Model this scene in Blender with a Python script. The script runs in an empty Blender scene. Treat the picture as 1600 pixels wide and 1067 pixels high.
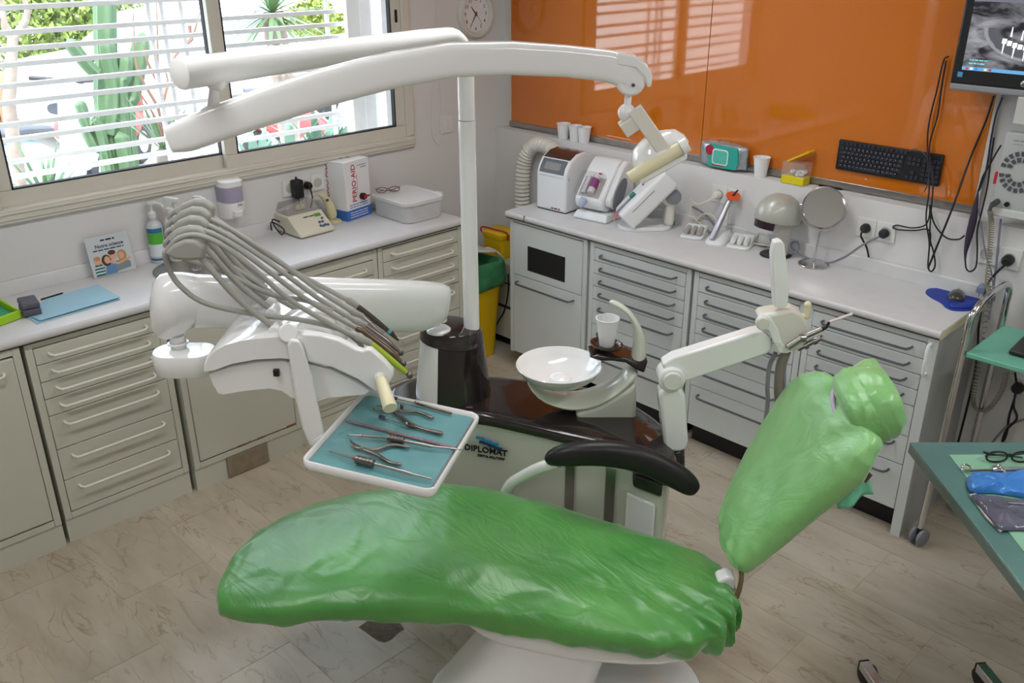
import bpy, bmesh, math, random
from mathutils import Vector, Matrix, Euler, noise
random.seed(7)
SC = bpy.context.scene
COL = SC.collection
PI = math.pi

# ------------------------------------------------------------------ camera, world, sun, lamps, exposure
F_PX = 1421.08
CAM_R = Matrix(((0.70157, -0.28724, 0.65214), (0.71259, 0.28709, -0.64015), (-0.00334, 0.91382, 0.4061)))
CAM_C = Vector((3.7621, -3.6041, 2.1847))
cam_d = bpy.data.cameras.new('camera')
cam_d.sensor_width = 36.0
cam_d.lens = F_PX / 1600.0 * 36.0
cam_d.clip_start = 0.05
cam_d.clip_end = 200
cam = bpy.data.objects.new('camera', cam_d)
COL.objects.link(cam)
cam.matrix_world = Matrix.Translation(CAM_C) @ CAM_R.to_4x4()
SC.camera = cam

world = bpy.data.worlds.new('sky')
SC.world = world
world.use_nodes = True
wn = world.node_tree.nodes
bg = wn['Background']
bg.inputs['Color'].default_value = (0.74, 0.87, 1.0, 1)
bg.inputs['Strength'].default_value = 7.0

sun_d = bpy.data.lights.new('sun', 'SUN')
sun_d.energy = 7.0
sun_d.angle = 0.01
sun_d.color = (1.0, 0.95, 0.86)
sun = bpy.data.objects.new('sun', sun_d)
COL.objects.link(sun)
sun.rotation_euler = Vector((-0.42, 0.35, -1.0)).to_track_quat('-Z', 'Y').to_euler()

CEIL = 2.75
LAMPS = [(1.7, -1.35), (1.7, -3.3), (3.9, -1.35), (3.9, -3.3)]
for lx, ly in LAMPS:
    ld = bpy.data.lights.new('ceiling_panel_light', 'AREA')
    ld.shape = 'RECTANGLE'
    ld.size = 0.28
    ld.size_y = 1.16
    ld.energy = 14.5
    ld.color = (0.975, 0.985, 1.0)
    lo = bpy.data.objects.new('ceiling_panel_light', ld)
    COL.objects.link(lo)
    lo.location = (lx, ly, CEIL - 0.055)

vs = SC.view_settings
vs.view_transform = 'Standard'
vs.look = 'None'
vs.gamma = 1.0
vs.exposure = 0.14
vs.use_curve_mapping = False
SC.cycles.use_denoising = True

# ------------------------------------------------------------------ survey helpers
def ray(px, py):
    return CAM_R @ Vector((px - 800.0, 533.5 - py, -F_PX))
def at_z(px, py, z):
    r = ray(px, py); return CAM_C + r * ((z - CAM_C.z) / r.z)
def at_x(px, py, x):
    r = ray(px, py); return CAM_C + r * ((x - CAM_C.x) / r.x)
def at_y(px, py, y):
    r = ray(px, py); return CAM_C + r * ((y - CAM_C.y) / r.y)
UH = Vector((0.70158, 0.71260, 0.0)); VH = Vector((-0.71260, 0.70158, 0.0)); ZH = Vector((0, 0, 1))
def uv(u, v, z):
    """point in the treatment-chair frame: u along the chair, v across it, z up"""
    return Vector((CAM_C.x, CAM_C.y, 0)) + UH * u + VH * v + ZH * z
def at_v(px, py, v):
    r = ray(px, py); p = CAM_C + r * (v / r.dot(VH)); return p

# ------------------------------------------------------------------ materials
def lin(c):
    if isinstance(c, str):
        c = [int(c[i:i + 2], 16) / 255 for i in (0, 2, 4)]
        return tuple(((x / 12.92) if x <= 0.04045 else ((x + 0.055) / 1.055) ** 2.4) for x in c)
    return tuple(c)
MATS = {}
def mat(name, col, rough=0.5, metal=0.0, var=0.04, scale=6.0, bump=0.0, bscale=40.0, coat=0.0, spec=0.5, alpha=1.0, trans=0.0, emit=None, estr=0.0, sss=0.0, ior=1.45):
    if name in MATS: return MATS[name]
    m = bpy.data.materials.new(name); m.use_nodes = True
    nt = m.node_tree; b = nt.nodes['Principled BSDF']
    c = lin(col)
    b.inputs['Roughness'].default_value = rough
    b.inputs['Metallic'].default_value = metal
    b.inputs['Coat Weight'].default_value = coat
    b.inputs['Coat Roughness'].default_value = 0.04
    b.inputs['Specular IOR Level'].default_value = spec
    b.inputs['Alpha'].default_value = alpha
    b.inputs['Transmission Weight'].default_value = trans
    b.inputs['IOR'].default_value = ior
    if sss: 
        b.inputs['Subsurface Weight'].default_value = sss
        b.inputs['Subsurface Radius'].default_value = (0.01, 0.01, 0.01)
    tc = nt.nodes.new('ShaderNodeTexCoord')
    nz = nt.nodes.new('ShaderNodeTexNoise'); nz.inputs['Scale'].default_value = scale; nz.inputs['Detail'].default_value = 4
    nt.links.new(tc.outputs['Object'], nz.inputs['Vector'])
    rp = nt.nodes.new('ShaderNodeValToRGB')
    rp.color_ramp.elements[0].position = 0.3; rp.color_ramp.elements[1].position = 0.7
    rp.color_ramp.elements[0].color = tuple(max(0, x * (1 - var)) for x in c) + (1,)
    rp.color_ramp.elements[1].color = tuple(min(1, x * (1 + var)) for x in c) + (1,)
    nt.links.new(nz.outputs['Fac'], rp.inputs['Fac'])
    nt.links.new(rp.outputs['Color'], b.inputs['Base Color'])
    if emit is not None:
        b.inputs['Emission Color'].default_value = lin(emit) + (1,); b.inputs['Emission Strength'].default_value = estr
    if bump:
        n2 = nt.nodes.new('ShaderNodeTexNoise'); n2.inputs['Scale'].default_value = bscale; n2.inputs['Detail'].default_value = 3
        nt.links.new(tc.outputs['Object'], n2.inputs['Vector'])
        bp = nt.nodes.new('ShaderNodeBump'); bp.inputs['Strength'].default_value = bump; bp.inputs['Distance'].default_value = 0.01
        nt.links.new(n2.outputs['Fac'], bp.inputs['Height']); nt.links.new(bp.outputs['Normal'], b.inputs['Normal'])
    MATS[name] = m
    return m
def clear_mat(name, tint=(1, 1, 1), gloss=0.06, haze=0.0, hazecol=(0.9, 0.9, 0.9)):
    """clear or slightly milky pane: transparent + a little gloss + a little diffuse"""
    if name in MATS: return MATS[name]
    m = bpy.data.materials.new(name); m.use_nodes = True
    nt = m.node_tree; nt.nodes.clear()
    out = nt.nodes.new('ShaderNodeOutputMaterial')
    tr = nt.nodes.new('ShaderNodeBsdfTransparent'); tr.inputs['Color'].default_value = tuple(tint) + (1,)
    gl = nt.nodes.new('ShaderNodeBsdfGlossy'); gl.inputs['Roughness'].default_value = 0.05
    lw = nt.nodes.new('ShaderNodeLayerWeight'); lw.inputs['Blend'].default_value = 0.5
    pw_ = nt.nodes.new('ShaderNodeMath'); pw_.operation = 'POWER'; pw_.inputs[1].default_value = 5.0
    fr = nt.nodes.new('ShaderNodeMath'); fr.operation = 'MULTIPLY_ADD'; fr.inputs[1].default_value = 0.7; fr.inputs[2].default_value = gloss
    nt.links.new(lw.outputs['Facing'], pw_.inputs[0]); nt.links.new(pw_.outputs[0], fr.inputs[0])
    m1 = nt.nodes.new('ShaderNodeMixShader')
    nt.links.new(fr.outputs[0], m1.inputs['Fac']); nt.links.new(tr.outputs[0], m1.inputs[1]); nt.links.new(gl.outputs[0], m1.inputs[2])
    last = m1
    if haze:
        df = nt.nodes.new('ShaderNodeBsdfDiffuse'); df.inputs['Color'].default_value = tuple(hazecol) + (1,)
        nz = nt.nodes.new('ShaderNodeTexNoise'); nz.inputs['Scale'].default_value = 3
        mm = nt.nodes.new('ShaderNodeMath'); mm.operation = 'MULTIPLY_ADD'; mm.inputs[1].default_value = 0.1; mm.inputs[2].default_value = haze - 0.05
        nt.links.new(nz.outputs['Fac'], mm.inputs[0])
        m2 = nt.nodes.new('ShaderNodeMixShader')
        nt.links.new(mm.outputs[0], m2.inputs['Fac']); nt.links.new(m1.outputs[0], m2.inputs[1]); nt.links.new(df.outputs[0], m2.inputs[2])
        last = m2
    nt.links.new(last.outputs[0], out.inputs['Surface'])
    MATS[name] = m
    return m

M_WALL = mat('wall_paint', 'D8D6D4', 0.85, var=0.02, scale=2, bump=0.05, bscale=120)
M_CEIL = mat('ceiling_paint', 'E6E4E0', 0.9, var=0.01)
M_WHITE = mat('white_gloss_plastic', 'EFEFEE', 0.12, var=0.01, coat=0.5)
M_WHITE2 = mat('white_matte_plastic', 'DEDEDA', 0.45, var=0.02)
M_CREAM = mat('cream_plastic', 'DEDBD0', 0.3, var=0.015, coat=0.2)
M_IVORY = mat('ivory_handle', 'E3DCB8', 0.4, var=0.03)
M_CELADON = mat('pale_celadon_enamel', 'D3D7C8', 0.2, var=0.015, coat=0.4)
M_CAB_L = mat('cabinet_enamel_cream', 'C5C4B5', 0.42, var=0.02, scale=3)
M_CAB_R = mat('cabinet_enamel_grey', 'CDD1CF', 0.42, var=0.02, scale=3)
M_CABIN = mat('cabinet_gap_dark', '2C2A26', 0.8)
M_TOP = mat('laminate_worktop', 'CCCBCB', 0.35, var=0.03, scale=14)
M_BLACKG = mat('dark_gloss_shell', '2A2423', 0.10, var=0.1, coat=0.3)
M_BLACK = mat('black_plastic', '17171A', 0.45, var=0.1)
M_RUBBER = mat('dark_rubber', '26262A', 0.7, var=0.1)
M_SOFT = mat('black_soft_vinyl', '1C1A1B', 0.38, var=0.15, bump=0.08, bscale=200)
M_CHROME = mat('polished_chrome', 'D2D2D4', 0.12, metal=1.0, var=0.03)
M_STEEL = mat('satin_steel', 'A9A6A2', 0.3, metal=1.0, var=0.08, scale=20)
M_DSTEEL = mat('dark_steel', '76706B', 0.35, metal=1.0, var=0.12, scale=25)
M_HAND_L = mat('cream_painted_handle', 'E4E2D6', 0.35, var=0.02)
M_HAND_R = mat('grey_metal_handle', '74767C', 0.35, metal=0.8, var=0.05)
M_HOSE = mat('grey_rubber_hose', '9A9A92', 0.5, var=0.05)
M_ALU = mat('aluminium_window_frame', 'D3CFC2', 0.45, var=0.02)
M_GREY = mat('grey_plastic', '8C8E92', 0.5, var=0.05)
M_DGREY = mat('dark_grey_plastic', '4A4B52', 0.5, var=0.06)
M_YELLOW = mat('yellow_plastic', 'E0B70E', 0.45, var=0.04)
M_RED = mat('red_plastic', 'B3202A', 0.45, var=0.05)
M_BLUE = mat('blue_print', '3E6FC0', 0.5, var=0.04)
M_PAPER = mat('white_paper', 'E6E6E6', 0.6, var=0.01)
M_INK_R = mat('crimson_ink', 'A81C38', 0.6, var=0.03)
M_INK_B = mat('black_ink', '1C1C20', 0.6, var=0.03)
M_INK_G = mat('grey_ink', '8A8C92', 0.6, var=0.03)
M_GLASS = clear_mat('window_glass')
M_CLEAR = clear_mat('clear_plastic', (0.97, 0.97, 0.97))
M_MILK = clear_mat('milky_plastic', (0.95, 0.95, 0.95), haze=0.6, hazecol=(0.82, 0.82, 0.82))
M_CABLE = mat('black_cable', '15151A', 0.5, var=0.05)
M_CABLEG = mat('grey_cable', '7D7D86', 0.5, var=0.05)
M_CABLEW = mat('ivory_cable', 'D8D4C4', 0.5, var=0.04)

# ------------------------------------------------------------------ object helpers
ORG = {}
def tag(o, label=None, cat=None, group=None, kind=None):
    if label: o['label'] = label
    if cat: o['category'] = cat
    if group: o['group'] = group
    if kind: o['kind'] = kind
    return o
def thing(name, label, cat, loc=(0, 0, 0), rotz=0.0, group=None):
    o = bpy.data.objects.new(name, None); COL.objects.link(o)
    o.empty_display_size = 0.05
    o.location = loc; o.rotation_euler = (0, 0, rotz)
    ORG[o] = Matrix.Translation(Vector(loc)) @ Matrix.Rotation(rotz, 4, 'Z')
    return tag(o, label, cat, group)
def dup(root, loc=None, rotz=None, label=None, group=None):
    r = root.copy(); COL.objects.link(r)
    if loc is not None: r.location = loc
    if rotz is not None: r.rotation_euler = (0, 0, rotz)
    if label: r['label'] = label
    if group: r['group'] = group
    for ch in list(root.children):
        c = ch.copy(); COL.objects.link(c); c.parent = r
        for g in list(ch.children):
            d = g.copy(); COL.objects.link(d); d.parent = c
    return r
def frame(p, x, z=None, y=None):
    """matrix with origin p, x axis along x, z as near as possible"""
    x = Vector(x).normalized()
    z = Vector(z if z is not None else (0, 0, 1))
    y = z.cross(x)
    if y.length < 1e-5: y = Vector((0, 1, 0)).cross(x)
    y.normalize(); z = x.cross(y)
    return Matrix(((x.x, y.x, z.x, p[0]), (x.y, y.y, z.y, p[1]), (x.z, y.z, z.z, p[2]), (0, 0, 0, 1)))
def spline(pts, n=8, closed=False):
    pts = [Vector(p) for p in pts]; out = []
    N = len(pts)
    segs = N if closed else N - 1
    for i in range(segs):
        if closed:
            p0, p1, p2, p3 = pts[(i - 1) % N], pts[i], pts[(i + 1) % N], pts[(i + 2) % N]
        else:
            p1, p2 = pts[i], pts[i + 1]
            p0 = pts[i - 1] if i > 0 else p1 * 2 - p2
            p3 = pts[i + 2] if i + 2 < N else p2 * 2 - p1
        for k in range(n):
            t = k / n
            out.append(0.5 * ((2 * p1) + (p2 - p0) * t + (2 * p0 - 5 * p1 + 4 * p2 - p3) * t * t + (3 * p1 - p0 - 3 * p2 + p3) * t ** 3))
    if not closed: out.append(pts[-1])
    return out
def lerp_list(xs, ys, x):
    if x <= xs[0]: return ys[0]
    for i in range(len(xs) - 1):
        if x <= xs[i + 1]:
            t = (x - xs[i]) / (xs[i + 1] - xs[i]); t = t * t * (3 - 2 * t) if False else t
            return ys[i] + (ys[i + 1] - ys[i]) * t
    return ys[-1]
class G:
    """collects shapes into one bmesh; out() links it as ONE mesh object"""
    def __init__(s, M=None): s.bm = bmesh.new(); s.M = M
    def _v(s, p):
        p = Vector(p); return s.bm.verts.new(s.M @ p if s.M is not None else p)
    def _f(s, vs_):
        try: return s.bm.faces.new(vs_)
        except ValueError: return None
    def box(s, c, size, R=None):
        c = Vector(c); h = Vector(size) / 2; vv = []
        for i in (-1, 1):
            for j in (-1, 1):
                for k in (-1, 1):
                    d = Vector((i * h.x, j * h.y, k * h.z))
                    vv.append(s._v(c + (R @ d if R is not None else d)))
        for f in ((0, 1, 3, 2), (4, 6, 7, 5), (0, 4, 5, 1), (2, 3, 7, 6), (0, 2, 6, 4), (1, 5, 7, 3)):
            s._f([vv[i] for i in f])
        return s
    def bx(s, x0, x1, y0, y1, z0, z1):
        return s.box(((x0 + x1) / 2, (y0 + y1) / 2, (z0 + z1) / 2), (abs(x1 - x0), abs(y1 - y0), abs(z1 - z0)))
    def loft(s, rings, cap=True, closed_path=False):
        R = [[s._v(p) for p in r] for r in rings]
        n = len(R[0]); m = len(R)
        for i in range(m if closed_path else m - 1):
            a, b = R[i], R[(i + 1) % m]
            for j in range(n):
                s._f([a[j], a[(j + 1) % n], b[(j + 1) % n], b[j]])
        if cap and not closed_path:
            s._f(list(reversed(R[0]))); s._f(R[-1])
        return s
    def prism(s, poly, ext):
        ext = Vector(ext); a = [Vector(p) for p in poly]
        return s.loft([a, [p + ext for p in a]])
    def tube(s, pts, r, n=10, closed=False, cap=True, flat=1.0):
        pts = [Vector(p) for p in pts]; N = len(pts); rings = []
        rad = r if isinstance(r, (list, tuple)) else [r] * N
        up = None
        for i, p in enumerate(pts):
            if closed: d = pts[(i + 1) % N] - pts[i - 1]
            else: d = (pts[min(i + 1, N - 1)] - pts[max(i - 1, 0)])
            d.normalize()
            if up is None:
                up = Vector((0, 0, 1)) if abs(d.z) < 0.9 else Vector((1, 0, 0))
            x = up.cross(d)
            if x.length < 1e-6: x = Vector((1, 0, 0)).cross(d)
            x.normalize(); y = d.cross(x); up = y
            rings.append([p + (x * math.cos(2 * PI * k / n) + y * (math.sin(2 * PI * k / n) * flat)) * rad[i] for k in range(n)])
        return s.loft(rings, cap=cap, closed_path=closed)
    def cyl(s, p0, p1, r0, r1=None, n=20):
        return s.tube([p0, p1], [r0, r0 if r1 is None else r1], n)
    def lathe(s, prof, c=(0, 0, 0), n=32, sx=1.0, sy=1.0, a0=0.0, a1=2 * PI, ax=None):
        """prof: list of (r, z); closed with caps where r is 0"""
        full = abs(a1 - a0 - 2 * PI) < 1e-6
        c = Vector(c); rows = []
        A = ax if ax is not None else Matrix.Identity(3)
        k = n if full else n + 1
        for r, z in prof:
            if r < 1e-6: rows.append([s._v(c + A @ Vector((0, 0, z)))])
            else: rows.append([s._v(c + A @ Vector((r * sx * math.cos(a0 + (a1 - a0) * i / n), r * sy * math.sin(a0 + (a1 - a0) * i / n), z))) for i in range(k)])
        for a, b in zip(rows[:-1], rows[1:]):
            for i in range(n):
                j = (i + 1) % k if full else i + 1
                if len(a) == 1 and len(b) == 1: continue
                if len(a) == 1: s._f([a[0], b[i], b[j]])
                elif len(b) == 1: s._f([a[i], a[j], b[0]])
                else: s._f([a[i], a[j], b[j], b[i]])
        return s
    def ball(s, c, r, sc=(1, 1, 1), R=None, n=20, m=12, p=1.0):
        c = Vector(c); rows = []
        def q(d):
            d = Vector((d.x * sc[0], d.y * sc[1], d.z * sc[2])) * r
            return c + (R @ d if R is not None else d)
        def pw(x): return math.copysign(abs(x) ** p, x)
        for i in range(m + 1):
            t = PI * i / m
            if i in (0, m): rows.append([s._v(q(Vector((0, 0, math.cos(t)))))])
            else: rows.append([s._v(q(Vector((pw(math.sin(t)) * pw(math.cos(2 * PI * k / n)), pw(math.sin(t)) * pw(math.sin(2 * PI * k / n)), pw(math.cos(t)))))) for k in range(n)])
        for a, b in zip(rows[:-1], rows[1:]):
            for i in range(n):
                j = (i + 1) % n
                if len(a) == 1: s._f([a[0], b[i], b[j]])
                elif len(b) == 1: s._f([a[i], b[0], a[j]])
                else: s._f([a[i], b[i], b[j], a[j]])
        return s
    def quad(s, pts):
        s._f([s._v(p) for p in pts]); return s
    def text(s, txt, size, Mx, depth=0.0004, align='LEFT', spacing=1.0, shear=0.0, offset=0.0):
        cu = bpy.data.curves.new('lettering', 'FONT'); cu.body = txt; cu.size = size; cu.extrude = depth
        cu.align_x = align; cu.space_character = spacing; cu.shear = shear; cu.resolution_u = 2; cu.offset = offset
        ob = bpy.data.objects.new('lettering', cu)
        me = bpy.data.meshes.new_from_object(ob)
        me.transform((s.M @ Mx) if s.M is not None else Mx)
        s.bm.from_mesh(me)
        bpy.data.meshes.remove(me); bpy.data.objects.remove(ob); bpy.data.curves.remove(cu)
        return s
    def dashes(s, x0, x1, y, h, Mx, seed=1, depth=0.0003):
        """a line of print too small to read: a row of word-length strokes"""
        rnd = random.Random(seed); x = x0
        while x < x1:
            w = min(rnd.uniform(1.5, 5.0) * h, x1 - x)
            s.prism([Mx @ Vector(q) for q in ((x, y, 0), (x + w, y, 0), (x + w, y + h, 0), (x, y + h, 0))], Mx.to_3x3() @ Vector((0, 0, depth)))
            x += w + h * 0.7
        return s
    def out(s, name, m, parent=None, smooth=True, ang=38, bevel=0.0, bseg=2, sub=0, label=None, local=False):
        bm = s.bm
        bmesh.ops.recalc_face_normals(bm, faces=bm.faces)
        lim = math.radians(ang)
        if smooth:
            for f in bm.faces: f.smooth = True
            for e in bm.edges:
                e.smooth = not (len(e.link_faces) == 2 and e.calc_face_angle(0) > lim)
        me = bpy.data.meshes.new(name)
        if parent is not None and not local: bm.transform(ORG[parent].inverted())
        bm.to_mesh(me); bm.free()
        me.materials.append(m)
        o = bpy.data.objects.new(name, me); COL.objects.link(o)
        if parent is not None:
            o.parent = parent; ORG[o] = ORG[parent]
        else:
            ORG[o] = Matrix.Identity(4)
        if bevel:
            b = o.modifiers.new('bevel', 'BEVEL'); b.width = bevel; b.segments = bseg; b.limit_method = 'ANGLE'; b.angle_limit = math.radians(35)
            if hasattr(b, 'harden_normals'): b.harden_normals = False
        if sub:
            u = o.modifiers.new('subdivision', 'SUBSURF'); u.levels = sub; u.render_levels = sub
        if label: o['label'] = label
        return o
    def one(s, name, m, label, cat, loc, group=None, **k):
        """a thing that is a single mesh, origin at its base"""
        s.bm.transform(Matrix.Translation(-Vector(loc)))
        o = s.out(name, m, None, **k); o.location = loc
        ORG[o] = Matrix.Translation(Vector(loc))
        return tag(o, label, cat, group)
def sring(c, ax, ay, a, b, p=2.0, n=24):
    c = Vector(c); out = []
    for k in range(n):
        t = 2 * PI * k / n; cs, sn = math.cos(t), math.sin(t)
        out.append(c + ax * (a * math.copysign(abs(cs) ** (2 / p), cs)) + ay * (b * math.copysign(abs(sn) ** (2 / p), sn)))
    return out
def rrect(w, h, r, n=5):
    pts = []
    for cx, cy, a0 in ((w / 2 - r, h / 2 - r, 0), (-w / 2 + r, h / 2 - r, PI / 2), (-w / 2 + r, -h / 2 + r, PI), (w / 2 - r, -h / 2 + r, 1.5 * PI)):
        for k in range(n + 1):
            a = a0 + PI / 2 * k / n; pts.append((cx + r * math.cos(a), cy + r * math.sin(a)))
    return pts
def struct(o, **k):
    o['kind'] = 'structure'; return o

# ------------------------------------------------------------------ the room
WX = -0.05     # inner face of the window wall
WY = 0.01      # inner face of the lower wall under the glass panels
UY = 0.09      # face of the wall behind the glass panels
RX, RY = 5.4, -5.2
LEDGE = 1.193

def marble(name):
    m = bpy.data.materials.new(name); m.use_nodes = True
    nt = m.node_tree; b = nt.nodes['Principled BSDF']; b.inputs['Roughness'].default_value = 0.3
    b.inputs['Specular IOR Level'].default_value = 0.35
    geo = nt.nodes.new('ShaderNodeNewGeometry'); oi = nt.nodes.new('ShaderNodeObjectInfo')
    off = nt.nodes.new('ShaderNodeVectorMath'); off.operation = 'MULTIPLY_ADD'
    off.inputs[1].default_value = (0, 0, 0)
    cmb = nt.nodes.new('ShaderNodeCombineXYZ')
    mul = nt.nodes.new('ShaderNodeMath'); mul.operation = 'MULTIPLY'; mul.inputs[1].default_value = 37.0
    nt.links.new(oi.outputs['Random'], mul.inputs[0])
    nt.links.new(mul.outputs[0], cmb.inputs['X']); nt.links.new(mul.outputs[0], cmb.inputs['Y'])
    add = nt.nodes.new('ShaderNodeVectorMath'); add.operation = 'ADD'
    nt.links.new(geo.outputs['Position'], add.inputs[0]); nt.links.new(cmb.outputs[0], add.inputs[1])
    mp = nt.nodes.new('ShaderNodeMapping'); mp.inputs['Scale'].default_value = (1.0, 3.2, 1.0); mp.inputs['Rotation'].default_value = (0, 0, 0.22)
    nt.links.new(add.outputs[0], mp.inputs['Vector'])
    n1 = nt.nodes.new('ShaderNodeTexNoise'); n1.inputs['Scale'].default_value = 2.6; n1.inputs['Detail'].default_value = 6; n1.inputs['Roughness'].default_value = 0.6
    nt.links.new(mp.outputs[0], n1.inputs['Vector'])
    # thin veins where a distorted noise crosses a level
    n2 = nt.nodes.new('ShaderNodeTexNoise'); n2.inputs['Scale'].default_value = 3.2; n2.inputs['Detail'].default_value = 5; n2.inputs['Distortion'].default_value = 0.8
    nt.links.new(mp.outputs[0], n2.inputs['Vector'])
    s1 = nt.nodes.new('ShaderNodeMath'); s1.operation = 'SUBTRACT'; s1.inputs[1].default_value = 0.5
    a1 = nt.nodes.new('ShaderNodeMath'); a1.operation = 'ABSOLUTE'
    nt.links.new(n2.outputs['Fac'], s1.inputs[0]); nt.links.new(s1.outputs[0], a1.inputs[0])
    r2 = nt.nodes.new('ShaderNodeValToRGB'); r2.color_ramp.elements[0].position = 0.0; r2.color_ramp.elements[0].color = (1, 1, 1, 1)
    r2.color_ramp.elements[1].position = 0.014; r2.color_ramp.elements[1].color = (0, 0, 0, 1)
    nt.links.new(a1.outputs[0], r2.inputs['Fac'])
    n3 = nt.nodes.new('ShaderNodeTexNoise'); n3.inputs['Scale'].default_value = 3.0
    nt.links.new(mp.outputs[0], n3.inputs['Vector'])
    r3 = nt.nodes.new('ShaderNodeValToRGB'); r3.color_ramp.elements[0].position = 0.36; r3.color_ramp.elements[1].position = 0.58
    nt.links.new(n3.outputs['Fac'], r3.inputs['Fac'])
    vm = nt.nodes.new('ShaderNodeMath'); vm.operation = 'MULTIPLY'
    nt.links.new(r2.outputs['Color'], vm.inputs[0]); nt.links.new(r3.outputs['Color'], vm.inputs[1])
    vm2 = nt.nodes.new('ShaderNodeMath'); vm2.operation = 'MULTIPLY'; vm2.inputs[1].default_value = 0.62
    nt.links.new(vm.outputs[0], vm2.inputs[0])
    r1 = nt.nodes.new('ShaderNodeValToRGB')
    r1.color_ramp.elements[0].position = 0.3; r1.color_ramp.elements[0].color = lin('A89C89') + (1,)
    r1.color_ramp.elements[1].position = 0.7; r1.color_ramp.elements[1].color = lin('BFB5A5') + (1,)
    nt.links.new(n1.outputs['Fac'], r1.inputs['Fac'])
    mx = nt.nodes.new('ShaderNodeMix'); mx.data_type = 'RGBA'
    nt.links.new(vm2.outputs[0], mx.inputs['Factor']); nt.links.new(r1.outputs['Color'], mx.inputs[6]); mx.inputs[7].default_value = lin('85684A') + (1,)
    # short brown streaks along the tile
    mp4 = nt.nodes.new('ShaderNodeMapping'); mp4.inputs['Scale'].default_value = (2.2, 16.0, 1.0); mp4.inputs['Rotation'].default_value = (0, 0, 0.16)
    nt.links.new(add.outputs[0], mp4.inputs['Vector'])
    n4 = nt.nodes.new('ShaderNodeTexNoise'); n4.inputs['Scale'].default_value = 2.0; n4.inputs['Detail'].default_value = 4; n4.inputs['Distortion'].default_value = 0.5
    nt.links.new(mp4.outputs[0], n4.inputs['Vector'])
    r4 = nt.nodes.new('ShaderNodeValToRGB'); r4.color_ramp.elements[0].position = 0.60; r4.color_ramp.elements[0].color = (0, 0, 0, 1); r4.color_ramp.elements[1].position = 0.72; r4.color_ramp.elements[1].color = (0.36, 0.36, 0.36, 1)
    nt.links.new(n4.outputs['Fac'], r4.inputs['Fac'])
    mx4 = nt.nodes.new('ShaderNodeMix'); mx4.data_type = 'RGBA'; mx4.inputs[7].default_value = lin('8C7A60') + (1,)
    nt.links.new(r4.outputs['Color'], mx4.inputs['Factor']); nt.links.new(mx.outputs[2], mx4.inputs[6]); mx = mx4
    # each tile a little lighter or darker
    hv = nt.nodes.new('ShaderNodeHueSaturation')
    mr = nt.nodes.new('ShaderNodeMapRange'); mr.inputs['To Min'].default_value = 0.93; mr.inputs['To Max'].default_value = 1.05
    nt.links.new(oi.outputs['Random'], mr.inputs['Value']); nt.links.new(mr.outputs[0], hv.inputs['Value'])
    nt.links.new(mx.outputs[2], hv.inputs['Color']); nt.links.new(hv.outputs['Color'], b.inputs['Base Color'])
    return m
M_MARBLE = marble('beige_veined_marble')
M_GROUT = mat('pale_grout', 'C9B998', 0.8)

g = G(); g.bx(WX - 0.2, RX + 0.2, RY - 0.2, UY + 0.2, -0.12, -0.0015)
floor = struct(g.out('floor', M_GROUT, smooth=False))
TW, TH = 0.61, 0.32
tile_me = None
k = 0
yr = -2.775 - TH * 8
row = 0
while yr < UY:
    xo = (2.73 if row % 2 == 0 else 2.425)
    x = xo - TW * 5
    while x < RX:
        x0, x1 = max(x, WX) + 0.0012, min(x + TW, RX) - 0.0012
        y0, y1 = max(yr, RY) + 0.0012, min(yr + TH, UY) - 0.0012
        if x1 - x0 > 0.02 and y1 - y0 > 0.02 and y1 > RY:
            full = abs(x1 - x0 - TW) < 0.01 and abs(y1 - y0 - TH) < 0.01
            if full and tile_me is not None:
                o = bpy.data.objects.new('tile', tile_me); COL.objects.link(o)
            else:
                bm = bmesh.new()
                w, h = x1 - x0, y1 - y0
                vv = [bm.verts.new((sx * w / 2, sy * h / 2, z)) for z in (-0.012, 0) for sx, sy in ((-1, -1), (1, -1), (1, 1), (-1, 1))]
                for f in ((4, 5, 6, 7), (0, 1, 5, 4), (1, 2, 6, 5), (2, 3, 7, 6), (3, 0, 4, 7)): bm.faces.new([vv[i] for i in f])
                me = bpy.data.meshes.new('tile'); bm.to_mesh(me); bm.free(); me.materials.append(M_MARBLE)
                if full: tile_me = me
                o = bpy.data.objects.new('tile', me); COL.objects.link(o)
            o.location = ((x0 + x1) / 2, (y0 + y1) / 2, 0); o.parent = floor
        x += TW
    yr += TH; row += 1

# chipped, darkened patch in one tile under the foot of the chair
cps = [at_z(a, b, 0.0) for a, b in ((560, 980), (572, 988), (580, 994), (590, 1001), (601, 1004), (612, 999), (622, 989), (632, 983), (625, 974), (575, 970))]
g = G(); g.prism([Vector((p.x, p.y, 0.0002)) for p in cps], (0, 0, 0.0006))
o = g.out('chipped_patch', mat('raw_stone_chip', '6E645A', 0.9, var=0.25, scale=60), smooth=False); o.parent = floor

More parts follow.
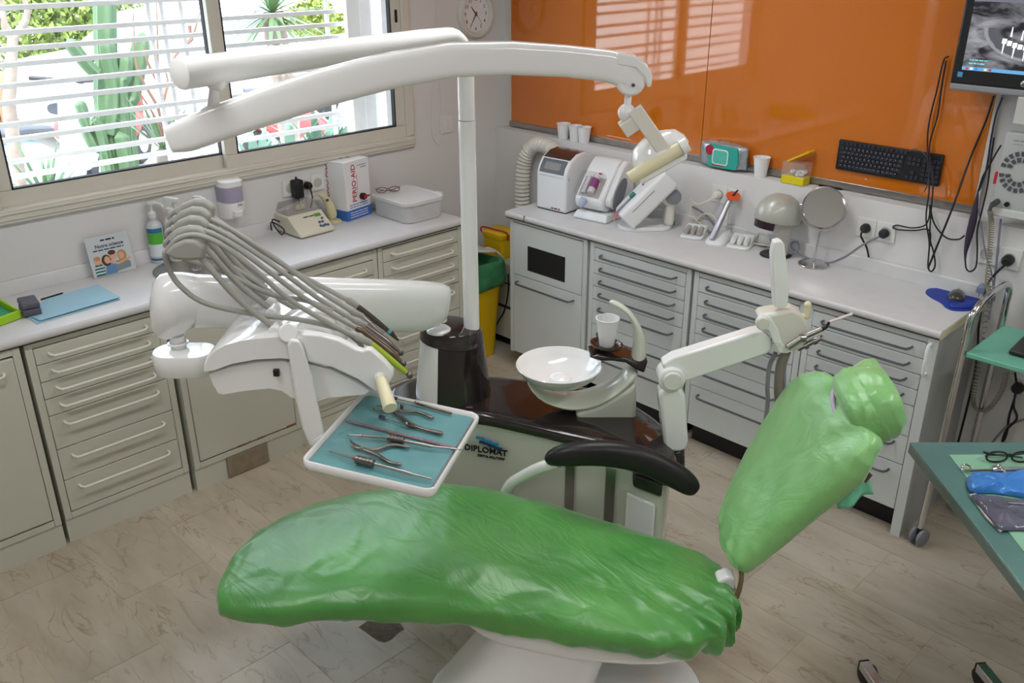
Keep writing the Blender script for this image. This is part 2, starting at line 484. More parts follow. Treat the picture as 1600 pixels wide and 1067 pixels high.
# ceiling with its fittings
g = G(); g.bx(WX - 0.2, RX + 0.2, RY - 0.2, UY + 0.2, CEIL, CEIL + 0.15)
struct(g.out('ceiling', M_CEIL, smooth=False))
M_DIFF = mat('light_diffuser', 'F5F2EA', 0.5, emit='FFF4E0', estr=0.6)
for i, (lx, ly) in enumerate(LAMPS):
    t = thing('ceiling_light', ['long ceiling light over the window end of the dental unit', 'long ceiling light nearest the camera on the window side', 'long ceiling light above the laptop cart', 'long ceiling light above the camera'][i], 'ceiling light', (lx, ly, CEIL - 0.05), group='long fluorescent ceiling lights')
    g = G()
    for a, b, c_, d in ((-0.17, -0.15, -0.61, 0.61), (0.15, 0.17, -0.61, 0.61), (-0.15, 0.15, -0.61, -0.59), (-0.15, 0.15, 0.59, 0.61)):
        g.bx(lx + a, lx + b, ly + c_, ly + d, CEIL - 0.06, CEIL)
    g.out('light_frame', M_WHITE2, t, smooth=False)
    g = G(); g.bx(lx - 0.15, lx + 0.15, ly - 0.59, ly + 0.59, CEIL - 0.045, CEIL - 0.035); g.out('diffuser', M_DIFF, t, smooth=False)

# walls out of view close the room
g = G(); g.bx(RX, RX + 0.2, RY - 0.2, UY + 0.2, 0, CEIL); struct(g.out('wall_right', M_WALL, smooth=False))
g = G(); g.bx(WX - 0.2, RX, RY - 0.2, RY, 0, CEIL); struct(g.out('wall_front', M_WALL, smooth=False))
# back wall: thick below, set back above, so the step makes a ledge
g = G(); g.bx(WX - 0.2, RX, WY, UY + 0.2, 0, LEDGE); g.bx(WX - 0.2, RX, UY, UY + 0.2, LEDGE, CEIL)
struct(g.out('wall_back', M_WALL, smooth=False))
# window wall with opening
WIN_Y0, WIN_Y1, WIN_Z0, WIN_Z1 = -2.66, -0.60, 1.185, 2.36
g = G()
g.bx(WX - 0.2, WX, RY, UY, 0, WIN_Z0); g.bx(WX - 0.2, WX, RY, UY, WIN_Z1, CEIL)
g.bx(WX - 0.2, WX, RY, WIN_Y0, WIN_Z0, WIN_Z1); g.bx(WX - 0.2, WX, WIN_Y1, UY, WIN_Z0, WIN_Z1)
struct(g.out('wall_left', M_WALL, smooth=False))

# sliding window: outer frame, two sashes, glass
wt = thing('window_1', 'two-leaf sliding aluminium window with white bars outside', None, (WX, (WIN_Y0 + WIN_Y1) / 2, WIN_Z0))
wt['kind'] = 'structure'
g = G()
x0, x1 = WX - 0.07, WX + 0.02
for a in ((x0, x1, WIN_Y0 - 0.03, WIN_Y1 + 0.01, WIN_Z0 - 0.012, WIN_Z0 + 0.048), (x0, x1, WIN_Y0 - 0.03, WIN_Y1 + 0.01, WIN_Z1 - 0.05, WIN_Z1 + 0.01), (x0, x1, WIN_Y0 - 0.03, WIN_Y0 + 0.045, WIN_Z0 + 0.048, WIN_Z1 - 0.05), (x0, x1, WIN_Y1 - 0.042, WIN_Y1 + 0.01, WIN_Z0 + 0.048, WIN_Z1 - 0.05)): g.bx(*a)
g.out('window_frame', M_ALU, wt, bevel=0.006)
g = G()
for k_ in range(2): g.bx(WX + 0.0202, WX + 0.026, WIN_Y0 - 0.03, WIN_Y1 + 0.01, WIN_Z0 + 0.004 + k_ * 0.022, WIN_Z0 + 0.012 + k_ * 0.022)
g.out('sill_moulding', M_ALU, wt, bevel=0.002)
def sash(ya, yb, xc, name):
    g = G(); w = 0.07 if True else 0
    za, zb = WIN_Z0 + 0.045, WIN_Z1 - 0.045
    g.bx(xc - 0.016, xc + 0.016, ya, yb, za, za + 0.062); g.bx(xc - 0.016, xc + 0.016, ya, yb, zb - 0.06, zb)
    g.bx(xc - 0.016, xc + 0.016, ya, ya + 0.06, za + 0.062, zb - 0.06); g.bx(xc - 0.016, xc + 0.016, yb - 0.06, yb, za + 0.062, zb - 0.06)
    s_ = g.out(name, M_ALU, wt, bevel=0.003)
    g = G(); zc0, zc1 = za + 0.062, zb - 0.06
    for a in ((ya + 0.06, ya + 0.066, zc0, zc1), (yb - 0.066, yb - 0.06, zc0, zc1)): g.bx(xc - 0.01, xc + 0.0165, a[0], a[1], a[2], a[3])
    g.bx(xc - 0.01, xc + 0.0165, ya + 0.06, yb - 0.06, zc0, zc0 + 0.006)
    g.out('rubber_seal', M_RUBBER, s_, smooth=False)
    g = G(); g.bx(xc - 0.003, xc + 0.003, ya + 0.06, yb - 0.06, zc0, zc1); g.out('pane', M_GLASS, s_, smooth=False)
    return s_
sash(WIN_Y0 + 0.045, -1.60, WX - 0.045, 'window_sash')
s2 = sash(-1.665, WIN_Y1 - 0.04, WX - 0.01, 'window_sash')
g = G(); g.bx(WX + 0.006, WX + 0.011, WIN_Y1 - 0.075, WIN_Y1 - 0.06, 1.80, 1.86); g.out('latch', M_BLACK, s2, bevel=0.002)

# orange back-painted glass panels on the back wall
def orange_glass():
    m = mat('orange_lacquered_glass', 'CC6F1A', 0.04, var=0.05, scale=1.2, coat=1.0, spec=0.6)
    return m
M_ORANGE = orange_glass()
PX0, PXS, PX1 = 0.015, 1.302, 2.565
for i, (a, b) in enumerate(((PX0, PXS - 0.002), (PXS + 0.002, PX1))):
    g = G(); g.bx(a, b, UY - 0.012, UY - 0.004, LEDGE + 0.035, 2.6)
    g.one('glass_panel', M_ORANGE, ['orange glass wall panel nearest the clock, over the mixing machines', 'orange glass wall panel with the keyboard and the monitor on it'][i], 'wall panel', ((a + b) / 2, UY - 0.012, LEDGE + 0.035), group='orange glass wall panels', smooth=False)
t = thing('trim_1', None, None, (PX0, UY, LEDGE)); t['kind'] = 'structure'
g = G(); g.bx(PX0 - 0.012, PX1 + 0.02, UY - 0.02, UY - 0.001, LEDGE + 0.008, LEDGE + 0.036); g.out('channel', M_STEEL, t, bevel=0.002)
g = G(); g.bx(PX1 + 0.004, PX1 + 0.02, UY - 0.02, UY - 0.001, LEDGE + 0.036, 2.6); g.out('edge_strip', M_ALU, t, smooth=False)
g = G(); g.bx(PX0 - 0.012, PX0 - 0.002, UY - 0.02, UY - 0.001, LEDGE + 0.036, 2.6); g.out('edge_strip', M_ALU, t, smooth=False)

# ------------------------------------------------------------------ cabinets and worktops
CT = 0.895; CB = 0.862
LFX, RFY = 0.42, -0.412
def handle(g, x0, x1, z, out_=0.03, r=0.005):
    p = [(x0, 0.0, z), (x0, -out_ * 0.6, z), (x0 + 0.010, -out_, z - 0.003), (x0 + 0.03, -out_ - 0.001, z - 0.004),
         (x1 - 0.03, -out_ - 0.001, z - 0.004), (x1 - 0.010, -out_, z - 0.003), (x1, -out_ * 0.6, z), (x1, 0.0, z)]
    g.tube([Vector(q) for q in p], r, 8)
def cabinet(name, label, loc, rotz, w, D, m, hm, zs=None, plinth='flush', door=False, top_rail=0.0, group=None, z0=0.105, hfrac=None):
    """local frame: x across the front, y into the cabinet, front face at y = 0"""
    t = thing(name, label, 'cabinet', loc, rotz, group)
    L = dict(local=True)
    st = 0.026
    g = G()
    zt = CB - 0.001
    g.bx(0, st, 0, 0.02, z0 - 0.0, zt); g.bx(w - st, w, 0, 0.02, z0, zt)
    g.bx(st, w - st, 0, 0.02, (zs[0] if zs else zt - 0.03) + 0.003, zt)
    zl = zs[-1] if zs else z0 + 0.03
    if zl > z0 + 0.005: g.bx(st, w - st, 0, 0.02, z0, zl - 0.003)
    g.bx(0, 0.016, 0.02, D, z0, zt); g.bx(w - 0.016, w, 0.02, D, z0, zt); g.bx(0.016, w - 0.016, D - 0.01, D, z0, zt)
    g.out('carcass', m, t, bevel=0.0015, bseg=1, **L)
    g = G(); g.bx(0.017, w - 0.017, 0.03, 0.04, z0 + 0.005, zt - 0.004); g.out('gap_shade_sheet', M_CABIN, t, smooth=False, **L)  # added dark sheet: paints the shade seen through the drawer gaps
    g = G()
    if plinth == 'flush': g.bx(0.0, w, 0.006, D, 0.0, z0 - 0.001)
    else: g.bx(0.02, w - 0.02, 0.06, D, 0.0, z0 - 0.001)
    g.out('plinth', m if plinth == 'flush' else M_BLACK, t, smooth=False, **L)
    if zs:
        for i in range(len(zs) - 1):
            a, b = zs[i] - 0.0018, zs[i + 1] + 0.0018
            g = G(); g.bx(st + 0.002, w - st - 0.002, -0.001, 0.018, b, a)
            dr = g.out('drawer', m, t, bevel=0.0015, bseg=1, **L)
            g = G(); hz = a - min(0.036, (a - b) * 0.45)
            handle(g, st + 0.05, w - st - 0.05, hz)
            g.out('handle', hm, dr, **L)
    if door:
        g = G(); g.bx(st + 0.002, w - st - 0.002, -0.004, 0.016, z0 + 0.034, zt - 0.034)
        return t, g.out('door', m, t, bevel=0.004, **L)
    return t, None
Z7 = [0.832, 0.766, 0.696, 0.626, 0.556, 0.412, 0.276, 0.135]
D_L, D_R = LFX - WX - 0.004, WY - RFY - 0.004
# left run (fronts face +x): local x runs along +y
c1, d1 = cabinet('base_cabinet', 'cream cupboard with a plain door at the left edge, under the green letter tray', (LFX + 0.012, -3.32, 0), PI / 2, 0.53, D_L + 0.01, M_CAB_L, M_CAB_L, door=True)
g = G(); handle(g, 0.40, 0.46, 0.78); g.out('handle', M_HAND_L, d1, local=True)
cabinet('drawer_cabinet', 'cream drawer cabinet with seven drawers below the blue folder', (LFX, -2.772, 0), PI / 2, 0.515, D_L, M_CAB_L, M_HAND_L, Z7)
c3, d3 = cabinet('base_cabinet', 'cream sink cupboard with a brown plate on its plinth, behind the delivery head', (LFX + 0.014, -2.238, 0), PI / 2, 0.53, D_L + 0.012, M_CAB_L, M_CAB_L, door=True)
M_BROWN = mat('brushed_brown_metal', '9C8E7C', 0.5, metal=0.5, var=0.12, scale=30)
g = G(); g.bx(0.145, 0.345, -0.003, 0.006, 0.006, 0.104); g.out('plinth_plate', M_BROWN, c3, smooth=False, local=True)
M_RUST = mat('rust', '8A5A2A', 0.8, var=0.3, scale=60)
for (xa, xb, za) in ((0.20, 0.27, 0.141), (0.30, 0.34, 0.141), (0.45, 0.499, 0.141)):
    g = G(); g.bx(xa, xb, -0.0046, -0.0036, za - 0.002, za + 0.002 + 0.003 * (xb > 0.4)); g.out('rust_stain', M_RUST, d3, smooth=False, local=True)
cabinet('drawer_cabinet', 'cream drawer cabinet half hidden behind the delivery arm, below the amalgam mixer', (LFX, -1.704, 0), PI / 2, 0.495, D_L, M_CAB_L, M_HAND_L, [0.806, 0.735, 0.665, 0.595, 0.525, 0.39, 0.26, 0.135])
cabinet('drawer_cabinet', 'cream drawer cabinet at the corner end of the window worktop', (LFX, -1.204, 0), PI / 2, 0.525, D_L, M_CAB_L, M_HAND_L, [0.845, 0.777, 0.703, 0.631, 0.562, 0.418, 0.276, 0.135])
# right run (fronts face -y)
ZR = [0.830, 0.765, 0.700, 0.637, 0.568, 0.438, 0.313, 0.110]
t, _ = cabinet('base_cabinet', 'grey cupboard with a black window above its door, left end of the long worktop', (0.498, RFY, 0), 0, 0.532, D_R, M_CAB_R, M_HAND_R, [0.841, 0.560, 0.110], plinth='recess')
for ch in list(t.children):
    if ch.name.startswith('drawer'):
        for s_ in list(ch.children): bpy.data.objects.remove(s_)
        ch.name = 'front_panel'
dd = [ch for ch in t.children if ch.name.startswith('front_panel')]
dd.sort(key=lambda o: -max(v.co.z for v in o.data.vertices))
dd[0].name = 'flap'; dd[1].name = 'door'
g = G(); g.bx(0.132, 0.392, -0.0025, 0.0, 0.603, 0.735); g.out('black_window', M_BLACK, dd[0], smooth=False, local=True)
g = G(); handle(g, 0.06, 0.455, 0.523); g.out('handle', M_HAND_R, dd[1], local=True)
cabinet('drawer_cabinet', 'grey drawer cabinet behind the spittoon spout', (1.048, RFY, 0), 0, 0.585, D_R, M_CAB_R, M_HAND_R, ZR, plinth='recess', z0=0.105)
cabinet('drawer_cabinet', 'grey drawer cabinet behind the suction arm', (1.648, RFY, 0), 0, 0.535, D_R, M_CAB_R, M_HAND_R, ZR, plinth='recess', z0=0.105)
t4, _ = cabinet('drawer_cabinet', 'grey drawer cabinet at the cart end, behind the headrest', (2.188, RFY, 0), 0, 0.505, D_R, M_CAB_R, M_HAND_R, ZR, plinth='recess', z0=0.105)
g = G(); g.bx(0.5055, 0.519, -0.002, D_R, 0.0, CB - 0.002); g.out('end_panel', mat('end_panel_grey', 'A9ABA8', 0.5, var=0.03), t4, smooth=False, local=True)
g = G(); g.bx(0.481, 0.519, -0.006, -0.002, 0.0, CB - 0.002); g.out('end_stile', M_CAB_R, t4, smooth=False, local=True)
g = G(); g.tube([(0.494, -0.004, 0.835), (0.494, -0.03, 0.832), (0.494, -0.034, 0.82), (0.494, -0.034, 0.73), (0.494, -0.03, 0.718), (0.494, -0.004, 0.715)], 0.0065, 8); g.out('pull', M_WHITE, t4, local=True)

def worktop(name, label, x0, x1, y0, y1, front):
    t = thing(name, label, 'worktop', ((x0 + x1) / 2, (y0 + y1) / 2, CB))
    g = G(); r = 0.012; n = 5
    # rounded front edge profile
    if front == 'x':
        prof = [(x0, CB), (x1 - 0.004, CB)]
        for k in range(n + 1):
            a = -PI / 2 + PI * k / n; prof.append((x1 - r + r * math.cos(a) * 1.0, (CB + CT) / 2 + (CT - CB) / 2 * math.sin(a)))
        prof.append((x0, CT)); g.prism([(a, y0, b) for a, b in prof], (0, y1 - y0, 0))
    else:
        prof = [(y1, CB), (y0 + 0.004, CB)]
        for k in range(n + 1):
            a = -PI / 2 + PI * k / n; prof.append((y0 + r - r * math.cos(a), (CB + CT) / 2 + (CT - CB) / 2 * math.sin(a)))
        prof.append((y1, CT)); g.prism([(x0, a, b) for a, b in prof], (x1 - x0, 0, 0))
    g.out('slab', M_TOP, t, ang=50)
    return t
tl = worktop('worktop', 'pale worktop running under the window', WX + 0.002, 0.442, -3.34, -0.675, 'x')
SPL = 0.952
g = G(); g.prism([(WX + 0.001, -3.34, CT + 0.0005), (WX + 0.022, -3.34, CT + 0.0005), (WX + 0.016, -3.34, SPL - 0.008), (WX + 0.010, -3.34, SPL), (WX + 0.001, -3.34, SPL)], (0, 2.665, 0)); g.out('upstand', M_TOP, tl)
tr = worktop('worktop', 'long pale worktop under the orange glass panels', 0.484, 2.712, -0.434, WY - 0.002, 'y')
g = G(); g.prism([(0.6, WY - 0.001, CT + 0.0005), (0.6, WY - 0.020, CT + 0.0005), (0.6, WY - 0.014, SPL - 0.006), (0.6, WY - 0.008, SPL), (0.6, WY - 0.001, SPL)], (2.13, 0, 0)); g.out('upstand', M_TOP, tr)
g = G(); g.bx(2.7125, 2.7145, -0.43, WY - 0.004, CB, CT - 0.002); g.out('edge_band', M_IVORY, tr, smooth=False)
g = G(); g.bx(0.62, 0.6225, -0.4355, -0.425, CB + 0.002, CT + 0.0005); g.out('butt_joint', M_DGREY, tr, smooth=False)

# ------------------------------------------------------------------ dental unit: body, shelf, tower, bowl
unit = thing('dental_unit', 'dark-topped dental unit with spittoon bowl and pole beside the green chair', 'dental unit', uv(0.05, 2.8, 0))
SH = 0.69
front = [(-0.43, 2.80), (-0.30, 2.775), (-0.126, 2.755), (0.00, 2.705), (0.144, 2.635), (0.326, 2.545), (0.41, 2.475), (0.462, 2.432), (0.505, 2.45)]
back = [(0.535, 2.55), (0.53, 2.68), (0.47, 2.80), (0.36, 2.91), (0.20, 2.99), (0.0, 3.04), (-0.20, 3.07), (-0.36, 3.05), (-0.46, 2.95)]
plan = [Vector((a, b, 0)) for a, b in spline([Vector((a, b, 0)) for a, b in front + back], 4, closed=True) for a, b in [(0, 0)]] if False else [(p.x, p.y) for p in spline([Vector((a, b, 0)) for a, b in front + back], 4, closed=True)]
pc = (sum(p[0] for p in plan) / len(plan), sum(p[1] for p in plan) / len(plan))
def plan_ring(off, z, drop=0.0):
    out = []
    n = len(plan)
    for i, (a, b) in enumerate(plan):
        t_ = Vector((plan[(i + 1) % n][0] - plan[i - 1][0], plan[(i + 1) % n][1] - plan[i - 1][1], 0)).normalized()
        nr = Vector((t_.y, -t_.x, 0))
        zz = z - drop * max(0.0, min(1.0, (a - 0.30) / 0.22)) ** 1.6
        out.append(uv(a + nr.x * off, b + nr.y * off, zz))
    return out
g = G(); g.loft([plan_ring(-0.04, 0.03), plan_ring(-0.03, 0.06), plan_ring(-0.022, 0.40), plan_ring(-0.020, SH - 0.03, 0.03)]); g.out('body_panel', M_CELADON, unit)
g = G()
g.loft([plan_ring(-0.014, SH - 0.046, 0.06), plan_ring(-0.001, SH - 0.042, 0.06), plan_ring(0.001, SH - 0.022, 0.045), plan_ring(-0.008, SH - 0.004, 0.03), plan_ring(-0.022, SH, 0.018), plan_ring(-0.036, SH + 0.001, 0.008), plan_ring(-0.046, SH + 0.001, 0.0)])
g.out('shelf', M_BLACKG, unit, ang=60)
g = G(); g.loft([plan_ring(-0.05, 0.0), plan_ring(-0.045, 0.03)]); g.out('foot', M_BLACK, unit)
# silver strips, clear door and corner post on the front panel
def on_front(u_):
    return lerp_list([p[0] for p in front], [p[1] for p in front], u_)
for ua, ub in ((0.175, 0.205), (0.305, 0.335)):
    g = G(); va, vb = on_front(ua) + 0.0155, on_front(ub) + 0.0155
    g.prism([uv(ua, va, 0.10), uv(ub, vb, 0.10), uv(ub, vb + 0.01, 0.10), uv(ua, va + 0.01, 0.10)], (0, 0, 0.485)); g.out('steel_strip', M_STEEL, unit)
g = G(); g.prism([uv(0.37, on_front(0.37) + 0.012, 0.08), uv(0.455, on_front(0.455) + 0.012, 0.08), uv(0.455, on_front(0.455) + 0.03, 0.08), uv(0.37, on_front(0.37) + 0.03, 0.08)], (0, 0, 0.44)); g.out('corner_post', M_WHITE, unit, bevel=0.008)
g = G(); g.prism([uv(0.385, on_front(0.385) - 0.002, 0.555), uv(0.47, on_front(0.46) - 0.004, 0.555), uv(0.47, 2.52, 0.555), uv(0.385, 2.60, 0.555)], (0, 0, 0.06)); g.out('corner_bracket', M_BLACKG, unit, bevel=0.012)
# emblem and lettering on the front panel
LG = frame(uv(-0.172, on_front(-0.172) + 0.0135, 0.538), uv(-0.02, on_front(-0.02), 0) - uv(-0.172, on_front(-0.172), 0))
LGx = LG @ Matrix(((1, 0, 0, 0), (0, 0, -1, 0.0), (0, 1, 0, 0), (0, 0, 0, 1)))
g = G(); g.text('DIPLOMAT', 0.0325, LGx @ Matrix.Translation((0, 0, 0.003)), 0.002, offset=0.0006); g.text('DENTAL SOLUTIONS', 0.0105, LGx @ Matrix.Translation((0.050, -0.0155, 0.006)), 0.003); g.out('lettering', M_INK_B, unit, smooth=False)
M_LOGO = mat('logo_blue', '2F86B8', 0.5)
M_LOGOD = mat('logo_dark_blue', '24435C', 0.5)
for i in range(2):
    g = G()
    x_ = 0.045; y_ = 0.062 - i * 0.016
    pts = [(x_ + 0.0, y_), (x_ + 0.028, y_ - 0.003), (x_ + 0.032, y_ - 0.008), (x_ + 0.052, y_ - 0.010), (x_ + 0.058, y_ - 0.015), (x_ + 0.082, y_ - 0.018)]
    pts = [(a + i * 0.012, b) for a, b in pts]
    poly = pts + [(a, b - 0.008) for a, b in reversed(pts)]
    g.prism([LGx @ Vector((a, b, 0.008)) for a, b in poly], LGx.to_3x3() @ Vector((0, 0, -0.008))); g.out('emblem_wave', M_LOGO if i == 0 else M_LOGOD, unit, smooth=False)

# tower
TU, TV = -0.215, 2.92
def tow_ring(z, ru, rv, a0, a1, n=28, tilt=0.0):
    return [uv(TU + ru * math.cos(a0 + (a1 - a0) * k / n), TV + rv * math.sin(a0 + (a1 - a0) * k / n), z - tilt * math.cos(a0 + (a1 - a0) * k / n)) for k in range(n + 1)]
g = G()
prof = [(0.60, 0.142, 0.128), (0.70, 0.134, 0.12), (0.80, 0.122, 0.11), (0.895, 0.112, 0.10)]
A0, A1 = math.radians(-112), math.radians(158)
g.loft([tow_ring(z, a, b, A0, A1, tilt=0.012) + [uv(TU, TV, z)] for z, a, b in prof]); g.out('tower_shell', M_BLACKG, unit)
g = G(); g.loft([tow_ring(z, a * 1.0, b * 1.0, A1, A0 + 2 * PI, tilt=0.012) + [uv(TU, TV, z)] for z, a, b in prof]); g.out('tower_cheek', M_WHITE, unit)
g = G()
g.loft([tow_ring(0.8965, 0.113, 0.101, 0, 2 * PI, 36, 0.012)[:-1], tow_ring(0.938, 0.107, 0.096, 0, 2 * PI, 36, 0.012)[:-1], tow_ring(0.949, 0.100, 0.089, 0, 2 * PI, 36, 0.012)[:-1], tow_ring(0.953, 0.086, 0.076, 0, 2 * PI, 36, 0.012)[:-1]]); g.out('tower_cap', M_BLACKG, unit)
# spittoon: cradle, bowl, strainer, spout, cup platform
BU, BV, BZ = 0.155, 2.785, 0.862
g = G(); c = uv(BU, BV, BZ)
g.lathe([(0.0, -0.064), (0.06, -0.064), (0.095, -0.055), (0.125, -0.033), (0.142, -0.008), (0.147, 0.0), (0.144, 0.003), (0.140, 0.0), (0.126, -0.022), (0.098, -0.041), (0.06, -0.05), (0.0, -0.052)], c, 48)
g.out('bowl', M_WHITE, unit, ang=60)
g = G(); g.lathe([(0.0, 0.018), (0.02, 0.016), (0.034, 0.009), (0.038, 0.0), (0.036, -0.002), (0.0, -0.002)], uv(BU + 0.005, BV - 0.012, BZ - 0.049), 28); g.out('strainer', M_WHITE, unit)
# cradle path in the plane of the bowl (u, z), with half width across
o_pts = [(820, 591), (836, 615.5), (864, 628), (892, 634), (917, 632), (939, 625), (960, 613), (977, 600.5), (991, 588), (1001, 574), (1011, 552), (1011, 533), (1005, 516), (995, 497), (982, 481), (966, 471), (952, 467.5)]
i_pts = [(826, 590), (842, 607), (864, 616), (886, 619), (908, 617), (926, 612), (945, 604), (960, 595), (971, 585), (980, 572), (989, 548), (990, 530), (988, 507), (982, 494), (974, 485), (961, 478), (951, 475)]
wds = [0.04, 0.055, 0.062, 0.066, 0.068, 0.068, 0.066, 0.062, 0.058, 0.052, 0.045, 0.036, 0.030, 0.026, 0.022, 0.018, 0.013]
rings = []
for (ax_, ay_), (bx_, by_), w_ in zip(o_pts, i_pts, wds):
    a = at_v(ax_, ay_, BV); b = at_v(bx_, by_, BV); c_ = (a + b) / 2; h_ = (a - b) / 2
    rings.append([c_ + h_ * math.sin(t_) * (1 if math.sin(t_) > 0 else (1.0 - 0.6 * math.cos(t_) ** 2 * min(1, w_ / 0.11))) + VH * (w_ * math.copysign(abs(math.cos(t_)) ** 0.8, math.cos(t_))) + (-h_ * 0.0) for t_ in [2 * PI * k_ / 24 for k_ in range(24)]])
g = G(); g.loft(rings[:10]); g.out('cradle', M_CELADON, unit, sub=1, ang=80)
g = G(); g.loft(rings[9:]); g.out('spout', M_CELADON, unit, sub=1, ang=80)
st_p = [at_v(898, 632, BV), at_v(930, 624, BV), at_v(975, 598, BV), at_v(992, 586, BV), at_v(992, 640, BV)]
st_p[-1].z = SH - 0.01
sp2 = st_p[:4] + [st_p[3].copy(), at_v(900, 640, BV)]
sp2[4].z = SH - 0.012; sp2[4] += UH * 0.004; sp2[5].z = SH - 0.012
g = G(); g.prism([p - VH * 0.062 for p in sp2], VH * 0.12); g.out('stand', M_CELADON, unit, bevel=0.014, bseg=3)
# cup platform
cp = uv(0.332, 2.785, 0.962)
g = G()
pl = [at_v(918, 549, BV), at_v(935, 545, BV), at_v(955, 549, BV), at_v(975, 549, BV), at_v(990, 556, BV), at_v(1010, 554, BV), at_v(1004, 574, BV), at_v(990, 568, BV), at_v(975, 558, BV), at_v(955, 555, BV), at_v(935, 555, BV)]
g.prism([p - VH * 0.05 for p in pl], VH * 0.10); g.out('cup_platform', M_BLACKG, unit, bevel=0.008, bseg=3)
CUPB = at_v(948, 536, BV)
g = G(); g.lathe([(0.0, 0.0), (0.052, 0.0), (0.06, 0.006), (0.06, 0.012), (0.052, 0.013), (0.045, 0.006), (0.0, 0.005)], CUPB - ZH * 0.012, 32, sy=0.8); g.out('cup_ring', M_BLACKG, unit)
def cup(name, label, base, r0, r1, h, m, group=None):
    g = G(); g.lathe([(0.0, 0.0), (r0, 0.0), (r0 + 0.001, 0.003), (r1 - 0.001, h - 0.004), (r1 + 0.0015, h - 0.003), (r1 + 0.0015, h), (r1 - 0.001, h), (r0 - 0.001, 0.005), (0.0, 0.004)], base, 28)
    return g.one(name, m, label, 'cup', base, group)
M_CUP = mat('white_cup_plastic', 'EDEDEE', 0.4, var=0.01, sss=0.2)
cup('plastic_cup', 'white plastic cup on the black platform over the spittoon bowl', CUPB - ZH * 0.0065, 0.024, 0.039, 0.098, M_CUP)

# ------------------------------------------------------------------ operating light on its pole
ol = thing('operating_light', 'white dental operating light with two long arms on a tall pole', 'dental lamp', uv(-0.145, 2.92, 0.94))
g = G(); g.cyl(uv(-0.145, 2.92, 0.93), uv(-0.145, 2.92, 1.655), 0.0275, n=24); g.out('pole', M_WHITE, ol)
ARMZ = 1.915
pend = uv(-0.145, 2.92, ARMZ); lend = uv(-0.728, 2.10, ARMZ - 0.005)
ad = (lend - pend).normalized()
path = [uv(-0.145, 2.92, 1.657), uv(-0.145, 2.92, 1.70), uv(-0.145, 2.92, 1.80)]
for k in range(0, 9):
    a = PI / 2 * k / 8; path.append(uv(-0.145, 2.92, ARMZ - 0.085) + ad * (0.085 * (1 - math.cos(a))) + ZH * (0.085 * math.sin(a)))
n0 = len(path)
for k in range(1, 9): path.append(path[n0 - 1].lerp(lend, k / 8))
rad = [0.0265] * n0 + [0.029 + 0.0065 * k / 8 for k in range(1, 9)]
rad[:3] = [0.0265] * 3
g = G(); path += [lend + ad * 0.012, lend + ad * 0.018, lend + ad * 0.020]; rad += [0.0358, 0.034, 0.030]; g.tube(path, rad, 24); g.out('upper_arm', M_WHITE, ol)
ld_ = (lend - UH * 0.0)
jt = lend - ad * 0.075
LV = 2.15
jl = at_v(333, 168, LV)
g = G(); g.ball(jt - ZH * 0.028, 0.022, (1.2, 1, 1)); g.tube([jt - ZH * 0.03, (jt + jl) / 2 - ZH * 0.005, jl], [0.014, 0.011, 0.014], 14); g.ball(jl - ZH * 0.012, 0.04, (1.25, 0.6, 0.5), R=Matrix.Rotation(0.8, 3, 'Z') @ Matrix.Rotation(-0.3, 3, 'Y')); g.out('elbow_joint', M_WHITE, ol)
g = G(); g.cyl(jt - ZH * 0.028 - VH * 0.020, jt - ZH * 0.028 - VH * 0.0235, 0.004, n=10); g.out('screw', M_DGREY, ol)
cpx = [(267, 217, 20), (290, 211, 25), (347, 190, 27), (425, 163, 28.5), (503, 137.5, 28.5), (560, 122, 28), (612, 110, 27), (706, 93, 26), (800, 90.5, 25), (884, 95, 23.5), (949, 102.5, 23.5), (982, 112, 25)]
cs = [at_v(a, b, LV) for a, b, c_ in cpx]
rings = []
for i, (p, q) in enumerate(zip(cs, cpx)):
    d = (cs[min(i + 1, len(cs) - 1)] - cs[max(i - 1, 0)]).normalized()
    nz = VH.cross(d) * -1
    if nz.z < 0: nz = -nz
    depth = (CAM_C - p).dot(CAM_R @ Vector((0, 0, 1)))
    h_ = q[2] * depth / F_PX
    rings.append(sring(p, VH, nz, 0.030 if i > 0 else 0.024, h_, 4.6, 40))
g = G(); g.loft(rings); g.out('lower_arm', M_WHITE, ol, ang=75)
ec = at_v(984, 124, LV)
g = G(); g.cyl(ec - VH * 0.028, ec + VH * 0.028, 0.034, n=32); g.out('end_housing', M_WHITE, ol, bevel=0.006)
hood = [at_v(960, 80, LV), at_v(990, 85, LV), at_v(1008, 97, LV), at_v(1017, 115, LV), at_v(1015, 133, LV), at_v(1009, 134, LV), at_v(1004, 118, LV), at_v(990, 104, LV), at_v(962, 100, LV)]
g = G(); g.prism([p - VH * 0.031 for p in hood], VH * 0.062); g.out('end_hood', M_WHITE, ol, bevel=0.005)
g = G(); g.cyl(at_v(987, 130, LV) - VH * 0.0335, at_v(987, 130, LV) - VH * 0.027, 0.004, n=10); g.out('screw', M_DGREY, ol)
k0, k1 = at_v(982, 148, LV), at_v(979, 176, LV)
g = G(); g.cyl(k0, k1, 0.0085); g.ball(k1, 0.021); g.out('swivel', M_WHITE, ol)
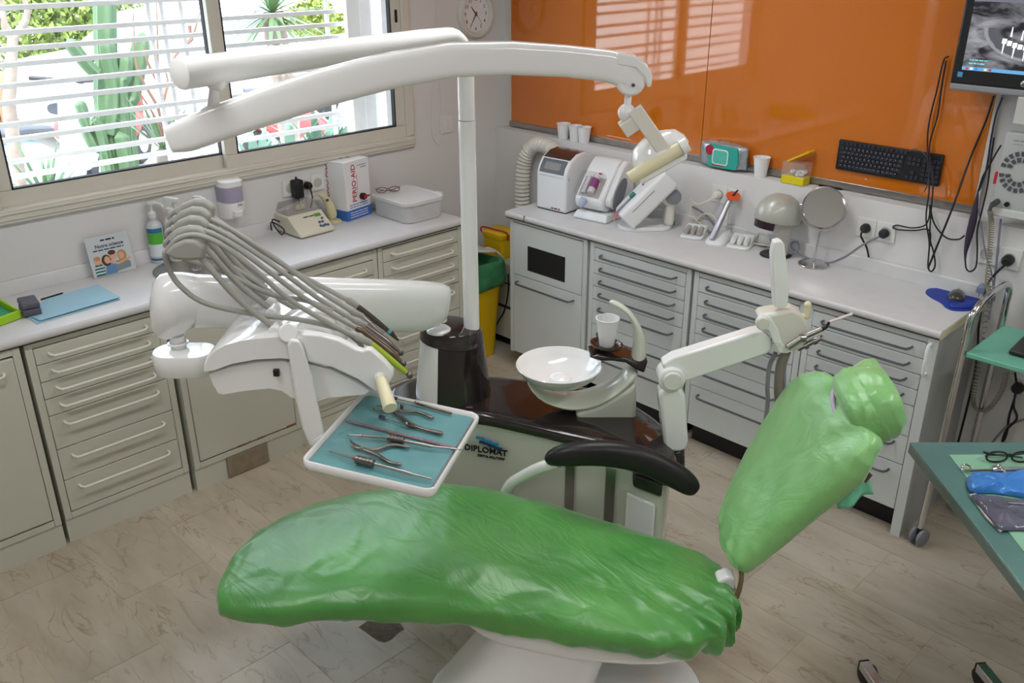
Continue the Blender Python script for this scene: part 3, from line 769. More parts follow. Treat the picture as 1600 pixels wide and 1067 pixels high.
# yoke: open box turned towards the handle, with a flat bar to the head
ya, yb = at_v(968, 197, LV), at_v(1003, 172, LV)
yd = (yb - ya).normalized(); yn = VH.cross(yd).normalized()
if yn.z > 0: yn = -yn
g = G()
Ry = Matrix((yd, VH, yn)).transposed()
ymid = (ya + yb) / 2
for off, sz in ((-VH * 0.022, (0.062, 0.004, 0.034)), (VH * 0.022, (0.062, 0.004, 0.034)), (-yn * 0.015, (0.062, 0.044, 0.004))): g.box(ymid + off + yn * 0.012, sz, Ry)
g.out('yoke', M_CREAM, ol, bevel=0.002)
ba, bb = at_v(997, 178, LV - 0.02), at_v(1042, 242, LV - 0.03)
g = G(); bd = (bb - ba).normalized(); bn = VH.cross(bd).normalized(); g.box((ba + bb) / 2, ((bb - ba).length + 0.03, 0.012, 0.034), Matrix((bd, VH, bn)).transposed()); g.out('bracket_bar', M_CREAM, ol, bevel=0.003)
# lamp head
hd = (at_v(1066, 222, LV) - at_v(984, 262, LV)).normalized(); hn = VH.cross(hd).normalized()
if hn.z < 0: hn = -hn
Rh = Matrix((hd, VH, hn)).transposed()
hc = at_v(1032, 240, LV + 0.03)
g = G(); g.lathe([(0.0, 0.05), (0.03, 0.047), (0.055, 0.036), (0.068, 0.018), (0.072, 0.0), (0.068, -0.004), (0.0, -0.004)], hc, 36, ax=Rh); g.out('lamp_head', M_WHITE, ol)
g = G(); g.lathe([(0.0, -0.006), (0.062, -0.006), (0.06, -0.012), (0.0, -0.016)], hc, 30, ax=Rh); g.out('lamp_glass', mat('lamp_glass', 'D5DADC', 0.08, var=0.02), ol)
ha, hb = at_v(983, 279, LV - 0.03), at_v(1064, 231, LV - 0.03)
g = G(); g.cyl(ha, hb, 0.0155, n=24); g.out('handle_grip', M_IVORY, ol, bevel=0.002)
g = G(); hd2 = (hb - ha).normalized(); g.cyl(hb, hb + hd2 * 0.018, 0.018, n=24); g.tube([ha + hd2 * 0.02 - hn * 0.022, hb - hn * 0.024, hb + hd2 * 0.01 - hn * 0.004], 0.007, 12); g.out('handle_guard', M_WHITE, ol)

# ------------------------------------------------------------------ delivery unit: arm, head, whip arms, tray
du = thing('delivery_unit', 'white instrument delivery head on a jointed arm with a tray below it', 'dental unit', uv(-0.25, 2.88, 0.95))
aR, aL = at_v(685, 478, 2.87), at_v(268, 474, 2.44)
g = G(); g.tube([at_v(685, 500, 2.87), at_v(686, 480, 2.87)], 0.030, 20); g.lathe([(0.0, 0), (0.042, 0), (0.042, 0.008), (0.034, 0.014), (0.0, 0.014)], uv(-0.256, 2.87, 0.949), 28); g.out('post', M_WHITE, du)
ad2 = (aL - aR).normalized(); aw = ZH.cross(ad2).normalized(); an = ad2.cross(aw)
if an.z < 0: an = -an
Ltot = (aL - aR).length
def arm_ring(s_, hw, ht, hb, p=3.0, n=28, tap=0.0):
    c_ = aR + ad2 * s_; out = []
    for k in range(n):
        t_ = 2 * PI * k / n; cs_, sn_ = math.cos(t_), math.sin(t_)
        out.append(c_ + aw * (hw * (1 - tap * max(0, -sn_) ** 1.3) * math.copysign(abs(cs_) ** (2 / p), cs_)) + an * ((ht if sn_ > 0 else hb) * math.copysign(abs(sn_) ** (2 / p), sn_)))
    return out
g = G(); g.loft([arm_ring(-0.030, 0.018, 0.062, 0.02), arm_ring(-0.024, 0.034, 0.074, 0.045), arm_ring(0.0, 0.044, 0.080, 0.066), arm_ring(0.06, 0.048, 0.084, 0.088), arm_ring(0.15, 0.05, 0.086, 0.09), arm_ring(Ltot * 0.6, 0.052, 0.088, 0.082), arm_ring(Ltot - 0.12, 0.054, 0.086, 0.07), arm_ring(Ltot - 0.06, 0.056, 0.086, 0.07)])
g.out('arm', M_WHITE, du, ang=60)
g = G()
eg = [(Ltot - 0.062, 0.057, 0.088, 0.072, 2.8), (Ltot - 0.03, 0.061, 0.092, 0.10, 2.5), (Ltot + 0.01, 0.061, 0.092, 0.112, 2.3), (Ltot + 0.034, 0.055, 0.084, 0.104, 2.2), (Ltot + 0.050, 0.04, 0.062, 0.08, 2.1), (Ltot + 0.057, 0.014, 0.022, 0.032, 2.0)]
g.loft([arm_ring(a, b, c_, d, p, tap=0.5) for a, b, c_, d, p in eg]); g.out('arm_end_cap', M_WHITE, du, ang=70)
g = G(); g.cyl(aL + ad2 * 0.0 - ZH * 0.10, aL - ZH * 0.165, 0.022, n=20); g.lathe([(0.024, 0.0), (0.030, 0.002), (0.030, 0.006), (0.024, 0.008)], aL - ZH * 0.128, 24); g.out('knuckle_shaft', M_WHITE, du)
bc = at_v(290, 562, 2.42)
g = G(); pl = rrect(0.185, 0.115, 0.055, 6)
g.loft([[bc + UH * (a * s_) + VH * (b * s_) + ZH * z_ for a, b in pl] for s_, z_ in ((0.92, -0.036), (0.98, -0.03), (1.0, 0.0), (0.99, 0.026), (0.95, 0.031))]); g.out('knuckle_block', M_WHITE, du)
# head: upper cover and lower body, drawn as a side profile and extruded across
HV0, HV1 = 2.205, 2.53
def hp(pts, v): return [at_v(a, b, v) for a, b in pts]
def across(pts, v0, v1, inset):
    """side profile at v0 carried straight to v1 with rounded-in edges"""
    base = [at_v(a, b, v0) for a, b in pts]
    cen = sum(base, Vector()) / len(base)
    rr = []
    for v_, k_ in ((v0, 1 - inset), (v0 + 0.012, 1 - inset * 0.35), (v0 + 0.03, 1.0), (v1 - 0.03, 1.0), (v1 - 0.01, 1 - inset * 0.4), (v1, 1 - inset)):
        rr.append([cen + (p - cen) * k_ + VH * (v_ - v0) for p in base])
    return rr
def dense(pts, n=4, closed=True): return [(p.x, p.y) for p in spline([Vector((a, b, 0)) for a, b in pts], n, closed)]
up = [(314, 582), (316, 562), (324, 540), (338, 522), (362, 511), (400, 507), (440, 509), (480, 514), (520, 525), (545, 538), (556, 546), (566, 549), (573, 546), (580, 547), (598, 563), (613, 579), (615, 587), (609, 598), (597, 615), (586, 612), (560, 594), (520, 574), (480, 564), (440, 560), (400, 562), (360, 569), (330, 580)]
body_up = [p for p in up if p[0] <= 557] 
main_up = [(314, 582), (316, 570), (323, 557), (334, 547), (350, 538), (372, 532), (400, 528), (440, 525), (480, 527), (503, 534), (515, 546), (522, 560), (524, 572), (515, 574), (480, 564), (440, 560), (400, 562), (360, 569), (330, 580)]
g = G(); g.loft(across(main_up, HV0 + 0.002, HV1, 0.05)); g.out('head_cover', M_WHITE, du, ang=50)
cheek = [(470, 522), (500, 524), (530, 532), (545, 540), (556, 546), (566, 549), (573, 546), (580, 547), (598, 563), (613, 579), (615, 587), (609, 598), (597, 615), (586, 612), (560, 594), (520, 575), (480, 565)]
g = G(); g.loft(across(cheek, HV0 - 0.004, HV0 + 0.03, 0.03) if False else [[at_v(a_, b_, HV0 - 0.004) for a_, b_ in cheek], [at_v(a_, b_, HV0 - 0.004) + VH * 0.028 for a_, b_ in cheek]]); g.out('head_cheek', M_WHITE, du, bevel=0.005, bseg=3)
g = G(); q4 = [at_v(a_, b_, HV0 + 0.024) for a_, b_ in [(530, 556), (560, 566), (585, 590), (588, 606), (582, 612), (560, 594)]]; g.prism(q4, VH * 0.27); g.out('holder_rail', M_WHITE2, du, bevel=0.004)
lo_ = [(322, 584), (360, 572), (400, 565), (440, 563), (480, 567), (520, 577), (556, 595), (582, 612), (575, 617), (520, 622), (470, 626), (456, 622), (440, 611), (420, 607), (380, 611), (345, 617), (337, 615), (328, 600)]
g = G(); g.loft(across(lo_, HV0 + 0.012, HV1 - 0.01, 0.04)); g.out('head_body', M_WHITE, du, ang=50)
g = G(); g.box(at_v(432, 582, HV0 + 0.008), (0.016, 0.012, 0.02), Matrix((UH, VH, ZH)).transposed()); g.out('display_window', M_BLACK, du, bevel=0.002)
g = G(); a, b = at_v(594, 590, HV0 - 0.005), at_v(610, 638, HV0 - 0.10); g.tube([a.lerp(b, 0), a.lerp(b, 0.06), a.lerp(b, 0.98), b], [0.012, 0.015, 0.0195, 0.0185], 24); g.out('grip', M_IVORY, du)
g = G(); g.ball(a, 0.016); g.out('grip_socket', M_WHITE, du)
# tray bracket: rounded plate from the head down to the tray
e1 = Vector((0.33, -0.085, -0.034)).normalized(); 
def uvd(d): return UH * d[0] + VH * d[1] + ZH * d[2]
TX = uvd(e1); TYr = uvd((0.08, 0.396, 0.0)); TY = (TYr - TX * TYr.dot(TX)).normalized(); TZ = TX.cross(TY)
TC = uv(-0.3105, 2.0905, 0.98)
TM = Matrix(((TX.x, TY.x, TZ.x, TC.x), (TX.y, TY.y, TZ.y, TC.y), (TX.z, TY.z, TZ.z, TC.z), (0, 0, 0, 1)))
def tl_(x, y, z): return TM @ Vector((x, y, z))
def at_tray(px, py, h):
    r = ray(px, py); p0 = TC + TZ * h; return CAM_C + r * ((p0 - CAM_C).dot(TZ) / r.dot(TZ))
BV_ = HV0 - 0.02
br = [(449, 540), (455, 531), (468, 533), (475, 545), (489, 590), (490, 600), (511, 690), (498, 700), (484, 697), (473, 670), (463, 625), (459, 598)]
g = G(); g.prism([at_v(a, b, BV_) for a, b in br], VH * 0.03 - UH * 0.012); g.out('tray_bracket', M_WHITE, du, bevel=0.006, bseg=3)
g = G(); g.tube([at_v(492, 690, BV_ + 0.01), tl_(-0.16, 0.02, -0.03), tl_(-0.05, 0.0, -0.035)], 0.012, 12); g.out('tray_stem', M_WHITE, du)
g = G(); g.cyl(at_v(450, 520, HV0 - 0.005), at_v(450, 520, HV0 + 0.05), 0.026, n=24); g.out('pivot_boss', M_WHITE, du, bevel=0.004)
tw, th = 0.352, 0.408
def tring(w, h, r, z): return [tl_(a, b, z) for a, b in rrect(w, h, r, 5)]
g = G(); g.loft([tring(tw - 0.03, th - 0.03, 0.02, -0.024), tring(tw - 0.008, th - 0.008, 0.026, -0.022), tring(tw, th, 0.028, -0.012), tring(tw, th, 0.028, 0.004), tring(tw - 0.008, th - 0.008, 0.026, 0.007), tring(tw - 0.016, th - 0.016, 0.022, 0.004), tring(tw - 0.022, th - 0.022, 0.02, -0.006)])
g.out('tray', M_WHITE, du, ang=60)
g = G(); g.loft([tring(tw - 0.024, th - 0.024, 0.018, -0.0058), tring(tw - 0.026, th - 0.026, 0.018, -0.004), ]); g.out('tray_insert', M_STEEL, du, bevel=0.001)
M_TEAL = mat('teal_paper', '5E9296', 0.45, var=0.10, scale=9, bump=0.25, bscale=14, coat=0.25)
g = G(); g.loft([tring(tw - 0.034, th - 0.034, 0.014, -0.0038), tring(tw - 0.034, th - 0.034, 0.014, -0.0028)])
TP = TM.translation
g.one('tray_paper', M_TEAL, 'teal paper sheet lining the instrument tray', 'tray liner', tl_(0, 0, -0.0038), smooth=False)
# cling film over the left of the tray, crumpled
g = G(); nx, ny = 22, 26; rows = []
for i in range(nx + 1):
    r_ = []
    for j in range(ny + 1):
        x_ = -tw / 2 - 0.004 + (tw * 0.52) * i / nx; y_ = -th / 2 + 0.05 + (th - 0.06) * j / ny
        z_ = 0.013 + 0.003 * noise.noise(Vector((x_ * 30 + y_ * 22, y_ * 16, 3))) + 0.003 * abs(noise.noise(Vector((x_ * 70, y_ * 25 + x_ * 40, 1))))
        r_.append(g._v(tl_(x_, y_ - 0.05 * (i / nx) * (j / ny - 0.3), z_)))
    rows.append(r_)
for i in range(nx):
    for j in range(ny): g._f([rows[i][j], rows[i + 1][j], rows[i + 1][j + 1], rows[i][j + 1]])
g.one('cling_film', clear_mat('cling_film', (0.98, 0.98, 0.98), gloss=0.10), 'crumpled clear film stretched over the left side of the tray', 'plastic film', tl_(-0.09, 0, 0.004))

# whip arms and handpieces
HOSES = [  # v, saddle px, coupling px
    (2.26, (266, 392), (559, 527)), (2.325, (270, 372), (560, 516)), (2.39, (272, 357), (556, 503)), (2.455, (275, 343), (552, 490)), (2.52, (280, 330), (545, 470))]
piv = [(431, 514), (427, 486), (424, 472), (421, 456), (418, 448)]
g0 = None
for i, (v_, sp, cpn) in enumerate(HOSES):
    a = at_v(piv[i][0], piv[i][1], v_ + 0.0); b = at_v(sp[0] + 42, sp[1] + 4, v_)
    m_ = a.lerp(b, 0.5) - ZH * 0.02
    g = G(); g.tube(spline([a, m_, b], 6), 0.0085, 10); g.out('whip_arm', M_HOSE, du)
    g = G()
    s0 = [at_v(sp[0] - 8, sp[1] + 2, v_), at_v(sp[0] + 6, sp[1] - 12, v_), at_v(sp[0] + 24, sp[1] - 20, v_), at_v(sp[0] + 42, sp[1] - 19, v_), at_v(sp[0] + 56, sp[1] - 8, v_)]
    g.prism([p - VH * 0.014 for p in s0] + [at_v(sp[0] + 55, sp[1] + 12, v_) - VH * 0.014, at_v(sp[0] + 30, sp[1] + 14, v_) - VH * 0.014, at_v(sp[0] + 8, sp[1] + 12, v_) - VH * 0.014], VH * 0.028)
    g.out('hose_saddle', M_HOSE, du, bevel=0.010, bseg=4)
    g = G(); g.cyl(a - VH * 0.022, a + VH * 0.022, 0.016, n=18); g.out('arm_pivot', M_WHITE, du, bevel=0.003)
M_LIME = mat('lime_green_sleeve', '9BB42C', 0.4, var=0.04)
M_BRONZE = mat('brown_anodised_metal', '7B6A5C', 0.35, metal=0.9, var=0.15, scale=40)
M_DBROWN = mat('dark_brown_plastic', '3E3530', 0.4, var=0.1)
M_SMOKE = mat('smoky_steel', '8E8B8A', 0.25, metal=0.9, var=0.12, scale=40)
hp_spec = [
    ('dental_handpiece', 'lime green dental handpiece, nearest in the holder row', M_LIME, [(580, 537.5), (635, 582.5)], 0.0098, 'ball', 2.25),
    ('dental_handpiece', 'brown metal dental handpiece lying just behind the green one', M_BRONZE, [(570, 519), (611.5, 551), (625, 564)], 0.0095, 'ball', 2.31),
    ('dental_handpiece', 'slim steel dental handpiece with a small round head, behind the brown one', M_SMOKE, [(572, 509), (602.5, 531), (621, 547)], 0.0085, 'ball', 2.37),
    ('dental_handpiece', 'short steel air syringe, second from the far end of the holder row', M_STEEL, [(568, 496), (598, 524)], 0.0085, 'none', 2.43),
    ('ultrasonic_scaler', 'dark brown ultrasonic scaler with a blue ring and wire tip, farthest in the row', M_DBROWN, [(558.6, 479), (607, 517)], 0.0095, 'scaler', 2.50)]
hose_pts = [
    [(559, 527), (520, 508), (454, 469), (402, 425), (352, 386), (311, 368), (281, 372), (261, 391), (258, 400)],
    [(560, 514), (520, 492), (472, 463), (420, 424), (360, 380), (318, 360), (286, 358), (264, 374), (260, 384)],
    [(556, 502), (500, 468), (440, 424), (380, 382), (330, 354), (298, 345), (270, 357), (262, 368)],
    [(552, 488), (500, 455), (440, 411), (380, 370), (335, 345), (300, 334.5), (273, 342), (264, 356)],
    [(545, 470), (500, 446), (454, 421), (400, 386), (360, 358), (328, 337), (298, 324), (276, 329), (266, 343)]]
returns = {0: [(258, 400), (266, 425), (285, 450), (322, 474), (397, 491), (465, 499), (529, 514), (560, 534), (566, 545)],
           1: [(260, 384), (290, 405), (335, 418), (380, 440), (430, 462), (480, 470), (520, 487)],
           2: [(262, 368), (300, 392), (350, 410), (400, 440), (440, 470), (500, 500), (540, 520)],
           3: [(264, 356), (290, 372), (330, 396), (370, 425), (415, 450)],
           4: [(266, 343), (300, 365), (340, 392), (380, 420), (418, 446)]}
for i, (nm, lab, m_, seg, r_, kind_, v_) in enumerate(hp_spec):
    pts = [at_v(a, b, v_) for a, b in seg]
    t = thing(nm, lab, 'handpiece', pts[0], group='handpieces on the delivery head')
    hv = HOSES[i][0]
    hs = [at_v(a, b, v_ if k == 0 else hv) for k, (a, b) in enumerate(hose_pts[i])]
    rt = [at_v(a, b, hv + (0.012 if k > 0 else 0)) for k, (a, b) in enumerate(returns[i])]
    g = G(); g.tube(spline(hs + rt[1:], 7), 0.0072, 10); g.out('hose', M_HOSE, t)
    d = (pts[-1] - pts[0]).normalized()
    g = G(); g.tube([hs[0] - d * 0.008, hs[0], pts[0] - d * 0.008, pts[0]], [0.0085, 0.0105, r_ * 0.98, r_ * 0.9], 14); g.out('coupling', M_HOSE if i != 1 else M_BRONZE, t)
    g = G()
    sp_ = spline(pts, 6) if len(pts) > 2 else [pts[0].lerp(pts[1], k / 8) for k in range(9)]
    rr = [r_ * (0.92 + 0.12 * math.sin(PI * k / (len(sp_) - 1))) * (1 - 0.25 * (k / (len(sp_) - 1)) ** 2) for k in range(len(sp_))]
    g.tube(sp_, rr, 16); g.out('handle_body', m_, t)
    if kind_ == 'ball':
        g = G(); e = pts[-1]; g.tube([e - d * 0.006, e + d * 0.006], [r_ * 0.72, r_ * 0.6], 14); g.ball(e + d * 0.012, 0.0088, (1, 1, 1.15)); g.out('turbine_head', M_DSTEEL, t)
    if kind_ == 'scaler':
        b0, b1, b2 = pts[-1], at_v(622.7, 532, v_), at_v(634, 545, v_)
        g = G(); g.cyl(b0 - d * 0.002, b0 + d * 0.008, 0.0088, n=16); g.out('colour_ring', mat('teal_ring', '4E9AA6', 0.4), t)
        g = G(); g.tube([b0 + d * 0.008, b1], [0.0085, 0.003], 14); g.out('nose_cone', M_DBROWN, t)
        g = G(); g.tube(spline([b1, at_v(630, 536, v_), b2], 5), 0.0012, 8); g.out('wire_tip', M_STEEL, t)

# instruments lying on the tray paper
def tip(px, py, h=0.004): return at_tray(px, py, h)
def knurl(g, a, b, r, n=20):
    d = (b - a); L = d.length; d.normalize(); k = 5
    pts, rr = [], []
    for i in range(k):
        for f, q in ((0.0, 0.92), (0.08, 1.0), (0.85, 1.0), (0.95, 0.92)): pts.append(a + d * L * (i + f) / k); rr.append(r * q)
    pts.append(b); rr.append(r * 0.9)
    g.tube(pts, rr, n)
def driver(name, lab, P, rk, group):
    """P: tip px, collar, knurl start, knurl end, second collar, end"""
    q = [tip(a, b, rk + 0.001 if 1 < k < 4 else 0.005) for k, (a, b) in enumerate(P)]
    for k in (0, 1, 4, 5): q[k] = tip(P[k][0], P[k][1], max(0.004, rk * (0.95 if k in (1, 4) else 0.6)))
    t = thing(name, lab, 'instrument', q[2], group=group)
    g = G(); g.tube([q[0], q[1], q[2]], [0.0015, 0.0034, 0.003], 12); g.ball(q[0], 0.0026); g.out('tip', M_STEEL, t)
    g = G(); knurl(g, q[2], q[3], rk); g.out('knurled_sleeve', M_DSTEEL, t)
    g = G(); g.tube([q[3], q[4], q[4] + (q[5] - q[4]) * 0.15, q[5]], [0.004, 0.0045, 0.003, 0.0022], 12); g.ball(q[5], 0.003); g.out('shaft', M_STEEL, t)
    d = (q[3] - q[2]).normalized()
    g = G(); g.cyl(q[1] - d * 0.001, q[1] + d * 0.002, 0.0042, n=14); g.out('red_ring', M_RED, t)
driver('crown_remover', 'long steel ratchet instrument with a knurled sleeve, across the middle of the tray', [(544, 679), (566, 681), (606, 684), (631, 689), (672, 697), (720, 702)], 0.0098, 'tray instruments')
driver('crown_remover', 'shorter steel instrument with a fat knurled sleeve, at the near edge of the tray', [(516, 705), (553, 716), (556, 717), (584, 724), (640, 740), (673, 748)], 0.0110, 'tray instruments')
def pliers(lab, jaw_a, jaw_b, joint, h1, h2):
    j = tip(*joint, 0.0055)
    t = thing('pliers', lab, 'pliers', j, group='tray instruments')
    for k, (jw, hh) in enumerate(((jaw_a, h1), (jaw_b, h2))):
        pts = spline([tip(a, b, 0.005 + 0.001 * k) for a, b in jw] + [j] + [tip(a, b, 0.0055) for a, b in hh], 5)
        n = len(pts); rr = [0.0018 + 0.0034 * min(1, i / (n * 0.35)) for i in range(n)]; rr[-1] *= 0.7
        g = G(); g.tube(pts, rr, 10, flat=0.8); g.out('plier_half', M_DSTEEL, t)
    g = G(); g.cyl(j - TZ * 0.004, j + TZ * 0.005, 0.0055, n=16); g.out('rivet', M_STEEL, t)
pliers('steel pliers with spread handles in the near half of the tray', [(547, 687), (552, 693)], [(549, 697), (556, 699)], (566, 701), [(590, 711), (608, 722), (627, 726)], [(585, 703), (612, 695), (640, 699)])
pliers('steel forceps with curved handles under the ivory grip on the tray', [(583, 637), (588, 641)], [(589, 634), (596, 635)], (612, 641), [(630, 642), (655, 644), (677, 653)], [(622, 648), (635, 657), (655, 668), (692, 678)])
def brush(lab, P):
    q = [tip(a, b, 0.005) for a, b in P]
    t = thing('applicator_brush', lab, 'brush', q[1], group='tray instruments')
    d = (q[1] - q[0]).normalized()
    g = G(); g.box((q[0] + q[0] + d * 0.016) / 2, (0.018, 0.010, 0.008), Matrix((d, TZ.cross(d), TZ)).transposed()); g.out('brush_head', mat('navy_foam', '24305E', 0.7), t, bevel=0.002)
    g = G(); g.tube([q[0] + d * 0.014, q[1]], [0.0016, 0.002], 8); g.out('stem', M_STEEL, t)
    d2 = (q[2] - q[1]).normalized()
    g = G(); g.box((q[1] + q[2]) / 2, ((q[2] - q[1]).length, 0.007, 0.006), Matrix((d2, TZ.cross(d2), TZ)).transposed()); g.out('holder', M_BRONZE, t, bevel=0.002)
    g = G(); g.ball(q[1] + TZ * 0.003, 0.0055); g.out('clamp', M_STEEL, t)
brush('navy-tipped brush in a metal holder at the far edge of the tray', [(612, 621), (650, 630), (706, 646)])
brush('navy-tipped brush in a metal holder in the middle of the tray', [(593, 650), (635, 664), (691, 676)])
g = G(); a, b = tip(540, 657, 0.002), tip(712, 700, 0.002); d = (b - a).normalized(); g.box((a + b) / 2, ((b - a).length, 0.010, 0.002), Matrix((d, TZ.cross(d), TZ)).transposed())
g.one('burr_strip', mat('brown_perforated_strip', '8A6F74', 0.5, metal=0.4, var=0.3, scale=90), 'long thin brownish strip lying behind the ratchet instrument on the tray', 'instrument', (a + b) / 2 - TZ * 0.001, smooth=False)
g = G(); q = tip(628, 636, 0.006); g.cyl(q - TZ * 0.006, q + TZ * 0.004, 0.005, n=14); g.ball(q + TZ * 0.005, 0.0055)
g.one('polishing_cup', M_DSTEEL, 'tiny round metal knob standing beside the ivory grip on the tray', 'instrument', q - TZ * 0.006)

# ------------------------------------------------------------------ assistant arm with suction
aa = thing('assistant_arm', 'white jointed assistant arm holding the suction tubes behind the backrest', 'dental arm', uv(0.53, 2.58, 0.52))
AV = 2.58
def slab(pts, v0, depth, bev, name, m, par, seg=3):
    g = G(); g.prism([at_v(a, b, v0) for a, b in pts], VH * depth); return g.out(name, m, par, bevel=bev, bseg=seg)
g = G(); g.cyl(at_v(1057, 745, AV), at_v(1056, 700, AV), 0.028, n=20); g.box(at_v(1040, 738, AV - 0.01), (0.09, 0.05, 0.06), Matrix((UH, VH, ZH)).transposed()); g.out('mount', M_BLACKG, aa, bevel=0.006)
slab([(1030, 618), (1036, 609), (1064, 608), (1071, 618), (1076, 690), (1073, 703), (1062, 707), (1045, 707), (1038, 700)], AV - 0.035, 0.07, 0.012, 'lower_link', M_WHITE, aa)
jc = at_v(1047, 585, AV)
g = G(); g.cyl(jc - VH * 0.045, jc + VH * 0.03, 0.042, n=32); g.out('joint_drum', M_WHITE, aa, bevel=0.006)
g = G(); g.cyl(jc - VH * 0.055, jc - VH * 0.044, 0.031, n=28); g.out('joint_cover', M_WHITE2, aa, bevel=0.004)
g = G(); g.cyl(at_v(1048, 612, AV), at_v(1048, 600, AV), 0.03, n=20); g.out('joint_neck', M_WHITE, aa)
slab([(1035, 570), (1052, 559), (1180, 519), (1192, 518), (1205, 528), (1208, 545), (1200, 553), (1062, 600), (1045, 598)], AV - 0.03, 0.055, 0.007, 'upper_arm', M_WHITE, aa)
hv_ = AV - 0.03
slab([(1186, 498), (1195, 492), (1213, 489), (1240, 484), (1255, 492), (1266, 512), (1262, 535), (1250, 548), (1225, 551), (1214, 540), (1208, 520), (1196, 515)], hv_, 0.075, 0.010, 'holder_head', M_CREAM, aa)
slab([(1184, 497), (1192, 491), (1204, 495), (1216, 515), (1222, 535), (1235, 549), (1231, 553), (1217, 552), (1208, 534), (1201, 516), (1189, 513)], hv_ - 0.014, 0.014, 0.004, 'side_plate', M_WHITE, aa)
g = G(); c_ = at_v(1191, 504, hv_ - 0.014); g.cyl(c_ - VH * 0.012, c_ + VH * 0.01, 0.0205, n=28); g.out('hinge_disc', M_CREAM, aa, bevel=0.003)
g = G(); c_ = at_v(1215, 537, hv_ - 0.014); g.cyl(c_ - VH * 0.008, c_, 0.009, n=18); g.out('button', M_CREAM, aa, bevel=0.002)
slab([(1206, 398), (1210, 378), (1222, 376), (1226, 382), (1234, 450), (1231, 478), (1222, 482), (1210, 480)], hv_ + 0.0, 0.035, 0.005, 'control_panel', M_WHITE, aa)
g = G(); g.tube([at_v(1246, 493, hv_ + 0.05), at_v(1261, 494, hv_ + 0.05), at_v(1263, 476, hv_ + 0.05)], [0.012, 0.012, 0.0105], 16); g.ball(at_v(1262, 476, hv_ + 0.05), 0.0115); g.out('rest_peg', M_IVORY, aa)
for i, (xa, xb, r_) in enumerate(((1212, 1199, 0.007), (1228, 1216, 0.014), (1233, 1225, 0.006))):
    g = G(); g.tube(spline([at_v(xa, 551, hv_ + 0.03), at_v((xa + xb) / 2 - 3, 572, hv_ + 0.035), at_v(xb, 605, hv_ + 0.04), at_v(xb - 2, 650, hv_ + 0.06), at_v(xb - 30, 800, hv_ + 0.05)], 6), r_, 12); g.out('suction_tube', mat('taupe_tube', '8B8479', 0.5) if i == 1 else M_GREY, aa)
st = thing('suction_handpiece', 'steel suction handpiece with a pale pink tip in the assistant arm', 'handpiece', at_v(1232, 540, hv_))
v0 = hv_ - 0.02
q = [at_v(1231, 542, v0), at_v(1252, 528, v0), at_v(1284, 514, v0), at_v(1296, 503, v0), at_v(1330, 491, v0)]
g = G(); g.tube([q[0], q[1], q[2]], [0.010, 0.0095, 0.008], 16); g.cyl(q[1] - UH * 0.004, q[1] + UH * 0.012, 0.0125, n=16); g.out('suction_body', M_STEEL, st)
g = G(); g.tube([q[2], at_v(1291, 511, v0), q[3]], [0.0075, 0.0055, 0.0042], 12); g.out('adapter', M_BLACK, st)
g = G(); g.cyl(q[3], q[4], 0.0042, n=12); g.ball(q[4], 0.0048); g.out('saliva_tip', mat('pale_pink_plastic', 'E6D3CF', 0.4), st)
g = G(); g.cyl(at_v(1246, 545, v0 + 0.03), at_v(1282, 528, v0 + 0.03), 0.009, n=14); g.cyl(at_v(1256, 541, v0 + 0.03), at_v(1262, 538, v0 + 0.03), 0.012, n=14); g.cyl(at_v(1270, 534, v0 + 0.03), at_v(1276, 531, v0 + 0.03), 0.012, n=14)
g.one('air_syringe', M_SMOKE, 'short steel syringe resting under the suction handpiece', 'handpiece', at_v(1246, 545, v0 + 0.03))

# ------------------------------------------------------------------ patient chair and its green covers
ch = thing('dental_chair', 'white-based patient chair under green disposable covers', 'dental chair', uv(0.02, 2.12, 0))
# base plate, pedestal, seat shell
g = G(); pl = rrect(0.62, 0.5, 0.18, 8); bc = uv(0.28, 2.1, 0)
g.loft([[bc + UH * a * s_ + VH * b * s_ + ZH * z_ for a, b in pl] for s_, z_ in ((1.0, 0.0), (1.0, 0.03), (0.97, 0.045), (0.9, 0.052))]); g.out('base_plate', M_WHITE, ch)
pc0, pc1 = uv(-0.02, 2.12, 0.05), uv(0.13, 2.13, 0.36)
g = G(); rr = []
for k in range(9):
    t_ = k / 8; c_ = pc0.lerp(pc1, t_); c_.z = 0.05 + 0.31 * t_
    rr.append(sring(c_, UH, VH, 0.24 - 0.075 * t_ + 0.05 * t_ ** 6, 0.17 - 0.03 * t_, 2.8, 32))
g.loft(rr); g.out('pedestal', M_WHITE, ch)
su = [-0.16, -0.10, 0.05, 0.25, 0.42, 0.53, 0.59, 0.615]
sz0 = [0.39, 0.35, 0.315, 0.292, 0.285, 0.30, 0.345, 0.41]
sn = [2.06, 2.01, 1.975, 1.955, 1.95, 1.98, 2.05, 2.10]
sf = [2.36, 2.42, 2.42, 2.37, 2.33, 2.29, 2.24, 2.16]
rr = []
for u_, z_, a, b in zip(su, sz0, sn, sf):
    zt = 0.43; rr.append(sring(uv(u_, (a + b) / 2, (z_ + zt) / 2), VH, ZH, (b - a) / 2, (zt - z_) / 2, 3.4, 36))
g = G(); g.loft(rr); g.out('seat_shell', M_WHITE, ch, sub=1, ang=80)
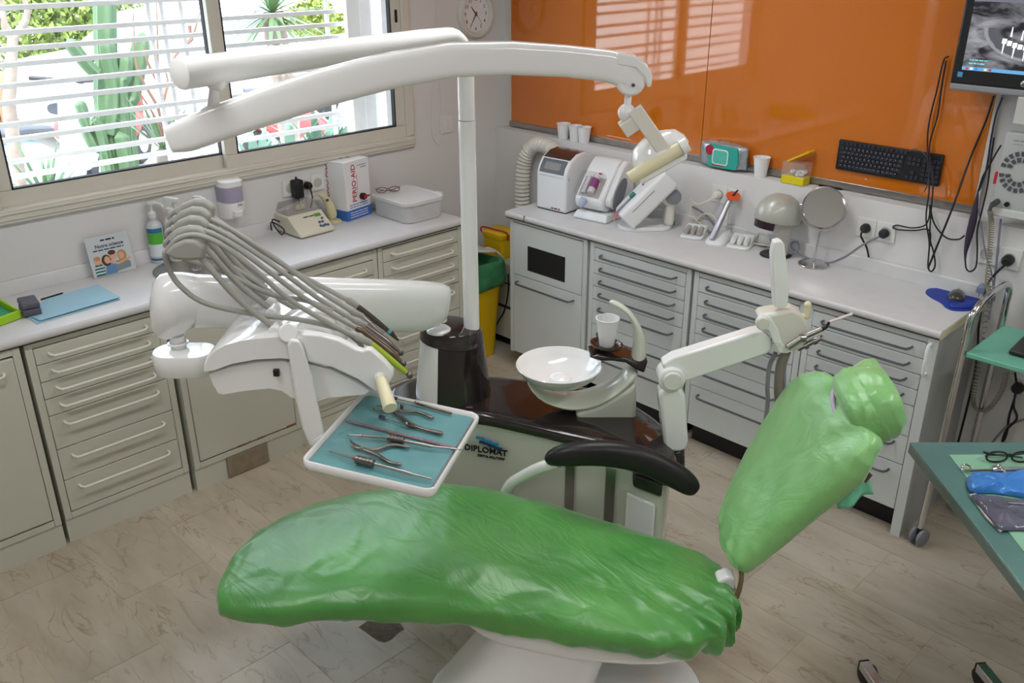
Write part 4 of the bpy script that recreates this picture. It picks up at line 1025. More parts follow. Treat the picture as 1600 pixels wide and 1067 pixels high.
# back support
b0, b1 = uv(0.70, 2.18, 0.56), uv(0.90, 2.18, 0.97)
rr = []
for k in range(7):
    t_ = k / 6; c_ = b0.lerp(b1, t_) + UH * (0.035 * math.sin(PI * t_)) ; w_ = 0.06
    rr.append(sring(c_, VH, (UH * 0.89 - ZH * 0.45), w_, 0.016, 3, 20))
g = G(); g.loft(rr); g.out('back_support', M_WHITE, ch)
g = G(); g.tube(spline([at_v(1126, 962, 2.06), at_v(1142, 948, 2.06), at_v(1153, 927, 2.06), at_v(1158, 905, 2.07), at_v(1158, 885, 2.09)], 6), 0.011, 10, flat=0.6); g.out('hinge_trim', mat('brown_trim', '6E5A40', 0.4), ch)
hcv = [at_v(a, b, 2.10) for a, b in ((1122, 908), (1138, 902), (1150, 904), (1148, 922), (1134, 949), (1124, 957), (1118, 944))]
g = G(); g.prism(hcv, VH * 0.05); g.out('hinge_cover', M_WHITE, ch, bevel=0.008, bseg=3)
# armrest
ar = [(853, 722, 6), (860, 716, 13), (880, 711, 18), (905, 708, 20), (940, 707, 21), (980, 711, 22), (1015, 722, 22), (1045, 737, 21), (1070, 752, 19), (1083, 762, 15), (1089, 766, 8)]
cs = [at_v(a, b, 2.47 - 0.06 * (a - 853) / 236) for a, b, c_ in ar]
rr = []
for i, p in enumerate(cs):
    d = (cs[min(i + 1, len(cs) - 1)] - cs[max(i - 1, 0)]).normalized(); nz = d.cross(VH); nz = nz if nz.z > 0 else -nz
    rr.append(sring(p, VH, nz.normalized(), 0.034 * min(1, ar[i][2] / 17), ar[i][2] * 2.86 / F_PX, 2.4, 22))
g = G(); g.loft(rr); g.out('armrest', M_SOFT, ch, sub=1, ang=80)
g = G(); g.tube(spline([at_v(872, 722, 2.47), at_v(845, 730, 2.50), at_v(820, 742, 2.54), at_v(795, 760, 2.58), at_v(780, 800, 2.60)], 6), [0.019] * 25, 14); g.out('armrest_arm', M_WHITE, ch)

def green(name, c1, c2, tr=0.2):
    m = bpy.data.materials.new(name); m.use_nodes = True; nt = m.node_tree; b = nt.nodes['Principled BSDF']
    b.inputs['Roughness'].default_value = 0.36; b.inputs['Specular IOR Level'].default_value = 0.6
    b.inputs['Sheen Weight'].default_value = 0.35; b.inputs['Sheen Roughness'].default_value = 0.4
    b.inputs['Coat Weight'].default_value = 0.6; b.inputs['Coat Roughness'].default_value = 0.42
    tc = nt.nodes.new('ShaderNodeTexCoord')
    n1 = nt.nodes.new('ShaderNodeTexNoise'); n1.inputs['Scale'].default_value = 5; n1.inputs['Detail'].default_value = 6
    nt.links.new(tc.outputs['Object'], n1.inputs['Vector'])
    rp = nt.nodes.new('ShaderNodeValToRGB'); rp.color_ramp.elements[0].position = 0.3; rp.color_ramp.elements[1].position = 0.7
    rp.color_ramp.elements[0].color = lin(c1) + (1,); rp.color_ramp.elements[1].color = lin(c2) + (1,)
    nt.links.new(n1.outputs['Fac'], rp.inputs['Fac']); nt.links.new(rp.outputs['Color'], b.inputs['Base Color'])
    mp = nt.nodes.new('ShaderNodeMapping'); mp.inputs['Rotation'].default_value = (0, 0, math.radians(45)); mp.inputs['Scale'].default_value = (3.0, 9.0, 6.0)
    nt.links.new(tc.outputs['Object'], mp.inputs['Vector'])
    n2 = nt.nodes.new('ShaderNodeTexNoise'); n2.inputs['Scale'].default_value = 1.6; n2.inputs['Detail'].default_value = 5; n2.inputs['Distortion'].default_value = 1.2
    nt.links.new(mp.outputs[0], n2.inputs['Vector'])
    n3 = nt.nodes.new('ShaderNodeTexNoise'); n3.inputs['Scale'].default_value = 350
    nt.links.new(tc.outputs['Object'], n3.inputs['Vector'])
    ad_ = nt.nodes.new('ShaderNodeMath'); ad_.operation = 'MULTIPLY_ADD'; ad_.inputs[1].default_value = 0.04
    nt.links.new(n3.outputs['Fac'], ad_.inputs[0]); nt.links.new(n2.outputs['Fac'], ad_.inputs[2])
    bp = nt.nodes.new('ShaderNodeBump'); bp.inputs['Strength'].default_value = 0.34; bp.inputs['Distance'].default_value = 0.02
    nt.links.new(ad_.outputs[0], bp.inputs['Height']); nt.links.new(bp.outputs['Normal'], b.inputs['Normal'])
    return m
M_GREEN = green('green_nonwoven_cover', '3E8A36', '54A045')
M_GREEN2 = green('light_green_nonwoven_cover', '72B463', '8CC67C')  # own lighter green, lightened further to stand in for window glare

def fold(p, s, d=1.0):
    """soft creases: ridged noise stretched along the chair"""
    n = noise.noise(Vector((p[0] * 4, p[1] * 13, p[2] * 9)) * s)
    r = 1 - abs(noise.noise(Vector((p[0] * 5 + p[1] * 3, p[1] * 9 - p[0] * 4, p[2] * 8 + 4)) * s)) * 2
    return (n * 0.5 + max(0, r - 0.72) * 1.6) * d
us = [-0.862, -0.855, -0.835, -0.80, -0.74, -0.65, -0.50, -0.35, -0.20, -0.05, 0.10, 0.25, 0.38, 0.48, 0.56, 0.61, 0.635, 0.648]
vn = [2.13, 2.08, 2.04, 2.02, 2.005, 2.0, 2.005, 2.00, 1.985, 1.965, 1.94, 1.915, 1.895, 1.90, 1.93, 1.98, 2.03, 2.07]
vf = [2.19, 2.25, 2.32, 2.40, 2.47, 2.53, 2.585, 2.605, 2.60, 2.565, 2.52, 2.46, 2.40, 2.345, 2.29, 2.235, 2.19, 2.15]
zt = [0.46, 0.475, 0.485, 0.495, 0.505, 0.515, 0.53, 0.545, 0.555, 0.545, 0.53, 0.515, 0.505, 0.50, 0.495, 0.49, 0.47, 0.44]
zb = [0.43, 0.415, 0.405, 0.40, 0.395, 0.395, 0.395, 0.395, 0.392, 0.385, 0.375, 0.365, 0.36, 0.36, 0.365, 0.37, 0.385, 0.40]
NS, NR = 150, 96
rr = []
for i in range(NS + 1):
    t_ = i / NS; e_ = 0.5 - 0.5 * math.cos(PI * t_); t_ = 0.45 * t_ + 0.55 * e_
    u_ = us[0] + (us[-1] - us[0]) * t_
    a, b, c_, d = (lerp_list(us, L_, u_) for L_ in (vn, vf, zt, zb))
    ring = sring(Vector((0, (a + b) / 2, (c_ + d) / 2)), Vector((0, 1, 0)), Vector((0, 0, 1)), (b - a) / 2, (c_ - d) / 2, 3.0, NR)
    out = []
    for p in ring:
        endw = max(0.0, min(1.0, (u_ - 0.30) / 0.3)); side = max(0.0, min(1.0, ((a + b) / 2 - p.y) / ((b - a) / 2)))
        k_ = fold((u_, p.y, p.z), 1.0) * 0.009
        k_ += endw * side * 0.020 * math.sin(u_ * 55 + p.y * 60 + 3 * noise.noise(Vector((u_ * 6, p.y * 8, 0))))
        k_ += 0.012 * max(0, 1 - abs((p.y - 2.05) * 2.4 + (u_ - 0.05) * 1.1) * 5) * min(1, max(0, (u_ + 0.2) * 4)) * (p.z > (c_ + d) / 2)
        nrm = Vector((0, (p.y - (a + b) / 2) / ((b - a) / 2), (p.z - (c_ + d) / 2) / max(0.02, (c_ - d) / 2))).normalized()
        hem = 0.010 * noise.noise(Vector((u_ * 14, 1.3, 0.4))) * (nrm.z < -0.3)
        q = p + nrm * (k_ + hem)
        out.append(uv(u_ + (0.006 * noise.noise(Vector((p.y * 20, p.z * 20, u_ * 4)))), q.y, q.z))
    rr.append(out)
g = G(); g.loft(rr)
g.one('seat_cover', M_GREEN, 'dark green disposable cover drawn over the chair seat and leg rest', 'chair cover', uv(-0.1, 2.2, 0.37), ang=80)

# backrest cover: rings run up the backrest
B0, B1 = Vector((0.628, 0, 0.555)), Vector((0.912, 0, 1.045))
ax = (B1 - B0).normalized(); nrm_ = Vector((-ax.z, 0, ax.x))
LB = (B1 - B0).length
ss = [0.0, 0.015, 0.05, 0.12, 0.22, 0.35, 0.50, 0.65, 0.78, 0.88, 0.95, 0.985, 1.0]
wn_ = [2.08, 2.065, 2.055, 2.05, 2.045, 2.035, 2.015, 1.985, 1.955, 1.95, 1.965, 1.99, 2.04]
wf_ = [2.20, 2.255, 2.30, 2.36, 2.41, 2.455, 2.485, 2.50, 2.495, 2.465, 2.41, 2.35, 2.27]
tt = [0.02, 0.033, 0.045, 0.052, 0.056, 0.058, 0.058, 0.058, 0.057, 0.053, 0.044, 0.033, 0.018]
rr = []
for i in range(101):
    t_ = i / 100; s_ = 0.5 - 0.5 * math.cos(PI * t_); s_ = 0.5 * s_ + 0.5 * t_
    a, b, h_ = (lerp_list(ss, L_, s_) for L_ in (wn_, wf_, tt))
    bow = 0.028 * math.sin(PI * s_)
    c_ = B0 + ax * (LB * s_) - nrm_ * bow
    ring = sring(Vector((0, 0, 0)), Vector((0, 1, 0)), Vector((0, 0, 1)), (b - a) / 2, h_, 2.8, 80)
    out = []
    for p in ring:
        pu = p.z + fold((s_ * 0.5, p.y + 2.1, p.z), 1.0) * 0.006 * (1 if p.z > 0 else 0.5)
        if s_ < 0.15: pu += 0.008 * math.sin(p.y * 90) * (1 - s_ / 0.15)
        if s_ > 0.7: pu += 0.006 * math.sin(p.y * 45 + s_ * 14) * (s_ - 0.7) / 0.3
        w3 = c_ + nrm_ * pu + ax * (0.012 * noise.noise(Vector((p.y * 12, s_ * 5, 2))))
        out.append(uv(w3.x, (a + b) / 2 + p.y, w3.z))
    rr.append(out)
g = G(); g.loft(rr)
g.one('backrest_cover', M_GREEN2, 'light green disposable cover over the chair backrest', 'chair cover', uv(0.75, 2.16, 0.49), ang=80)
# headrest with cover, gathered towards the back
hc = uv(0.925, 2.13, 1.072)
hx = (uvd((0.90, -0.06, 0.36))).normalized(); hy = VH - hx * VH.dot(hx); hy.normalize(); hz = hx.cross(hy)
HL = [-0.065, -0.062, -0.05, -0.02, 0.02, 0.05, 0.068, 0.075]
HW = [0.06, 0.085, 0.105, 0.118, 0.12, 0.118, 0.11, 0.085]
HT = [0.02, 0.035, 0.05, 0.062, 0.066, 0.064, 0.055, 0.03]
rr = []
for i in range(41):
    l_ = HL[0] + (HL[-1] - HL[0]) * i / 40
    w_, t_ = lerp_list(HL, HW, l_), lerp_list(HL, HT, l_)
    ring = []
    for k in range(60):
        a = 2 * PI * k / 60; cs_, sn_ = math.cos(a), math.sin(a)
        y_ = w_ * math.copysign(abs(cs_) ** 0.75, cs_); z_ = t_ * math.copysign(abs(sn_) ** 0.75, sn_)
        if z_ < 0: z_ *= 2.1 - 0.8 * abs(cs_)
        cr = fold((l_ * 2, y_ * 2, z_), 1.3) * 0.008 + 0.004 * math.sin(y_ * 60 + l_ * 40) * (l_ > 0)
        ring.append(hc + hx * l_ + hy * (y_ * (1 + cr * 4)) + hz * (z_ + (cr if z_ > 0 else -cr)))
    rr.append(ring)
g = G(); g.loft(rr)
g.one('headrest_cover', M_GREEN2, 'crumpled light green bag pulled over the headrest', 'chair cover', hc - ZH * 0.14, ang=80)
g = G(); g.tube(spline([at_v(1302, 607, 2.2), at_v(1301, 625, 2.17), at_v(1305, 645, 2.14), at_v(1314, 665, 2.10)], 6), [0.002, 0.004] + [0.006] * 12 + [0.005, 0.004, 0.003, 0.002, 0.001], 8); g.out('headrest_band', mat('lilac_band', 'C9B6D6', 0.5), ch)
g = G(); g.cyl(uv(0.89, 2.135, 0.97), uv(0.96, 2.135, 1.06), 0.016, n=12); g.out('headrest_stem', M_CHROME, ch)
# bib hanging behind the backrest from a clip
g = G(); nb = 12; rows = []
for i in range(nb + 1):
    r_ = []
    for j in range(nb + 1):
        ju, iu = j / nb, i / nb
        p = at_v((1300 + 52 * ju) * (1 - iu) + (1311 + 53 * ju) * iu, (742 - 28 * ju) * (1 - iu) + (797 - 25 * ju) * iu, 2.02)
        r_.append(p + VH * (0.012 * math.sin(j * 0.6 + i * 0.2)))
    rows.append([g._v(x) for x in r_])
for i in range(nb):
    for j in range(nb): g._f([rows[i][j], rows[i][j + 1], rows[i + 1][j + 1], rows[i + 1][j]])
o = g.one('patient_bib', mat('mint_paper', '74C4A0', 0.6, var=0.05), 'mint green paper bib hanging behind the backrest', 'bib', at_v(1340, 780, 2.02))
sol = o.modifiers.new('thickness', 'SOLIDIFY'); sol.thickness = 0.002
g = G(); a = at_v(1360, 700, 2.0); b = at_v(1356, 742, 2.0); g.tube(spline([a, at_v(1357, 720, 2.0), b], 5), 0.0022, 8); g.box(b - ZH * 0.008, (0.012, 0.008, 0.028), Matrix.Rotation(0.4, 3, 'Y'))
g.one('bib_clip', M_DSTEEL, 'dark metal clip on a chain holding the mint bib', 'clip', b - ZH * 0.02)

# ------------------------------------------------------------------ things on and above the window worktop
def wx(y, z, out_=0.0): return Vector((WX + out_, y, z))
Cz = CT + 0.0006
# wall clock
cy, cz, cr = -0.131, 1.812, 0.128
t = thing('wall_clock', 'round white wall clock between the window and the orange glass', 'clock', (WX, cy, cz))
RX90 = Matrix.Rotation(PI / 2, 3, 'Y')
g = G(); g.lathe([(0.0, 0.004), (0.092, 0.004), (0.098, 0.02), (0.106, 0.028), (0.118, 0.026), (0.127, 0.014), (0.129, 0.001), (0.0, 0.001)], (WX, cy, cz), 48, ax=RX90); g.out('clock_case', mat('clock_rim', 'CFCDC6', 0.5), t)
g = G(); g.lathe([(0.0, 0.0055), (0.0935, 0.0055), (0.0935, 0.0042), (0.0, 0.0042)], (WX, cy, cz), 48, ax=RX90); g.out('dial', M_PAPER, t)
CF = Matrix(((0, 0, 1, WX + 0.0062), (1, 0, 0, cy), (0, 1, 0, cz), (0, 0, 0, 1)))
g = G()
for h in range(1, 13):
    a = PI / 2 - 2 * PI * h / 12
    g.text(str(h), 0.026, CF @ Matrix.Translation((0.074 * math.cos(a), 0.074 * math.sin(a) - 0.009, 0)), 0.0003, 'CENTER')
g.out('numerals', M_INK_B, t, smooth=False)
def hand(ang, L, w, z, m, nm):
    g = G(); d = Vector((math.cos(ang), math.sin(ang), 0)); p = Vector((-d.y, d.x, 0))
    g.prism([CF @ (q + Vector((0, 0, z))) for q in (-d * 0.012 - p * w, d * L - p * w * 0.4, d * L + p * w * 0.4, -d * 0.012 + p * w)], (0.0012, 0, 0)); g.out(nm, m, t, smooth=False)
A = lambda h_: PI / 2 - 2 * PI * h_ / 12
hand(A(10.62), 0.048, 0.0035, 0.001, M_INK_B, 'hour_hand'); hand(A(7.1), 0.068, 0.0028, 0.003, M_INK_B, 'minute_hand'); hand(A(4.75), 0.072, 0.0008, 0.005, M_INK_B, 'second_hand')
g = G(); g.lathe([(0.0, 0.014), (0.005, 0.013), (0.005, 0.008), (0.0, 0.008)], (WX, cy, cz), 16, ax=RX90); g.out('hub', M_INK_R, t)
# pair of switches and the blind cord
sa, sb = at_x(686, 182, WX), at_x(706, 206, WX)
t = thing('light_switch', 'white double switch plate on the wall beside the window', 'switch', (WX, (sa.y + sb.y) / 2, sb.z))
g = G(); g.bx(WX, WX + 0.008, sa.y, sb.y, sb.z, sa.z); g.out('plate', M_WHITE2, t, bevel=0.002)
for k in (0.3, 0.7):
    yy = sa.y + (sb.y - sa.y) * k; g = G(); g.bx(WX + 0.008, WX + 0.012, yy - 0.012, yy + 0.012, sb.z + 0.02, sa.z - 0.02); g.out('rocker', M_WHITE2, t, bevel=0.0015)
t = thing('blind_cord', 'thin looped blind cord hanging on the wall next to the window', 'cord', at_x(686, 220, WX + 0.004))
g = G(); g.tube(spline([at_x(681, 0, WX + 0.006), at_x(679, 60, WX + 0.006), at_x(677, 120, WX + 0.006), at_x(674, 180, WX + 0.006), at_x(676, 212, WX + 0.006), at_x(685, 226, WX + 0.006), at_x(692, 214, WX + 0.016), at_x(691, 180, WX + 0.016), at_x(687, 100, WX + 0.016), at_x(684, 0, WX + 0.016)], 6), 0.0014, 6); g.out('loop', M_WHITE2, t)

# soap dispenser
sa, sb = at_x(334, 284, WX), at_x(375, 330, WX)
sy0, sy1 = sa.y + 0.0, sb.y + 0.0
t = thing('soap_dispenser', 'white wall soap dispenser with a smoky window under the window sill', 'dispenser', (WX, (sy0 + sy1) / 2, 1.02))
ym = (sy0 + sy1) / 2; hw = abs(sy1 - sy0) / 2
def dring(z, w, d): return [Vector((WX + max(0.0008, x_), ym + y_, z)) for x_, y_ in [(d * max(0, math.sin(a)) ** 0.6, -w * math.copysign(abs(math.cos(a)) ** 0.6, math.cos(a))) for a in [PI * k / 16 for k in range(17)]]]
g = G(); g.loft([dring(1.165, hw, 0.085), dring(1.19, hw, 0.09), dring(1.196, hw * 0.9, 0.075)]); g.out('housing_cap', M_WHITE, t)
g = G(); g.loft([dring(1.02, hw * 0.92, 0.07), dring(1.07, hw * 0.98, 0.09), dring(1.095, hw, 0.092)]); g.out('housing_base', M_WHITE, t)
g = G(); g.loft([dring(1.0955, hw * 0.98, 0.086), dring(1.1645, hw * 0.98, 0.083)]); g.out('liquid_window', mat('violet_soap', 'A29CB4', 0.15, var=0.1, coat=0.5), t)
g = G(); g.loft([dring(1.03, hw * 0.5, 0.098), dring(1.06, hw * 0.55, 0.105)]); g.out('push_bar', M_WHITE, t, bevel=0.004)
g = G(); g.text('JVD', 0.016, Matrix(((0, 0, 1, WX + 0.0925), (1, 0, 0, ym + 0.0), (0, 1, 0, 1.078), (0, 0, 0, 1))), 0.0006); g.out('lettering', M_INK_G, t, smooth=False)

# bottles at the sink
def pump_bottle(name, lab, base, r, h, m, lm=None, spray=False, turn=0.6):
    t = thing(name, lab, 'bottle', base)
    g = G(); g.lathe([(0, 0), (r * 0.92, 0), (r, 0.006), (r, h * 0.86), (r * 0.8, h * 0.94), (r * 0.42, h), (r * 0.42, h + 0.012), (0, h + 0.012)], base, 28); g.out('bottle_body', m, t)
    d = Vector((math.cos(turn), math.sin(turn), 0))
    g = G(); b = base + ZH * (h + 0.0125)
    if spray:
        g.lathe([(0, 0), (0.019, 0), (0.019, 0.02), (0.012, 0.026), (0, 0.026)], b, 20)
        F_ = frame(b + ZH * 0.05, d)
        g.prism([F_ @ Vector(q) for q in ((-0.03, -0.011, -0.012), (-0.022, -0.011, -0.026), (0.012, -0.011, -0.026), (0.02, -0.011, -0.002), (0.045, -0.011, 0.0), (0.045, -0.011, 0.014), (-0.02, -0.011, 0.018))], F_.to_3x3() @ Vector((0, 0.022, 0)))
        g.tube([F_ @ Vector(q) for q in ((0.024, 0, -0.004), (0.028, 0, -0.025), (0.02, 0, -0.04))], 0.005, 8)
    else:
        g.lathe([(0, 0), (r * 0.5, 0), (r * 0.5, 0.02), (r * 0.35, 0.024), (0.006, 0.03), (0.006, 0.055), (0.016, 0.056), (0.018, 0.068), (0, 0.07)], b, 20)
        g.tube([b + ZH * 0.063, b + ZH * 0.063 + d * 0.03, b + ZH * 0.060 + d * 0.05, b + ZH * 0.046 + d * 0.056], [0.007, 0.006, 0.005, 0.004], 10)
    g.out('pump' if not spray else 'trigger_head', M_WHITE2, t, bevel=0.001)
    if lm:
        a0 = -PI / 2 - 0.9
        for (za, zb, mm) in lm:
            g = G(); n = 14
            g.loft([[base + Vector(((r + e) * math.cos(-1.75 + 2.3 * k / n), (r + e) * math.sin(-1.75 + 2.3 * k / n), za + (zb - za) * q)) for k in range(n + 1)] + [base + Vector(((r - 0.001) * math.cos(-1.75 + 2.3 * k / n), (r - 0.001) * math.sin(-1.75 + 2.3 * k / n), za + (zb - za) * q)) for k in range(n, -1, -1)] for q, e in ((0, 0.0006), (1, 0.0006))])
            g.out('label_band', mm, t)
    return t
M_LG = mat('label_green', '58B43C', 0.5); M_LB = mat('label_blue', '2E6E9C', 0.5); M_LW = mat('label_white', 'DDE4EA', 0.5)
pb = at_z(250, 408, CT); pb.z = Cz
pump_bottle('pump_bottle', 'clear pump bottle with a green and blue label at the sink', pb, 0.034, 0.185, mat('clear_bottle', 'C9CCCE', 0.15, var=0.02, coat=0.4), [(0.135, 0.155, M_LB), (0.085, 0.134, M_LG), (0.03, 0.084, M_LW), (0.012, 0.022, M_LB)])
g = G(); g.box(pb + Vector((0.0345, -0.004, 0.10)), (0.0012, 0.012, 0.012)); g.one('label_spot', mat('orange_spot', 'D9752A', 0.5), 'orange square on the pump bottle label', 'label', pb + Vector((0.0345, -0.004, 0.094))) if False else g.bm.free()
pb2 = Vector((0.02, -1.985, Cz)); pump_bottle('spray_bottle', 'white trigger spray bottle behind the pump bottle', pb2, 0.036, 0.20, M_WHITE2, spray=True, turn=0.5)
pb3 = Vector((0.02, -1.86, Cz)); pump_bottle('pump_bottle', 'plain white pump bottle half hidden by the grey hoses', pb3, 0.033, 0.18, M_WHITE2, turn=0.3)
# round basin let into the worktop
bc = at_z(262, 420, CT); bc = Vector((0.19, -1.985, CT))
t = thing('wash_basin', 'round steel wash basin rim let into the window worktop', 'basin', bc)
g = G(); g.lathe([(0.175, 0.0003), (0.178, 0.003), (0.172, 0.004), (0.166, 0.0022), (0.160, 0.0012), (0.0, 0.0008)], bc, 48); g.out('basin_rim', M_STEEL, t)
g = G(); g.lathe([(0.0, 0.0035), (0.022, 0.003), (0.024, 0.001)], bc, 24); g.out('drain', M_CHROME, t)

# leaflet leaning against the wall
lf0, lf1 = Vector((0.0, -2.345, Cz)), Vector((0.0, -2.165, Cz))
LF = Matrix(((-0.22 * 0, 0, 0, 0),) * 4)
lx = Vector((0.0, 1, 0)); ly = Vector((-0.22, 0, 0.975)).normalized(); lz = lx.cross(ly)
LF = Matrix(((lx.x, ly.x, lz.x, 0.012), (lx.y, ly.y, lz.y, -2.348), (lx.z, ly.z, lz.z, Cz + 0.001), (0, 0, 0, 1)))
LWd, LH = 0.178, 0.165
t = thing('leaflet', 'small square leaflet with a family picture leaning against the upstand', 'leaflet', LF.translation)
g = G(LF); g.bx(0, LWd, 0, LH, -0.004, 0.0); g.out('card', mat('leaflet_paper', 'C3C9CB', 0.4), t, smooth=False)
def flat(pts, z, m, nm='print'):
    g = G(LF); g.prism([(a, b, z) for a, b in pts], (0, 0, 0.0003)); g.out(nm, m, t, smooth=False)
g = G(LF); g.dashes(0.062, 0.120, 0.143, 0.007, Matrix.Translation((0, 0, 0.0004)), 3); g.dashes(0.022, 0.15, 0.105, 0.005, Matrix.Translation((0, 0, 0.0004)), 5)
g.text('Notre science', 0.0205, Matrix.Translation((0.034, 0.117, 0.0004)), 0.0002, offset=0.0005); g.out('lettering', mat('navy_ink', '223048', 0.6), t, smooth=False)
def disc(cx, cy, r, ry=None, n=14): return [(cx + r * math.cos(2 * PI * k / n), cy + (ry or r) * math.sin(2 * PI * k / n)) for k in range(n)]
sk = mat('print_skin', 'D6A488', 0.5); hb = mat('print_brown_hair', '4A3226', 0.5); hl = mat('print_fair_hair', 'B98A55', 0.5)
tg = mat('print_teal_shirt', '2F7068', 0.5); tw2 = mat('print_white_stripe', 'D8E0E0', 0.5); bl = mat('print_blue_shirt', '5E86B0', 0.5); gy = mat('print_grey_shirt', '7E8C8C', 0.5)
flat([(0.012, 0.003), (0.05, 0.003), (0.052, 0.04), (0.042, 0.052), (0.018, 0.052), (0.012, 0.035)], 0.0003, tg)
for k in range(3): flat([(0.013, 0.012 + 0.013 * k), (0.05, 0.012 + 0.013 * k), (0.05, 0.017 + 0.013 * k), (0.013, 0.017 + 0.013 * k)], 0.0006, tw2)
flat([(0.05, 0.003), (0.1, 0.003), (0.098, 0.035), (0.085, 0.047), (0.06, 0.045)], 0.0009, bl)
flat([(0.1, 0.008), (0.16, 0.015), (0.162, 0.04), (0.13, 0.052), (0.092, 0.052)], 0.0006, gy)
flat(disc(0.03, 0.066, 0.014, 0.017), 0.0009, sk); flat(disc(0.03, 0.076, 0.014, 0.009), 0.0012, hl)
flat(disc(0.066, 0.062, 0.020, 0.024), 0.0012, hb); flat(disc(0.069, 0.063, 0.012, 0.016), 0.0015, sk)
flat(disc(0.096, 0.078, 0.016, 0.020), 0.0012, sk); flat(disc(0.094, 0.09, 0.016, 0.010), 0.0015, hb)
flat(disc(0.133, 0.070, 0.019, 0.024), 0.0009, hl); flat(disc(0.130, 0.07, 0.012, 0.015), 0.0012, sk)
flat([(0.075, 0.05), (0.11, 0.035), (0.165, 0.05), (0.162, 0.058), (0.112, 0.045), (0.08, 0.06)], 0.0015, sk)

# blue folder, pencil, grey case, green letter tray
fo = [at_z(58, 507, CT), at_z(188, 469, CT), at_z(152, 447, CT), at_z(70, 470, CT), at_z(43, 496, CT)]
fl = [Vector((p.x, p.y, Cz)) for p in fo]
t = thing('paper_folder', 'pale blue paper folder lying on the left of the window worktop', 'folder', sum(fl, Vector()) / 5)
M_PBLUE = mat('pale_blue_paper', '9CC4D6', 0.6, var=0.03)
g = G(); g.prism(fl, (0, 0, 0.0025)); g.out('back_cover', M_PBLUE, t, smooth=False)
g = G(); f2 = [p + Vector((-0.006, 0.004, 0.0026)) for p in fl]; f2[0] += Vector((-0.004, 0.012, 0.004)); f2[1] += Vector((0, 0, 0.006)); g.prism(f2, (0, 0, 0.0016)); g.out('front_cover', M_PBLUE, t, smooth=False)
pa, pb_ = at_z(66, 471, CT), at_z(99, 461, CT); pa.z = pb_.z = Cz + 0.0042
pa += Vector((-0.012, 0, 0)); pb_ += Vector((-0.012, 0, 0))
g = G(); g.tube([pa, pb_, pb_ + (pb_ - pa) * 0.06], [0.0036, 0.0036, 0.0008], 8); g.one('pencil', M_BLACK, 'dark pencil lying along the back edge of the blue folder', 'pencil', pa.lerp(pb_, 0.5) - ZH * 0.0036)
ga, gb = at_z(38, 499, CT), at_z(67, 493, CT)
gd = (gb - ga).normalized(); gn = Vector((-gd.y, gd.x, 0))
if gn.x > 0: gn = -gn
t = thing('glasses_case', 'dark grey hinged case standing at the corner of the blue folder', 'case', Vector((ga.x, ga.y, Cz)))
Fg = frame(Vector((ga.x, ga.y, Cz + 0.005)), gd)
wd = (gb - ga).length
ysgn = 1 if (Fg.to_3x3() @ Vector((0, 1, 0))).dot(gn) > 0 else -1
g = G(Fg); g.bx(0, wd, 0, ysgn * 0.10, 0, 0.026); g.out('case_bottom', mat('slate_case', '55535E', 0.5), t, bevel=0.005)
g = G(Fg); g.bx(0.0, wd, 0, ysgn * 0.10, 0.0268, 0.05); g.out('case_lid', mat('slate_case', '55535E', 0.5), t, bevel=0.007, bseg=3)
M_LIMEP = mat('lime_plastic', '9CCB1E', 0.3, var=0.03, coat=0.3)
ta, tb = at_z(4, 509, CT), at_z(36, 497, CT)
td = (tb - ta).normalized(); tn = Vector((-td.y, td.x, 0)); tn = tn if tn.x < 0 else -tn
Ft = frame(Vector((tb.x, tb.y, Cz)), -td); ys = 1 if (Ft.to_3x3() @ Vector((0, 1, 0))).dot(tn) > 0 else -1
t = thing('letter_tray', 'lime green tilted letter tray with papers at the left edge of the worktop', 'tray', Vector((tb.x, tb.y, Cz)))
g = G(Ft); TL, TD = 0.26, 0.26
g.bx(0, TL, 0, ys * 0.012, 0, 0.032)
g.prism([(0, 0, 0), (0, 0, 0.03), (0, ys * 0.10, 0.055), (0, ys * 0.2, 0.09), (0, ys * TD, 0.095), (0, ys * TD, 0.0)], (0.008, 0, 0))
g.bx(0, TL, 0, ys * TD, 0, 0.006); g.out('tray_shell', M_LIMEP, t, bevel=0.003)
g = G(Ft); g.prism([(0.012, ys * 0.02, 0.012), (TL, ys * 0.02, 0.012), (TL, ys * 0.24, 0.072), (0.012, ys * 0.24, 0.072)], (0, 0, 0.003)); g.out('papers', mat('deep_green_sheet', '2F8F63', 0.4, var=0.15), t, smooth=False)
g = G(Ft); g.prism([(0.03, ys * 0.02, 0.008), (TL, ys * 0.02, 0.008), (TL, ys * 0.09, 0.024), (0.03, ys * 0.09, 0.024)], (0, 0, 0.002)); g.out('insert', M_DGREY, t, smooth=False)

# wall sockets over the worktop
def socket_plate(name, lab, c, w, h, n, axis, group=None):
    """axis 'x': plate on the window wall; 'y': plate on the back wall"""
    t = thing(name, lab, 'socket', c, group=group)
    for k in range(n):
        o_ = (k - (n - 1) / 2) * (w / n)
        cc = Vector(c) + (Vector((0, o_, 0)) if axis == 'x' else Vector((o_, 0, 0)))
        g = G()
        ww = w / n * 0.98
        if axis == 'x': g.bx(c[0], c[0] + 0.009, cc.y - ww / 2, cc.y + ww / 2, cc.z - h / 2, cc.z + h / 2)
        else: g.bx(cc.x - ww / 2, cc.x + ww / 2, c[1] - 0.009, c[1], cc.z - h / 2, cc.z + h / 2)
        pl = g.out('plate', M_WHITE2, t, bevel=0.002)
        Ax = RX90 if axis == 'x' else Matrix.Rotation(PI / 2, 3, 'X')
        g = G(); g.lathe([(0.0, 0.0095), (0.019, 0.0095), (0.021, 0.0115), (0.0225, 0.0095)], cc, 24, ax=Ax); g.out('well', mat('socket_well', 'B9B7B0', 0.5), pl)
    return t
s0 = at_x(450, 293, WX); s1 = at_x(502, 284, WX)
